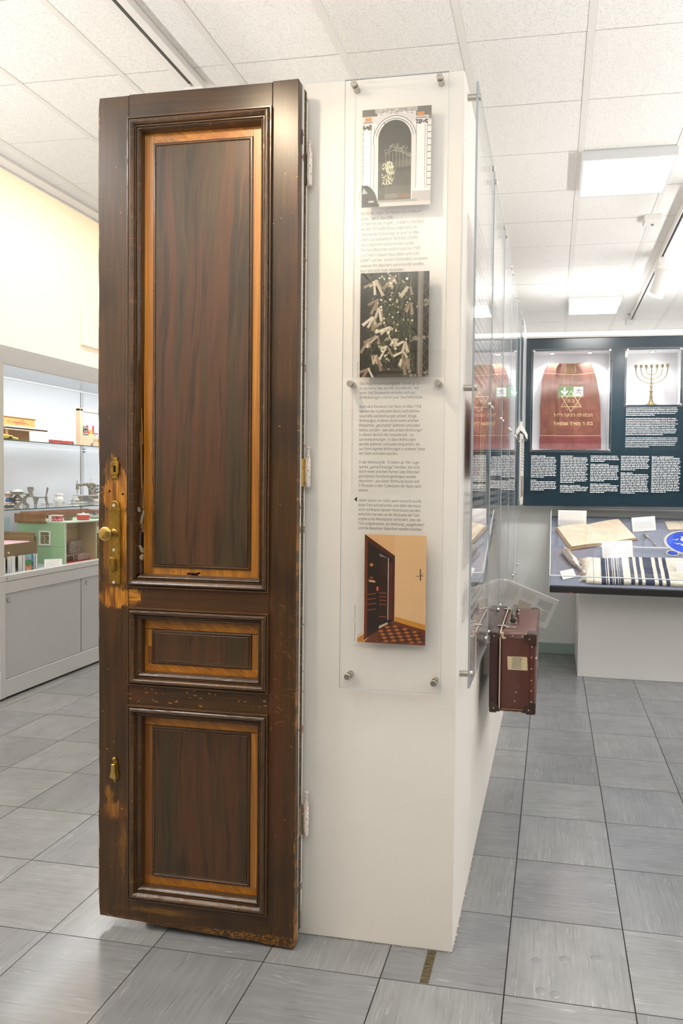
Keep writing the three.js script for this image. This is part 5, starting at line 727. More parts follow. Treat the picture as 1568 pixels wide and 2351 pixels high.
// ---------------------------------------------------------------- sloping glass table case on a white plinth
const SLOPE = new THREE.Matrix4(); { const n = new THREE.Vector3(0, 0.9032, 0.4290), d = new THREE.Vector3(0, -0.4290, 0.9032); SLOPE.makeBasis(new THREE.Vector3(1, 0, 0), n, d).setPosition(0, 1.02, -5.2); }   // local x, up from the cloth, down the slope
const onSlope = (g) => g.applyMatrix4(SLOPE);
function slopeThing(name, label, cat, x, s, turn = 0, group) { const t = thing(name, label, cat, [0, 0, 0], group, false); const m = SLOPE.clone().multiply(new THREE.Matrix4().makeTranslation(x, 0.0, s)).multiply(new THREE.Matrix4().makeRotationY(turn)); m.decompose(t.position, t.quaternion, t.scale); return t; }
{
  const t = thing('display_table', 'white plinth with sloping grey cloth table case, black base edge and glass cover', 'display case', [0.75, 0, -4.9]);
  const X0 = -0.005, X1 = 1.5, S1 = 0.886;
  part(t, 'plinth', metric(bx(0.186, X1 - 0.2, 0, 0.6, -5.265, -4.68, 0.003)), std({ color: 0xe4e2df, roughness: 0.6 }));
  const clothTex = dataTex(256, 256, (u, v) => { const f = fbm(u * 120, v * 120, 701, 2), s = Math.sin(v * 2 * Math.PI * 30) * 3; const g = 130 + (f - 0.5) * 24 + s; return [g * 0.96, g, g * 1.12]; });
  part(t, 'bed', onSlope(metric(bx(X0 + 0.004, X1, -0.012, -0.0005, -0.04, S1 - 0.008, 0.002), 3)), std({ map: clothTex, roughness: 0.95 }), 'blue grey cloth bed');
  part(t, 'base_frame', [onSlope(bx(X0, X1, -0.05, -0.012, -0.04, S1)), bx(X0, X1, 0.598, 0.637, -4.42, -4.398, 0.002)], M.black, 'black base');
  part(t, 'underside', [bx(0.22, X1 - 0.23, 0.59, 0.86, -5.26, -4.85)], M.white);
  const G = 0.076, e = 0.003; // glass cover
  const quad = (a, b, c, d) => { const g = new THREE.BufferGeometry(); g.setAttribute('position', new THREE.Float32BufferAttribute([...a, ...b, ...c, ...a, ...c, ...d], 3)); g.setAttribute('uv', new THREE.Float32BufferAttribute(new Float32Array(12), 2)); g.computeVertexNormals(); return g; };
  part(t, 'glass_top', onSlope(merge([quad([X0, G, S1], [X1, G, S1], [X1, G, -0.02], [X0, G, -0.02]), quad([X0, G - 0.005, S1], [X1, G - 0.005, S1], [X1, G - 0.005, -0.02], [X0, G - 0.005, -0.02])])), M.clear);
  part(t, 'glass_front', onSlope(quad([X0, 0, S1], [X1, 0, S1], [X1, G, S1], [X0, G, S1])), M.clear);
  part(t, 'glass_side', onSlope(quad([X0, 0, -0.02], [X0, 0, S1], [X0, G, S1], [X0, G, -0.02])), M.clear);
  const ge = phys({ color: 0xe4eeee, roughness: 0.25, transmission: 0.2, thickness: 0 });
  part(t, 'glass_edge', [onSlope(bx(X0 - e, X0 + e, G - e, G + e, -0.02, S1, 0.001)), onSlope(bx(X0, X1, G - e, G + e, S1 - e, S1 + e, 0.001)), onSlope(bx(X0 - e, X0 + e, 0, G, S1 - e, S1 + e, 0.001)), onSlope(bx(X0, X1, G - e, G + e, -0.023, -0.017, 0.001)), onSlope(bx(X0 - e, X0 + e, -0.01, G, -0.023, -0.017, 0.001))], ge);
  part(t, 'tape', bx(0.115, 0.135, 0.5975, 0.603, -4.398, -4.3972), std({ color: 0xb5482a, roughness: 0.7 }));
}
{ // open book: two page blocks curving into the gutter
  const t = slopeThing('open_book', 'large open book with yellowed pages lying on the grey cloth', 'book', 0.305, 0.237, 0.35);
  const W = 0.232, D = 0.285; const pg = dataTex(256, 256, (u, v) => { const n = fbm(u * 8, v * 8, 711, 3), ln = (Math.floor(v * 46) % 2 === 0 && u > 0.1 && u < 0.88 && v > 0.08 && v < 0.92 && hash2(Math.floor(u * 46), Math.floor(v * 46), 3) > 0.22) ? 9 : 0; return [214 + n * 18 - ln, 196 + n * 18 - ln, 172 + n * 18 - ln]; }), edge = dataTex(64, 128, (u, v) => { const s = fbm(u * 3, v * 60, 713, 3); return [186 + s * 50, 154 + s * 46, 116 + s * 44]; });
  for (const sg of [-1, 1]) {
    const hgt = (q) => (sg < 0 ? 0.03 : 0.02) * Math.pow(Math.sin(Math.min(1, q * 1.02 + 0.1) * Math.PI * 0.5), 0.5) * (1 - 0.12 * q * q) + 0.004; const N = 20, prof = []; for (let i = 0; i <= N; i++) prof.push([sg * W * i / N, hgt(i / N)]);
    const s = new THREE.Shape(); s.moveTo(0, 0.003); for (const q of prof) s.lineTo(q[0], q[1]); s.lineTo(sg * (W + 0.008), 0.003); s.closePath();
    const g = new THREE.ExtrudeGeometry(s, { depth: D, bevelEnabled: false }).translate(0, 0, -D / 2); part(t, 'page_block', metric(g, 6), std({ map: edge, roughness: 0.9 }));
    const pos = [], uv = [], idx = []; for (let i = 0; i <= N; i++) for (const j of [0, 1]) { pos.push(prof[i][0], prof[i][1] + 0.0006, (j - 0.5) * D); uv.push(i / N, j); } for (let i = 0; i < N; i++) { const a = i * 2, q = [a, a + 1, a + 3, a, a + 3, a + 2]; idx.push(...(sg > 0 ? q : [...q].reverse())); } const p = new THREE.BufferGeometry(); p.setAttribute('position', new THREE.Float32BufferAttribute(pos, 3)); p.setAttribute('uv', new THREE.Float32BufferAttribute(uv, 2)); p.setIndex(idx); p.computeVertexNormals(); part(t, 'page', p, std({ map: pg, roughness: 0.9, side: THREE.DoubleSide }));
  }
  part(t, 'cover', bx(-W - 0.012, W + 0.012, 0, 0.0035, -D / 2 - 0.006, D / 2 + 0.006, 0.001), std({ color: 0x6b5646, roughness: 0.8 }));
}
const cardTex = (seed, w = 256, h = 160, n = 7) => canvasTex(w, h, (c) => { c.fillStyle = '#f4f3f1'; c.fillRect(0, 0, w, h); greek(c, 16, 22, w - 36, n, (h - 30) / n, 6, '#c9c7c6', seed, 0.5); });
function standCard(x, s, w, h, tilt, turn, label, seed) { // printed card in a clear bent stand
  const t = slopeThing('label_card', label, 'label card', x, s, turn, 'label cards in the table case'); const g = bx(-w / 2, w / 2, 0, h, -0.001, 0.0006).rotateX(-tilt).translate(0, 0.004, 0); part(t, 'card', g, std({ map: cardTex(seed), roughness: 0.8 }));
  part(t, 'stand', [new THREE.PlaneGeometry(w, h).translate(0, h / 2, -0.002).rotateX(-tilt).translate(0, 0.004, 0), new THREE.PlaneGeometry(w, h * 0.75).rotateX(-Math.PI / 2).translate(0, 0.001, -h * 0.4)], M.clear); return t;
}
standCard(0.145, 0.118, 0.2, 0.115, 0.32, 0, 'white text card standing behind the open book, leftmost at the back', 721);
standCard(0.643, 0.165, 0.165, 0.1, 0.55, 0.2, 'white text card standing right of the open book near the small pointer', 722);
standCard(0.435, 0.54, 0.2, 0.115, 0.62, 0.12, 'white text card standing between open book and striped shawl', 723);
standCard(0.119, 0.8, 0.092, 0.06, 1.0, 0.42, 'small white label lying before the silver scroll case', 724);
standCard(0.86, 0.73, 0.16, 0.1, 0.75, 0.2, 'white text card lying over the striped shawl at the picture edge', 725);
{
  const t = slopeThing('booklet', 'small cream open booklet above the blue embroidered disc', 'booklet', 0.9, 0.068, 0.08);
  part(t, 'page', [bx(-0.098, -0.001, 0.001, 0.006, -0.06, 0.06, 0.001), bx(0.001, 0.098, 0.001, 0.006, -0.06, 0.06, 0.001)], std({ map: cardTex(726, 256, 160, 4), color: 0xe6dac6, roughness: 0.9 })); part(t, 'cover', bx(-0.1, 0.1, 0, 0.0015, -0.062, 0.062), std({ color: 0xb79f7c, roughness: 0.9 }));
}
const silver = std({ color: 0xc9c5bf, metalness: 1, roughness: 0.3, bumpMap: dataTex(128, 128, (u, v) => { const n = fbm(u * 14, v * 18, 731, 3); return [n * 255, n * 255, n * 255]; }, false), bumpScale: 0.002 });
{
  const t = slopeThing('scroll_case', 'ornate silver scroll case with thick barrel and slim handle lying left of the shawl', 'silver case', 0.151, 0.637, Math.atan2(0.127, 0.289));
  const mk = (p) => { const g = lathe(p, 0, 0, 0, 'y', 32).rotateX(Math.PI / 2); return g.translate(0, 0.029, -0.158); };
  part(t, 'barrel', mk([[0, 0.004], [0.012, 0.002], [0.02, 0.006], [0.024, 0.012], [0.023, 0.02], [0.027, 0.024], [0.029, 0.034], [0.0285, 0.1], [0.029, 0.148], [0.027, 0.16], [0.02, 0.168], [0.024, 0.176], [0.022, 0.19], [0.014, 0.202], [0.011, 0.206]]), silver);
  part(t, 'handle', mk([[0.011, 0.205], [0.014, 0.212], [0.011, 0.218], [0.0105, 0.236], [0.0115, 0.262], [0.0125, 0.278], [0.016, 0.283], [0.017, 0.296], [0.013, 0.308], [0.006, 0.314], [0, 0.316]]), silver);
  for (let k = 0; k < 8; k++) { const a = k / 8 * Math.PI * 2; part(t, 'crown_leaf', sph(0.006, Math.cos(a) * 0.021, 0.029 + Math.sin(a) * 0.021, -0.155, 8), silver); }
}
{
  const t = slopeThing('reading_pointer', 'thin silver reading pointer with chain lying right of the open book', 'pointer', 0.665, 0.284, Math.atan2(0.066, 0.171));
  part(t, 'rod', lathe([[0, 0], [0.005, 0.002], [0.008, 0.012], [0.009, 0.02], [0.007, 0.03], [0.0095, 0.04], [0.008, 0.055], [0.0045, 0.065], [0.006, 0.072], [0.0035, 0.08], [0.0035, 0.15], [0.0065, 0.156], [0.0075, 0.166], [0.004, 0.174], [0.0035, 0.185], [0, 0.186]], 0, 0, 0, 'y', 20).rotateX(Math.PI / 2).translate(0, 0.01, -0.093), silver);
  const ch = []; for (let k = 0; k < 16; k++) { const a = k / 16 * 6.3; ch.push(new THREE.TorusGeometry(0.0035, 0.0009, 6, 10).rotateX(k & 1 ? 1.5 : 0.4).translate(-0.022 + Math.cos(a) * 0.014, 0.004, -0.05 + Math.sin(a) * 0.025)); } part(t, 'chain', ch, silver);
}
{ // blue embroidered disc with beaded rim and a tab
  const t = slopeThing('embroidered_disc', 'round blue embroidered disc with beaded rim and tab, cut by the picture edge', 'embroidery', 0.925, 0.315);
  const tex = canvasTex(512, 512, (c) => { const im = c.createImageData(512, 512); for (let j = 0; j < 512; j++) for (let i = 0; i < 512; i++) { const n = fbm(i / 60, j / 14, 741, 3), o = (j * 512 + i) * 4; im.data[o] = 22 + n * 20; im.data[o + 1] = 58 + n * 34; im.data[o + 2] = 176 + n * 60; im.data[o + 3] = 255; } c.putImageData(im, 0, 0); seedState = 12;
    const fl = (x, y, r, col) => { for (let k = 0; k < 9; k++) { const a = k / 9 * 6.28; c.fillStyle = col; c.beginPath(); c.ellipse(x + Math.cos(a) * r * 0.62, y + Math.sin(a) * r * 0.62, r * 0.42, r * 0.26, a, 0, 7); c.fill(); } c.fillStyle = '#9fb8d8'; c.beginPath(); c.arc(x, y, r * 0.26, 0, 7); c.fill(); }; c.strokeStyle = '#a9dcc4'; c.lineWidth = 9; for (const [x, y, a] of [[180, 130, 1], [140, 190, 2.4], [250, 110, 0.4], [190, 330, 3.4], [150, 290, 2.9], [300, 300, 5]]) { c.beginPath(); c.moveTo(x, y); c.quadraticCurveTo(x + 30 * Math.cos(a), y + 30 * Math.sin(a), x + 64 * Math.cos(a + 0.5), y + 64 * Math.sin(a + 0.5)); c.stroke(); c.save(); c.translate(x, y); c.rotate(a); c.fillStyle = '#dfe9ee'; c.beginPath(); c.ellipse(20, 0, 26, 8, 0, 0, 7); c.fill(); c.restore(); } fl(205, 205, 46, '#eef1f4'); fl(215, 318, 50, '#eef1f4'); fl(320, 250, 48, '#eef1f4'); });
  part(t, 'cloth', lathe([[0, 0.012], [0.06, 0.0115], [0.13, 0.009], [0.152, 0.004], [0.152, 0]], 0, 0, 0, 'y', 60), (() => { const m = std({ map: tex, roughness: 0.8 }); return m; })()); { const g = t.children[0].geometry, p = g.attributes.position, u = g.attributes.uv; for (let i = 0; i < p.count; i++) u.setXY(i, 0.5 + p.getX(i) / 0.32, 0.5 - p.getZ(i) / 0.32); }
  const pearl = std({ color: 0xe3ddd0, roughness: 0.4 }), beads = []; for (let k = 0; k < 84; k++) { const a = k / 84 * 6.2832; beads.push(sph(0.0062, Math.cos(a) * 0.158, 0.006, Math.sin(a) * 0.158, 7), sph(0.0048, Math.cos(a) * 0.167, 0.004, Math.sin(a) * 0.167, 6)); } part(t, 'beaded_rim', beads, pearl);
  part(t, 'tab', lathe([[0, 0.007], [0.024, 0.006], [0.028, 0]], -0.118, 0, 0.145, 'y', 28).scale(1.12, 1, 0.92), std({ color: 0x2148b8, roughness: 0.85 })); const b2 = []; for (let k = 0; k < 30; k++) { const a = k / 30 * 6.2832; b2.push(sph(0.0045, (-0.118 + Math.cos(a) * 0.034) * 1.12, 0.004, (0.145 + Math.sin(a) * 0.034) * 0.95, 6)); } part(t, 'beaded_rim', b2, pearl);
}
{ // folded shawl: a thick folded cloth with dark bands and a fringe
  const t = slopeThing('prayer_shawl', 'folded cream prayer shawl with dark blue stripes and fringe along the front of the case', 'shawl', 0.22, 0.705);
  const L = 1.0, D0 = 0.135; const bands = [[0.1, 0.127], [0.133, 0.139], [0.148, 0.166], [0.172, 0.178], [0.186, 0.197], [0.203, 0.21], [0.214, 0.232], [0.278, 0.3], [0.321, 0.343], [0.365, 0.418], [0.443, 0.463], [0.487, 0.509]];
  const tex = dataTex(1024, 256, (u, v) => { const x = u * L, f = fbm(u * 420, v * 90, 751, 2), g = fbm(u * 20, v * 8, 753, 3); let c = [206 + g * 24, 200 + g * 24, 186 + g * 22]; for (const [a, b] of bands) if (x > a - 0.001 && x < b + 0.001) { const wv = hash2(Math.floor(u * 900), Math.floor(v * 170), 5) > 0.9 ? 40 : 0; c = [44 + wv, 50 + wv, 76 + wv]; } if (Math.abs(x - 0.052) < 0.002) c = [120, 112, 104]; const k = 0.88 + f * 0.24; return [c[0] * k, c[1] * k, c[2] * k]; });
  const NX = 120, prof = []; for (let i = 0; i <= 14; i++) prof.push([lerp(-D0, D0 - 0.01, i / 14), 0.026 + 0.003 * Math.sin(i * 0.9)]); for (let i = 1; i <= 6; i++) { const a = i / 6 * Math.PI / 2; prof.push([D0 - 0.01 + Math.sin(a) * 0.02, 0.014 + Math.cos(a) * 0.013]); } prof.push([D0 + 0.008, 0.002]); prof.push([-D0, 0.001]); prof.push([-D0, 0.026]);
  const pos = [], uv = [], idx = []; for (let i = 0; i <= NX; i++) { const x = L * i / NX, sk = x * -0.03 + 0.006 * Math.sin(x * 9), side = Math.min(x, 0.03) / 0.03; prof.forEach((p, j) => { const y = p[1] * (0.55 + 0.45 * Math.sqrt(side)) + (p[1] > 0.012 ? (fbm(x * 7, p[0] * 9, 755, 3) - 0.5) * 0.012 : 0) + (x > 0.53 && p[0] > 0.02 && p[1] > 0.01 ? 0.01 * Math.sin((p[0]) * 60 + x * 8) * sstep(0.53, 0.58, x) : 0); pos.push(x, Math.max(0.001, y), p[0] + sk * (p[0] < 0 ? 1.2 : 0.2) + 0.004 * Math.sin(x * 14)); uv.push((x - (p[0] + D0) * -0.02) / L, j / prof.length); }); }
  const n = prof.length; for (let i = 0; i < NX; i++) for (let j = 0; j + 1 < n; j++) { const a = i * n + j; idx.push(a, a + 1, a + n + 1, a, a + n + 1, a + n); } const g = new THREE.BufferGeometry(); g.setAttribute('position', new THREE.Float32BufferAttribute(pos, 3)); g.setAttribute('uv', new THREE.Float32BufferAttribute(uv, 2)); g.setIndex(idx); g.computeVertexNormals(); part(t, 'cloth', toCreasedNormals(g, 1.0), std({ map: tex, roughness: 0.92, side: THREE.DoubleSide }));
  seedState = 17; const fr = []; for (let k = 0; k < 44; k++) { const z = lerp(-D0 + 0.005, D0 - 0.005, k / 43), l = rr(0.02, 0.045); fr.push(tube([[0.004, 0.016, z], [-l * 0.4, 0.014 + rr(0, 0.008), z + rr(-0.006, 0.006)], [-l * 0.75, 0.008, z + rr(-0.012, 0.012)], [-l, 0.004, z + rr(-0.012, 0.014)]], 0.0024, 8, 5)); } const f = part(t, 'fringe', fr, std({ color: 0xd9d2c2, roughness: 0.95 })); f.userData.kind = 'stuff';
}
// ---------------------------------------------------------------- tall aluminium and glass cabinet with toys, left wall
const KX = -3.06, KB = -3.7, KZ0 = -6.2, KZ1 = -3.44;
{
  const t = thing('display_cabinet', 'tall light grey aluminium display cabinet with glass shelves of old toys', 'display cabinet', [-3.38, 0, -4.8]);
  const panelM = std({ color: 0xc6c8c9, roughness: 0.45, metalness: 0.1 }), back = std({ color: 0xd9dde2, roughness: 0.5 });
  part(t, 'plinth', bx(KB, KX - 0.006, 0.012, 0.113, KZ0, KZ1, 0.002), M.alu); part(t, 'toe_gap', bx(KB, KX - 0.03, 0, 0.012, KZ0, KZ1 - 0.02), M.dark);
  part(t, 'base_body', bx(KB, KX - 0.022, 0.113, 0.69, KZ0, KZ1 - 0.002), M.alu);
  part(t, 'base_rail', bx(KX - 0.03, KX - 0.002, 0.608, 0.678, KZ0, KZ1 - 0.001, 0.002), M.alu); part(t, 'base_post', bx(KX - 0.05, KX, 0.012, 0.715, KZ1 - 0.042, KZ1, 0.003), M.alu);
  part(t, 'sill', bx(KX - 0.045, KX + 0.002, 0.68, 0.715, KZ0, KZ1, 0.003), M.alu);
  const doorP = (za, zb, lx) => { const d = part(t, 'door', bx(KX - 0.024, KX - 0.012, 0.116, 0.606, zb, za, 0.002), panelM); part(d, 'lock', lathe([[0, 0.008], [0.005, 0.006], [0.009, 0.009], [0.0115, 0.008], [0.0125, 0]], KX - 0.012, lx[1], lx[0], 'x', 24), M.chrome); };
  doorP(KZ1 - 0.05, -4.1385, [-3.514, 0.568]); doorP(-4.147, -4.9, [-4.191, 0.573]); doorP(-4.91, -5.7, [-5.66, 0.573]); part(t, 'door_gap', bx(KX - 0.03, KX - 0.02, 0.116, 0.606, -4.15, -4.135), M.dark);
  part(t, 'display_floor', bx(KB, KX - 0.03, 0.69, 0.7, KZ0, KZ1 - 0.01), std({ color: 0xc7d3da, roughness: 0.35 }));
  part(t, 'back_panel', bx(KB - 0.02, KB, 0.69, 1.99, KZ0, KZ1), back);
  part(t, 'top_frame', [bx(KX - 0.03, KX, 1.913, 2.02, KZ0, KZ1, 0.003)], M.alu); part(t, 'roof', bx(KB - 0.02, KX - 0.02, 2.0, 2.02, KZ0, KZ1), M.alu); part(t, 'ceiling_sheet', bx(KB, KX - 0.03, 1.958, 1.966, KZ0, KZ1), std({ color: 0xc3c8cd, roughness: 0.3, metalness: 0.3 }));
  part(t, 'corner_post', bx(KX - 0.028, KX, 0.71, 1.915, KZ1 - 0.034, KZ1, 0.003), std({ color: 0xd8d8d2, roughness: 0.5 })); part(t, 'corner_post', bx(KB - 0.02, KB + 0.028, 0.69, 2.0, KZ1 - 0.03, KZ1, 0.003), M.alu);
  const pane = (g) => g; part(t, 'front_glass', new THREE.PlaneGeometry(KZ1 - KZ0, 1.2).rotateY(Math.PI / 2).translate(KX - 0.016, 1.315, (KZ0 + KZ1) / 2), M.clear); part(t, 'side_glass', new THREE.PlaneGeometry(KX - KB, 1.22).translate((KX + KB) / 2, 1.31, KZ1 - 0.014), M.clear);
  for (const z of [-5.0]) { part(t, 'upright', [bx(KB, KB + 0.008, 0.7, 1.95, z - 0.016, z - 0.004), bx(KB, KB + 0.008, 0.7, 1.95, z + 0.004, z + 0.016), bx(KB, KB + 0.003, 0.7, 1.95, z - 0.016, z + 0.016)], M.alu); const h = []; for (let k = 0; k < 22; k++) h.push(cyl(0.002, 0.002, 0.002, KB + 0.003, 0.74 + k * 0.055, z, 'x', 8)); part(t, 'peg_hole', h, M.black); part(t, 'shelf_stud', [cyl(0.004, 0.004, 0.03, KB + 0.015, 1.478, z, 'x', 10), cyl(0.004, 0.004, 0.03, KB + 0.015, 1.068, z, 'x', 10)], M.black); }
  part(t, 'light_bar', [bx(KB + 0.002, KB + 0.02, 1.944, 1.958, KZ0 + 0.02, KZ1 - 0.02, 0.003)], std({ color: 0xf2f4f6, roughness: 0.4 }));
  part(t, 'lamp', [cyl(0.012, 0.012, 2.5, KX - 0.06, 1.942, -4.8, 'z', 12)], std({ color: 0xffffff, emissive: 0xffffff, emissiveIntensity: 1.1 })); areaLight('cabinet_lamp', 2.5, 0.05, [KX - 0.075, 1.93, -4.8], [-3.5, 0.9, -4.8001], POWER.cabinet, COL.cool);
  const pr = lathe([[0, 0.0], [0.006, 0.001], [0.007, 0.005]], 0, 0, 0, 'x', 16).translate(KX + 0.0, 0.696, -3.487); part(t, 'lock', lathe([[0, 0.004], [0.004, 0.005], [0.006, 0.004], [0.007, 0]], KX, 0.695, -3.487, 'x', 16), M.chrome);
  for (const [y, nm] of [[1.488, 'glass shelf'], [1.079, 'glass shelf']]) { part(t, 'shelf', [new THREE.PlaneGeometry(0.56, KZ1 - KZ0 - 0.06).rotateX(-Math.PI / 2).translate(-3.405, y + 0.006, (KZ0 + KZ1) / 2), new THREE.PlaneGeometry(0.56, KZ1 - KZ0 - 0.06).rotateX(-Math.PI / 2).translate(-3.405, y, (KZ0 + KZ1) / 2)], M.clear, nm); part(t, 'shelf_edge', bx(-3.1255, -3.124, y, y + 0.006, KZ0 + 0.03, KZ1 - 0.03), M.glassEdge); }
}
const S1 = 1.4945, S2 = 1.0855, S0 = 0.7005;
// ---- upper shelf
{
  const t = thing('toy_piano', 'small orange wooden toy piano on the upper shelf', 'toy piano', [-3.36, S1, -3.94]); const w = M.border, x0 = -3.44, x1 = -3.3, z0 = -4.12, z1 = -3.76, ol = phys({ color: 0xd49a52, roughness: 0.4, clearcoat: 0.5 });
  part(t, 'case', [bx(x0, x0 + 0.055, S1, 1.655, z0 + 0.01, z1 - 0.01, 0.003), bx(x0, x1, 1.572, 1.586, z0, z1, 0.003)], ol); part(t, 'lid', bx(x0 - 0.006, x0 + 0.064, 1.655, 1.663, z0 - 0.004, z1 + 0.004, 0.002), std({ color: 0xc7b093, roughness: 0.5 }));
  part(t, 'lower_panel', bx(x0 + 0.04, x0 + 0.06, S1, 1.572, z0 + 0.02, z1 - 0.02), std({ color: 0xa2763a, roughness: 0.6 })); part(t, 'front_rail', bx(x1 - 0.012, x1, 1.567, 1.59, z0, z1, 0.003), std({ color: 0xd9c6ae, roughness: 0.5 }));
  for (let k = 0; k < 16; k++) { const z = z0 + 0.022 + k * 0.02; part(t, 'key', bx(x0 + 0.062, x1 - 0.012, 1.587, 1.595, z, z + 0.018, 0.001), M.paper); }
  const dec = canvasTex(256, 64, (c) => { c.strokeStyle = '#c4562e'; c.lineWidth = 3; seedState = 3; for (let k = 0; k < 26; k++) { c.beginPath(); const x = 60 + rnd() * 140, y = 22 + rnd() * 20; c.moveTo(x, y); c.quadraticCurveTo(x + 14, y - 16 + rnd() * 24, x + 24, y + rnd() * 10 - 5); c.stroke(); } });
  part(t, 'ornament', new THREE.PlaneGeometry(0.32, 0.06).rotateY(Math.PI / 2).translate(x0 + 0.0556, 1.623, -3.94), printed(dec)); for (const z of [z0 + 0.02, z1 - 0.03]) part(t, 'leg', bx(x1 - 0.02, x1 - 0.008, S1, 1.572, z, z + 0.012, 0.002), ol);
}
function leanCard(x, y, z, w, h, tilt, turn, label, seed) { const t = thing('label_card', label, 'label card', [x, y, z], undefined, false); t.rotation.set(0, turn, 0); part(t, 'card', bx(-w / 2, w / 2, 0, h, -0.001, 0).rotateX(-tilt), std({ map: cardTex(seed, 160, 160, 7), roughness: 0.8 })); part(t, 'foot', bx(-w / 3, w / 3, 0, 0.002, -h * 0.4, 0), M.clear); return t; }
leanCard(-3.2, S1, -3.92, 0.105, 0.075, 0.45, 0.75, 'white text card leaning against the toy piano', 731);
const red = std({ color: 0xd8443c, roughness: 0.45 });
{
  const tr = (z0, z1, label) => { const t = thing('toy_wagon', label, 'toy wagon', [-3.25, S1, (z0 + z1) / 2], 'red toy wagons on the upper shelf'); part(t, 'body', bx(-3.28, -3.22, S1 + 0.005, S1 + 0.024, z0, z1, 0.003), red); part(t, 'roof', bx(-3.282, -3.218, S1 + 0.024, S1 + 0.03, z0 + 0.002, z1 - 0.002, 0.002), std({ color: 0xe8dcd4, roughness: 0.5 })); for (const z of [z0 + 0.015, z1 - 0.015]) part(t, 'wheel', [cyl(0.006, 0.006, 0.062, -3.25, S1 + 0.006, z, 'x', 12)], M.black); };
  tr(-4.045, -4.012, 'short red toy wagon beside the text card on the upper shelf'); tr(-4.165, -4.05, 'long red toy wagon in the middle of the toy train'); tr(-4.272, -4.186, 'red toy wagon at the right end of the toy train');
  const t = thing('toy_car', 'small yellow and red toy vehicle at the left end of the upper shelf', 'toy vehicle', [-3.2, S1, -3.62]); part(t, 'body', [bx(-3.23, -3.18, S1 + 0.01, S1 + 0.03, -3.68, -3.6, 0.005)], std({ color: 0xe3c530, roughness: 0.4 })); part(t, 'ladder', [bar([-3.2, S1 + 0.034, -3.6], [-3.2, S1 + 0.012, -3.74], 0.006), bar([-3.21, S1 + 0.034, -3.6], [-3.21, S1 + 0.012, -3.74], 0.005)], std({ color: 0xe8cf44, roughness: 0.4 })); part(t, 'cab', bx(-3.232, -3.178, S1 + 0.008, S1 + 0.045, -3.6, -3.565, 0.006), red); for (const z of [-3.585, -3.66]) part(t, 'wheel', cyl(0.011, 0.011, 0.06, -3.205, S1 + 0.011, z, 'x', 16), M.black);
}
{
  const t = thing('toy_shop', 'pale wooden toy shop frame with red rack and coloured discs on the upper shelf', 'toy shop', [-3.32, S1, -4.6]); const wd = std({ color: 0xdcbb98, roughness: 0.55 }), z0 = -4.86, z1 = -4.435;
  part(t, 'frame', [bx(-3.33, -3.295, S1, 1.765, z1 - 0.03, z1, 0.003), bx(-3.33, -3.295, 1.745, 1.768, z0, z1, 0.003), bx(-3.33, -3.295, S1, 1.768, z0, z0 + 0.03, 0.003), bx(-3.33, -3.295, S1, 1.575, z0 + 0.03, z1 - 0.03, 0.003)], wd);
  part(t, 'rack', [bx(-3.34, -3.33, 1.595, 1.605, -4.68, -4.5, 0.002), ...[-4.505, -4.565, -4.63].map((z) => bx(-3.34, -3.33, 1.6, 1.655, z - 0.006, z + 0.006, 0.002))], red);
  for (const [y, z, c] of [[1.632, -4.535, 0x6f8a84], [1.612, -4.537, 0x70706c], [1.611, -4.597, 0xc9a066]]) part(t, 'disc', cyl(0.016, 0.016, 0.014, -3.334, y, z, 'x', 20), std({ color: c, roughness: 0.5 }));
  for (const [z, c] of [[-4.515, 0x6d7276], [-4.55, 0x6d7276], [-4.585, 0xe2cc4a], [-4.612, 0xe2cc4a], [-4.645, 0x7ba6cf]]) part(t, 'block', bx(-3.34, -3.322, 1.578, 1.592, z - 0.011, z + 0.011, 0.002), std({ color: c, roughness: 0.5 }));
  const sg = canvasTex(128, 48, (c) => { c.fillStyle = '#8a6a44'; c.font = 'italic 34px serif'; c.fillText('Kaufla', 6, 36); }); part(t, 'lettering', new THREE.PlaneGeometry(0.1, 0.04).rotateY(Math.PI / 2).translate(-3.2945, 1.548, -4.62), printed(sg));
}
{ const cols = [[0xc63a44, 0xf0e8e0], [0xe6ddd0, 0x8f8a84], [0x4c4d50, 0xd8c8b8], [0x8a8f99, 0xe0c8b0], [0xd8d4cc, 0xb58f60], [0xe0e4e8, 0xd6bda8]], z = [-4.4, -4.42, -4.52, -4.56, -4.6, -4.65], nm = ['red and white', 'cream', 'dark grey', 'blue grey', 'white and tan', 'pale']; cols.forEach(([a, b], k) => { const t = thing('toy_figure', `tiny ${nm[k]} toy figure standing before the toy shop frame`, 'toy figure', [-3.18, S1, z[k]], 'tiny figures on the upper shelf'); part(t, 'body', lathe([[0.007, 0], [0.008, 0.004], [0.005, 0.014], [0.006, 0.02], [0.003, 0.024]], -3.18, S1, z[k], 'y', 12), std({ color: a, roughness: 0.5 })); part(t, 'head', sph(0.0055, -3.18, S1 + 0.028, z[k], 10), std({ color: b, roughness: 0.5 })); }); }
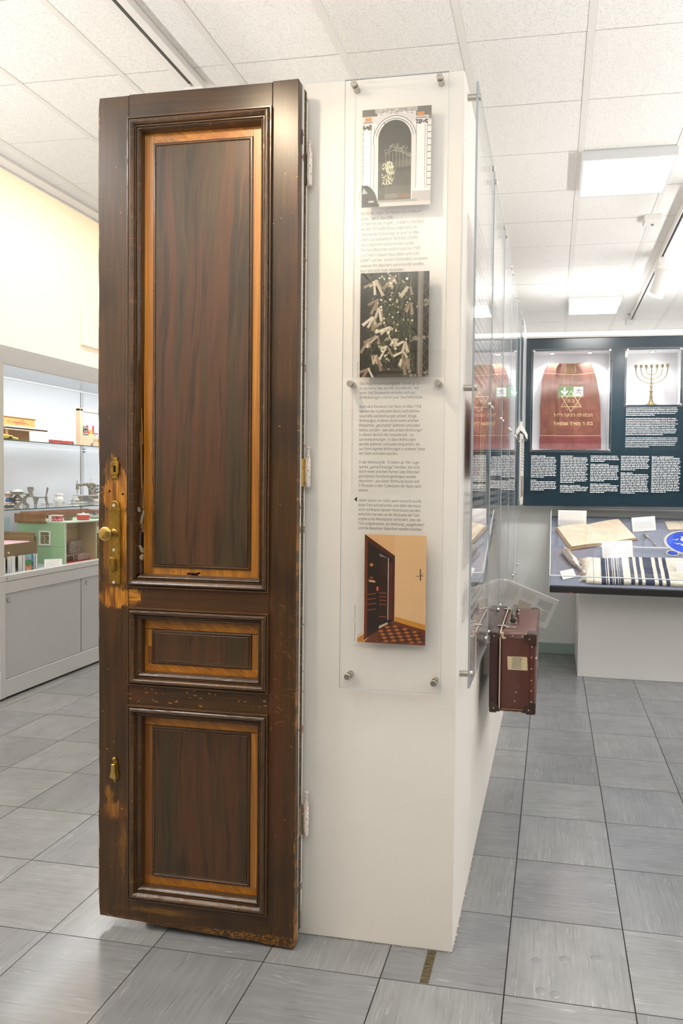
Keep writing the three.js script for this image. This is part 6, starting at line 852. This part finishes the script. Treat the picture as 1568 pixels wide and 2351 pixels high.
// ---- middle shelf
const china = phys({ color: 0xf1efec, roughness: 0.2, clearcoat: 0.8, clearcoatRoughness: 0.1 }), toyWood = std({ map: T.dark, color: 0xffffff, roughness: 0.6 }), greyWood = std({ color: 0x8f8d80, roughness: 0.55 }), tanWood = std({ color: 0x9c8260, roughness: 0.55 });
{
  const t = thing('doll_figure', 'small doll with pale round head and blue jacket on a dark base', 'doll', [-3.4, S2, -3.9]); const x = -3.4, z = -3.9;
  part(t, 'base', bx(x - 0.02, x + 0.02, S2, S2 + 0.008, z - 0.03, z + 0.03, 0.003), std({ color: 0x4d5352, roughness: 0.5 })); part(t, 'body', lathe([[0.016, 0.008], [0.019, 0.016], [0.017, 0.03], [0.012, 0.036]], x, S2, z, 'y', 18), std({ color: 0xe9e2da, roughness: 0.5 })); part(t, 'jacket', lathe([[0.018, 0.03], [0.021, 0.036], [0.018, 0.052], [0.009, 0.058]], x, S2, z, 'y', 18), std({ color: 0x3f6690, roughness: 0.6 })); part(t, 'arm', [bar([x + 0.016, S2 + 0.048, z + 0.012], [x + 0.026, S2 + 0.03, z + 0.004], 0.005), bar([x + 0.016, S2 + 0.048, z - 0.014], [x + 0.028, S2 + 0.032, z - 0.016], 0.005)], std({ color: 0x3f6690, roughness: 0.6 }));
  part(t, 'head', sph(0.022, x, S2 + 0.074, z, 18).scale(1, 1, 1), std({ color: 0xe8cdbd, roughness: 0.5 })); part(t, 'bow', [sph(0.006, x, S2 + 0.095, z - 0.012, 8)], std({ color: 0x3e6fb4, roughness: 0.5 })); part(t, 'belt', new THREE.TorusGeometry(0.0185, 0.002, 6, 20).rotateX(Math.PI / 2).translate(x, S2 + 0.022, z), std({ color: 0xb25a4a, roughness: 0.6 }));
}
{
  const t = thing('toy_table', 'grey green toy table on crossed legs carrying a white tureen', 'toy table', [-3.36, S2, -3.935]); const x = -3.36, z0 = -4.01, z1 = -3.855, ty = S2 + 0.078;
  part(t, 'top', bx(x - 0.06, x + 0.045, ty, ty + 0.006, z0, z1, 0.002), greyWood);
  for (const [xx, m] of [[x + 0.03, greyWood], [x - 0.045, tanWood]]) for (const s of [1, -1]) { const a = [xx, S2 + 0.001, (z0 + z1) / 2 + s * 0.055], b = [xx, ty, (z0 + z1) / 2 - s * 0.05]; const d = Math.hypot(b[1] - a[1], b[2] - a[2]), an = Math.atan2(b[1] - a[1], b[2] - a[2]); part(t, 'leg', bx(-0.004, 0.004, -0.009, 0.009, -d / 2, d / 2, 0.001).rotateX(-an).translate(xx + s * 0.003, (a[1] + b[1]) / 2, (a[2] + b[2]) / 2), m); }
  part(t, 'stretcher', bar([x - 0.045, S2 + 0.04, -3.9325], [x + 0.03, S2 + 0.04, -3.9325], 0.004), greyWood);
  const u = thing('toy_tureen', 'white toy china tureen with lid on the crossed leg table', 'toy china', [x, ty + 0.0061, -3.925]); part(u, 'dish', lathe([[0.02, 0], [0.024, 0.002], [0.042, 0.01], [0.043, 0.012], [0.03, 0.012]], x, ty + 0.0061, -3.925, 'y', 24), china); part(u, 'lid', lathe([[0.032, 0.012], [0.03, 0.018], [0.018, 0.024], [0.005, 0.026], [0.006, 0.031], [0, 0.033]], x, ty + 0.0061, -3.925, 'y', 24), china); for (const s of [1, -1]) part(u, 'handle', new THREE.TorusGeometry(0.007, 0.002, 6, 14).rotateY(Math.PI / 2).translate(x, ty + 0.024, -3.925 + s * 0.028), china);
}
function toyChair(x, z, turn, label, m) {
  const t = thing('toy_chair', label, 'toy chair', [x, S2, z], 'grey green toy chairs on the middle shelf', false); t.rotation.y = turn;
  part(t, 'seat', bx(-0.034, 0.034, 0.054, 0.06, -0.034, 0.034, 0.002), m); for (const [a, b] of [[1, 1], [1, -1], [-1, 1], [-1, -1]]) part(t, 'leg', new THREE.CylinderGeometry(0.0042, 0.003, 0.058, 8).rotateX(-b * 0.2).rotateZ(a * 0.2).translate(a * 0.03, 0.0275, b * 0.03), m);
  const s = new THREE.Shape(); s.moveTo(-0.019, 0); s.lineTo(0.019, 0); s.bezierCurveTo(0.018, 0.008, 0.013, 0.013, 0.011, 0.02); s.bezierCurveTo(0.012, 0.032, 0.022, 0.042, 0.019, 0.06); s.quadraticCurveTo(0.01, 0.067, 0, 0.063); s.quadraticCurveTo(-0.01, 0.067, -0.019, 0.06); s.bezierCurveTo(-0.022, 0.042, -0.012, 0.032, -0.011, 0.02); s.bezierCurveTo(-0.013, 0.013, -0.018, 0.008, -0.019, 0); const h = new THREE.Path(); h.absarc(0, 0.045, 0.005, 0, 7); s.holes.push(h);
  part(t, 'backrest', extrude(s, 0.006, 0.001, 1).rotateX(-0.16).translate(0, 0.059, -0.028), m); return t;
}
toyChair(-3.46, -4.15, 0.55, 'grey toy chair with heart shaped back, the rear one of the two', greyWood); toyChair(-3.31, -4.075, -0.75, 'grey toy chair with shaped back, the front one of the two', greyWood);
{
  const jug = (x, z, r, h, label) => { const t = thing('toy_jug', label, 'toy china', [x, S2, z]); part(t, 'body', lathe([[r * 0.5, 0], [r * 0.55, 0.003], [r * 0.95, h * 0.25], [r, h * 0.4], [r * 0.75, h * 0.65], [r * 0.62, h * 0.72], [r * 0.85, h * 0.9], [r * 0.72, h], [r * 0.6, h * 0.98]], x, S2, z, 'y', 28), china); part(t, 'handle', tube([[x, S2 + h * 0.8, z - r * 0.7], [x, S2 + h * 0.78, z - r * 1.25], [x, S2 + h * 0.5, z - r * 1.35], [x, S2 + h * 0.32, z - r * 0.9]], 0.003, 16, 8), china); part(t, 'spout', tube([[x, S2 + h * 0.4, z + r * 0.8], [x, S2 + h * 0.6, z + r * 1.2], [x, S2 + h * 0.75, z + r * 1.3]], 0.004, 12, 8), china); };
  jug(-3.5, -4.48, 0.034, 0.072, 'white toy china jug, the larger of the two on the middle shelf'); jug(-3.56, -4.74, 0.028, 0.05, 'white toy china pot, the smaller, beside the toy sewing machine');
  const plate = (x, z, r, label, n = 1) => { for (let k = 0; k < n; k++) { const t = single('toy_plate', label, 'toy china', lathe([[0, 0.0012], [r * 0.6, 0.0012], [r * 0.75, 0.005], [r, 0.008], [r, 0.0095], [r * 0.74, 0.0068], [r * 0.58, 0.003], [0, 0.003]], x, S2 + k * 0.0098, z, 'y', 32), china, 'white toy plates'); } };
  plate(-3.42, -4.57, 0.07, 'wide white toy plate at the front of the china group'); plate(-3.5, -4.36, 0.05, 'white toy plate beside the chairs, left of the jug'); plate(-3.6, -4.62, 0.05, 'white toy plate between the jug and the small pot');
  { const x = -3.42, z = -4.8, t = thing('toy_cup', 'white toy cup on saucer before the toy sewing machine', 'toy china', [x, S2, z]); part(t, 'saucer', lathe([[0, 0.001], [0.024, 0.002], [0.04, 0.008], [0.038, 0.009], [0, 0.004]], x, S2, z, 'y', 28), china); part(t, 'bowl', lathe([[0.014, 0.004], [0.026, 0.012], [0.034, 0.026], [0.032, 0.026], [0, 0.008]], x, S2, z, 'y', 28), china); }
}
{
  const t = thing('toy_sewing_machine', 'old grey tin toy sewing machine with decorated base on the middle shelf', 'toy sewing machine', [-3.54, S2, -4.83], undefined, false); t.rotation.y = Math.PI / 2 - 0.3; // length along local x
  const tin = std({ map: dataTex(128, 128, (u, v) => { const n = fbm(u * 16, v * 16, 771, 4), c = n > 0.5 ? [178, 172, 156] : [104, 100, 88]; const k = 0.8 + fbm(u * 50, v * 50, 773, 2) * 0.4; return [c[0] * k, c[1] * k, c[2] * k]; }), roughness: 0.5, metalness: 0.3 });
  part(t, 'base', [bx(-0.105, 0.105, 0, 0.006, -0.045, 0.045, 0.002), bx(-0.1, 0.1, 0.006, 0.014, -0.04, 0.04, 0.003), bx(-0.085, 0.085, 0.014, 0.048, -0.032, 0.032, 0.003)], tin); part(t, 'bed', bx(-0.09, 0.09, 0.048, 0.056, -0.034, 0.034, 0.002), std({ color: 0xcfccc2, roughness: 0.4, metalness: 0.4 }));
  const s = new THREE.Shape(); s.moveTo(0.03, 0); s.lineTo(0.088, 0); s.lineTo(0.08, 0.03); s.lineTo(0.084, 0.07); s.quadraticCurveTo(0.07, 0.098, 0.035, 0.094); s.lineTo(-0.075, 0.084); s.lineTo(-0.08, 0.04); s.lineTo(-0.068, 0.04); s.lineTo(-0.064, 0.066); s.lineTo(0.005, 0.07); s.quadraticCurveTo(0.036, 0.06, 0.03, 0); part(t, 'arm', metric(extrude(s, 0.03, 0.005, 3).translate(0, 0.056, -0.015), 9), tin);
  part(t, 'needle_bar', bar([-0.074, 0.062, 0], [-0.074, 0.165, 0], 0.0035), M.steel); part(t, 'spool', lathe([[0.009, 0], [0.009, 0.004], [0.006, 0.005], [0.006, 0.022], [0.009, 0.023], [0.009, 0.027], [0.002, 0.027], [0.002, 0.034], [0.004, 0.036], [0, 0.039]], 0.045, 0.148, 0, 'y', 18), M.paper);
  part(t, 'hand_wheel', [new THREE.TorusGeometry(0.03, 0.005, 10, 30).rotateY(Math.PI / 2).translate(0.1, 0.1, 0), bar([0.1, 0.07, 0], [0.1, 0.13, 0], 0.003), bar([0.1, 0.1, -0.03], [0.1, 0.1, 0.03], 0.003), cyl(0.007, 0.007, 0.02, 0.094, 0.1, 0, 'x', 14), cyl(0.004, 0.005, 0.016, 0.11, 0.08, 0.018, 'x', 10)], M.aluDark); part(t, 'side_flower', cyl(0.016, 0.016, 0.002, -0.02, 0.03, 0.034, 'z', 14), std({ color: 0x6d7f9c, roughness: 0.5 }));
}
// ---- floor of the cabinet: green dollhouse, its furniture, toy bed, books
{
  const C = new THREE.Vector3(-3.158, 0, -4.1), turn = -0.12; // front corner; local -x runs along the green wall, local -z along the open side
  const t = thing('dollhouse', 'green wooden dollhouse with open room, white window and fenced roof terrace', 'dollhouse', [C.x, S0, C.z], undefined, false); t.rotation.y = turn;
  const green = std({ color: 0xa9cfa2, roughness: 0.55 }), pale = std({ color: 0xcfe0cb, roughness: 0.55 }), tan = std({ color: 0xcbb48f, roughness: 0.7 }), Hh = 0.272, W = 0.4, Dp = 0.275, th = 0.006;
  part(t, 'front_wall', [bx(-W, 0, 0.115, Hh, -th, 0, 0.0012), bx(-W, 0, 0.012, 0.1135, -th, 0, 0.0012), bx(-W, 0, 0, 0.012, -th, 0.004, 0.001)], green); part(t, 'wall_edge', bx(-th, 0.0015, 0, Hh, -th - 0.004, 0.001), pale);
  part(t, 'back_wall', bx(-W, 0, 0, Hh, -Dp, -Dp + th), tan); part(t, 'inner_wall', bx(-0.16, -0.154, 0, Hh - 0.006, -Dp, -th), tan, 'beige room wall'); part(t, 'end_wall', bx(-W, 0, 0, Hh, -Dp - th, -Dp), green); part(t, 'rail', bx(-0.153, -0.151, 0.222, 0.227, -Dp, -th), std({ color: 0xa08c6a, roughness: 0.7 }));
  part(t, 'house_floor', bx(-0.155, 0, 0, 0.006, -Dp, -th), std({ color: 0xd5544c, roughness: 0.8 }), 'red carpet floor');
  part(t, 'terrace', bx(-W + 0.02, 0.02, Hh, Hh + 0.01, -0.62, 0.0, 0.002), pale); 
  const fw = part(t, 'window_frame', [bx(-0.210, -0.200, 0.12, 0.218, 0, 0.008, 0.002), bx(-0.127, -0.117, 0.12, 0.218, 0, 0.008, 0.002), bx(-0.200, -0.127, 0.12, 0.13, 0, 0.008, 0.002), bx(-0.200, -0.127, 0.208, 0.218, 0, 0.008, 0.002)], M.paper); part(fw, 'curtain', bx(-0.200, -0.127, 0.13, 0.208, 0.0006, 0.002), std({ map: dataTex(64, 64, (u, v) => { const n = fbm(u * 16, v * 16, 781, 3); return n > 0.5 ? [170, 160, 120] : [104, 98, 70]; }), roughness: 0.9 })); part(fw, 'glazing_bar', [bx(-0.200, -0.127, 0.184, 0.188, 0.002, 0.006), bx(-0.165, -0.161, 0.13, 0.186, 0.002, 0.006)], std({ color: 0xcdbf98, roughness: 0.7 }));
  const fence = std({ color: 0xa97a48, roughness: 0.7 }), fence2 = std({ color: 0xb07a5a, roughness: 0.7 }); const pk = [], pk2 = []; for (let k = 0; k < 26; k++) pk.push(bx(-0.415 + k * 0.0102, -0.4102 + k * 0.0102, Hh - 0.006, Hh + 0.058, 0.005, 0.009)); pk.push(bx(-0.416, -0.148, Hh + 0.0, Hh + 0.006, 0.001, 0.006), bx(-0.416, -0.148, Hh + 0.043, Hh + 0.049, 0.001, 0.006)); part(t, 'picket_fence', pk, fence).userData.kind = 'stuff';
  for (let k = 0; k < 60; k++) pk2.push(bx(-0.384, -0.38, Hh + 0.01, Hh + 0.068, -0.012 - k * 0.0102, -0.0065 - k * 0.0102)); pk2.push(bx(-0.38, -0.376, Hh + 0.048, Hh + 0.054, -0.62, -0.004)); for (let k = 0; k < 38; k++) pk2.push(bx(-0.38 + k * 0.0102, -0.3745 + k * 0.0102, Hh + 0.01, Hh + 0.062, -0.62, -0.616)); pk2.push(bx(-0.38, 0.01, Hh + 0.044, Hh + 0.05, -0.616, -0.612)); part(t, 'picket_fence', pk2, fence2).userData.kind = 'stuff';
  const at = (x, y, z) => new THREE.Vector3(x, y, z).applyAxisAngle(new THREE.Vector3(0, 1, 0), turn).add(new THREE.Vector3(C.x, S0, C.z));
  const inHouse = (name, label, cat, x, y, z) => { const p = at(x, y, z), o = thing(name, label, cat, [p.x, p.y, p.z], undefined, false); o.rotation.y = turn; return o; };
  const Y = Hh + 0.0102;
  let o = inHouse('toy_tin', 'small red and white patterned tin box on the dollhouse terrace', 'toy tin', -0.12, Y, -0.045); const tinT = canvasTex(96, 48, (c) => { c.fillStyle = '#c2474f'; c.fillRect(0, 0, 96, 48); c.fillStyle = '#f0e2dc'; for (let k = 0; k < 6; k++) { c.beginPath(); c.arc(10 + k * 15, 28 + (k & 1) * 8, 7, 0, 7); c.fill(); } c.fillStyle = '#e6b84a'; c.fillRect(44, 2, 24, 12); }); part(o, 'box', bx(-0.04, 0.04, 0, 0.034, -0.022, 0.022, 0.003), std({ map: tinT, roughness: 0.4 })); part(o, 'lid', bx(-0.041, 0.041, 0.034, 0.04, -0.023, 0.023, 0.002), M.paper);
  o = inHouse('toy_pot', 'red toy pot with pale lid on the dollhouse terrace', 'toy pot', -0.06, Y, -0.22); part(o, 'pot', lathe([[0.03, 0], [0.04, 0.004], [0.041, 0.036], [0.038, 0.036]], 0, 0, 0, 'y', 24), std({ color: 0xd65a50, roughness: 0.4 })); part(o, 'lid', lathe([[0.042, 0.036], [0.036, 0.044], [0.006, 0.047], [0.007, 0.053], [0, 0.055]], 0, 0, 0, 'y', 24), std({ color: 0xdedad6, roughness: 0.4 })); 
  o = inHouse('toy_dish', 'white toy dish with dark object on the dollhouse terrace', 'toy dish', -0.13, Y, -0.4); part(o, 'dish', lathe([[0.02, 0], [0.045, 0.016], [0.05, 0.026], [0.046, 0.026], [0, 0.006]], 0, 0, 0, 'y', 24), std({ color: 0xcfcfc9, roughness: 0.4 })); part(o, 'figure', lathe([[0.016, 0.022], [0.012, 0.036], [0.006, 0.046], [0, 0.048]], 0, 0, 0, 'y', 16), std({ color: 0x5d625f, roughness: 0.6 }));
  o = inHouse('toy_canister', 'small white toy canister beside the terrace fence', 'toy canister', -0.135, Y, -0.012); part(o, 'can', lathe([[0, 0], [0.01, 0], [0.01, 0.036], [0.008, 0.04], [0, 0.04]], 0, 0, 0, 'y', 16), M.paper); part(o, 'cap', lathe([[0, 0.0402], [0.007, 0.0402], [0.007, 0.045], [0, 0.045]], 0, 0, 0, 'y', 14), M.aluDark);
  o = inHouse('toy_pan', 'small dark toy pan behind the red and white tin', 'toy pan', -0.2, Y, -0.12); part(o, 'pan', lathe([[0, 0.001], [0.026, 0.001], [0.032, 0.02], [0.029, 0.02], [0, 0.004]], 0, 0, 0, 'y', 20), std({ color: 0x54544f, roughness: 0.5 })); part(o, 'handle', bar([0, 0.018, 0.03], [0, 0.03, 0.075], 0.004), M.black);
  o = inHouse('toy_box', 'small brown toy box between tin and red pot', 'toy box', -0.11, Y, -0.14); part(o, 'box', bx(-0.02, 0.02, 0, 0.03, -0.018, 0.018, 0.002), std({ color: 0x8a7a62, roughness: 0.7 })); part(o, 'lid', bx(-0.021, 0.021, 0.03, 0.035, -0.019, 0.019, 0.001), std({ color: 0x75664f, roughness: 0.7 }));
  // room furniture
  o = inHouse('toy_armchair', 'toy armchair covered in brown and white speckled fabric in the open room', 'toy armchair', -0.09, 0.0062, -0.235); const spk = std({ map: canvasTex(256, 256, (c) => { c.fillStyle = '#cfc0b6'; c.fillRect(0, 0, 256, 256); seedState = 6; for (let k = 0; k < 520; k++) { c.save(); c.translate(rnd() * 256, rnd() * 256); c.rotate(rnd() * 3); c.fillStyle = ['#4a3f3c', '#6b5a54', '#b79f94'][k % 3]; c.fillRect(-6, -2, 12, 4); c.restore(); } }), roughness: 0.9 }); part(o, 'back', bx(-0.055, -0.03, 0, 0.13, -0.07, 0.07, 0.008), spk); part(o, 'seat', bx(-0.04, 0.04, 0, 0.045, -0.068, 0.068, 0.008), spk); part(o, 'arm', bx(-0.04, 0.036, 0.04, 0.072, -0.072, -0.052, 0.006), spk);
  o = inHouse('toy_side_table', 'tiny white side table with vase in the open room', 'toy table', -0.075, 0.0062, -0.085); part(o, 'top', bx(-0.03, 0.03, 0.04, 0.045, -0.045, 0.045, 0.002), std({ color: 0xb9a288, roughness: 0.5 })); for (const [a, b] of [[1, 1], [1, -1], [-1, 1], [-1, -1]]) part(o, 'leg', bar([a * 0.025, 0, b * 0.038], [a * 0.025, 0.04, b * 0.038], 0.003), std({ color: 0xb9a79a, roughness: 0.5 }));
  o = inHouse('toy_vase', 'tiny tan vase on the side table in the dollhouse', 'toy vase', -0.075, 0.0514, -0.07); part(o, 'body', lathe([[0.01, 0], [0.018, 0.008], [0.018, 0.014], [0.008, 0.024], [0.01, 0.028]], 0, 0, 0, 'y', 18), std({ color: 0xc08a58, roughness: 0.5 })); part(o, 'handle', new THREE.TorusGeometry(0.007, 0.0018, 6, 14).translate(0.017, 0.014, 0), std({ color: 0xa87648, roughness: 0.5 }));
  o = inHouse('toy_sofa', 'tiny dark green sofa in the corner of the open room', 'toy sofa', -0.13, 0.0062, -0.06); part(o, 'back', bx(-0.02, -0.008, 0, 0.085, -0.045, 0.045, 0.004), std({ color: 0x4b5a50, roughness: 0.8 })); part(o, 'seat', bx(-0.01, 0.02, 0, 0.03, -0.045, 0.045, 0.004), std({ color: 0x55655a, roughness: 0.8 }));
}
{
  const t = thing('dollhouse', 'second dollhouse room with brown wallpaper, partly hidden behind the door', 'dollhouse', [-3.3, S0, -4.66]); part(t, 'back_wall', bx(-3.42, -3.41, S0, 0.97, -5.1, -4.5), std({ map: dataTex(64, 128, (u, v) => { const n = fbm(u * 10, v * 20, 791, 3); return v > 0.75 ? [150 + n * 40, 104 + n * 30, 84 + n * 20] : v > 0.3 ? [196 + n * 30, 186 + n * 30, 180 + n * 30] : [150, 110, 84]; }), roughness: 0.8 })); part(t, 'room_floor', bx(-3.42, -3.14, S0, S0 + 0.006, -5.1, -4.46), std({ color: 0xb9aa94, roughness: 0.7 }));
  const o = thing('toy_cupboard', 'toy wooden table with white dishes at the right, half hidden by the door', 'toy cupboard', [-3.2, S0 + 0.006, -4.6]); part(o, 'top', bx(-3.26, -3.15, S0 + 0.094, S0 + 0.103, -4.74, -4.465, 0.002), std({ color: 0xc7a878, roughness: 0.55 })); for (const z of [-4.475, -4.73]) for (const x of [-3.16, -3.25]) part(o, 'leg', bx(x - 0.006, x + 0.006, S0 + 0.006, S0 + 0.094, z - 0.006, z + 0.006), std({ color: 0xc7a878, roughness: 0.55 })); part(o, 'back_board', bx(-3.27, -3.264, S0 + 0.006, S0 + 0.17, -4.74, -4.465), std({ color: 0x9c7656, roughness: 0.6 }));
  const d = thing('toy_bowl', 'white toy bowl on the small wooden toy table at the right', 'toy china', [-3.2, S0 + 0.1032, -4.53]); part(d, 'bowl', lathe([[0.012, 0], [0.034, 0.016], [0.03, 0.016], [0, 0.004]], -3.2, S0 + 0.1032, -4.53, 'y', 20), china); part(d, 'ladle', bar([-3.2, S0 + 0.112, -4.53], [-3.2, S0 + 0.15, -4.505], 0.003), china);
}
{
  const t = thing('toy_bed', 'dark brown wooden toy bed with pink bedding at the cabinet front', 'toy bed', [-3.2, S0, -3.7]); const dk = std({ color: 0x85724f, roughness: 0.6, bumpMap: T.dark, bumpScale: 0.001 });
  part(t, 'side_board', metric(bx(-3.215, -3.2, S0 + 0.085, 0.872, -3.87, -3.5, 0.002), 3), dk); part(t, 'end_board', [metric(bx(-3.42, -3.2, S0, 0.905, -3.9, -3.868, 0.003), 3), bx(-3.42, -3.2, S0 + 0.17, 0.93, -3.886, -3.872, 0.004)], dk); part(t, 'bed_base', bx(-3.42, -3.215, S0 + 0.09, S0 + 0.11, -3.87, -3.5), dk); part(t, 'far_board', metric(bx(-3.42, -3.405, S0 + 0.085, 0.872, -3.87, -3.5, 0.002), 3), dk);
  part(t, 'head_board', metric(bx(-3.42, -3.2, S0, 0.93, -3.5, -3.48, 0.003), 3), dk); const b = bx(-3.404, -3.216, S0 + 0.11, 0.876, -3.866, -3.502, 0.01, 4); part(t, 'bedding', b, std({ color: 0xe8c4cb, roughness: 0.9 }), 'pink bedding'); part(t, 'pillow', sph(0.06, 0, 0, 0, 18).scale(1.2, 0.45, 0.9).translate(-3.31, 0.88, -3.56), std({ color: 0xefd3d8, roughness: 0.9 })); part(t, 'knob', sph(0.008, -3.197, 0.82, -3.66, 12), std({ color: 0xb7aa94, roughness: 0.4 }));
}
{
  const bk = (z, w, h, d, cover, spine, label, turn = 0, pic) => { const t = thing('small_book', label, 'book', [-3.15, S0, z], 'small books standing at the cabinet front', false); t.rotation.y = turn; part(t, 'cover', [bx(-w, 0, 0, h, -d / 2, -d / 2 + 0.002), bx(-w, 0, 0, h, d / 2 - 0.002, d / 2), bx(-0.002, 0, 0, h, -d / 2, d / 2)], std({ color: spine, roughness: 0.5 })); part(t, 'pages', bx(-w + 0.004, -0.002, 0.002, h - 0.002, -d / 2 + 0.002, d / 2 - 0.002), M.paper); if (pic) part(t, 'print', new THREE.PlaneGeometry(w, h).translate(-w / 2, h / 2, d / 2 + 0.0006), std({ map: pic, roughness: 0.5 })); return t; };
  const sp = (seed) => canvasTex(32, 128, (c) => { c.fillStyle = '#efefee'; c.fillRect(0, 0, 32, 128); seedState = seed; c.fillStyle = '#9a9a98'; for (let k = 0; k < 26; k++) c.fillRect(10 + rnd() * 4, 10 + k * 4, 6 + rnd() * 5, 2); });
  const pic = canvasTex(96, 160, (c) => { c.fillStyle = '#8fc3d8'; c.fillRect(0, 0, 96, 160); c.fillStyle = '#3f8f57'; c.fillRect(0, 50, 96, 50); c.fillStyle = '#d98f5a'; c.fillRect(0, 100, 96, 60); c.fillStyle = '#c9687a'; c.fillRect(20, 30, 40, 12); c.fillStyle = '#8a4a30'; c.fillRect(26, 96, 14, 44); c.fillRect(52, 92, 14, 50); c.fillStyle = '#f0e6da'; c.fillRect(28, 120, 10, 30); c.fillRect(54, 122, 10, 28); }), pic2 = canvasTex(64, 160, (c) => { c.fillStyle = '#4f97c2'; c.fillRect(0, 0, 64, 160); c.fillStyle = '#2f5d74'; c.fillRect(0, 70, 64, 90); c.fillStyle = '#8aa06a'; c.fillRect(0, 120, 64, 20); });
  bk(-3.572, 0.028, 0.1, 0.026, 0, 0xe9ebe8, 'small white book at the far left of the cabinet floor, cut by the post', 0.1);
  bk(-3.645, 0.03, 0.102, 0.028, 0, 0xeceded, 'small white book standing alone between the left book and the group', -0.05);
  bk(-3.728, 0.03, 0.1, 0.022, 0, 0xf0f0ee, 'small white spined book at the left of the colourful pair', 0.0);
  const a = thing('picture_book', 'small picture book with a colourful children cover facing out', 'book', [-3.152, S0, -3.765], 'small books standing at the cabinet front', false); a.rotation.y = Math.PI / 2 - 0.15; part(a, 'cover', bx(-0.023, 0.023, 0, 0.101, -0.012, 0), std({ map: pic, roughness: 0.5 })); part(a, 'pages', bx(-0.022, 0.021, 0.002, 0.099, -0.011, -0.001), M.paper);
  const b = thing('picture_book', 'small picture book with a blue landscape cover', 'book', [-3.158, S0, -3.803], 'small books standing at the cabinet front', false); b.rotation.y = Math.PI / 2 + 0.2; part(b, 'cover', bx(-0.016, 0.016, 0, 0.098, -0.012, 0), std({ map: pic2, roughness: 0.5 })); part(b, 'pages', bx(-0.0155, 0.0145, 0.002, 0.096, -0.011, -0.001), M.paper);
  bk(-3.832, 0.02, 0.099, 0.018, 0, 0xf2f2f0, 'small white spined book at the right end of the group', 0.0);
}
leanCard(-3.11, S0, -3.93, 0.1, 0.062, 0.5, 0.7, 'white text card leaning before the green dollhouse wall', 741);
{
  const t = thing('acrylic_block', 'pale blue tinted acrylic stand behind the toy bed', 'stand', [-3.5, S0, -3.75]); part(t, 'block', bx(-3.6, -3.42, S0, 1.02, -3.93, -3.62, 0.004), phys({ color: 0xcfe3ea, roughness: 0.2, transmission: 0.5, thickness: 0 })); part(t, 'label', bx(-3.418, -3.416, 0.84, 0.95, -3.84, -3.7), std({ color: 0xdfe9ec, roughness: 0.6 }));
}
// ---------------------------------------------------------------- draw
scene.traverse((o) => { if (o.isMesh) { o.castShadow = true; o.receiveShadow = true; } });
renderer.render(scene, camera);
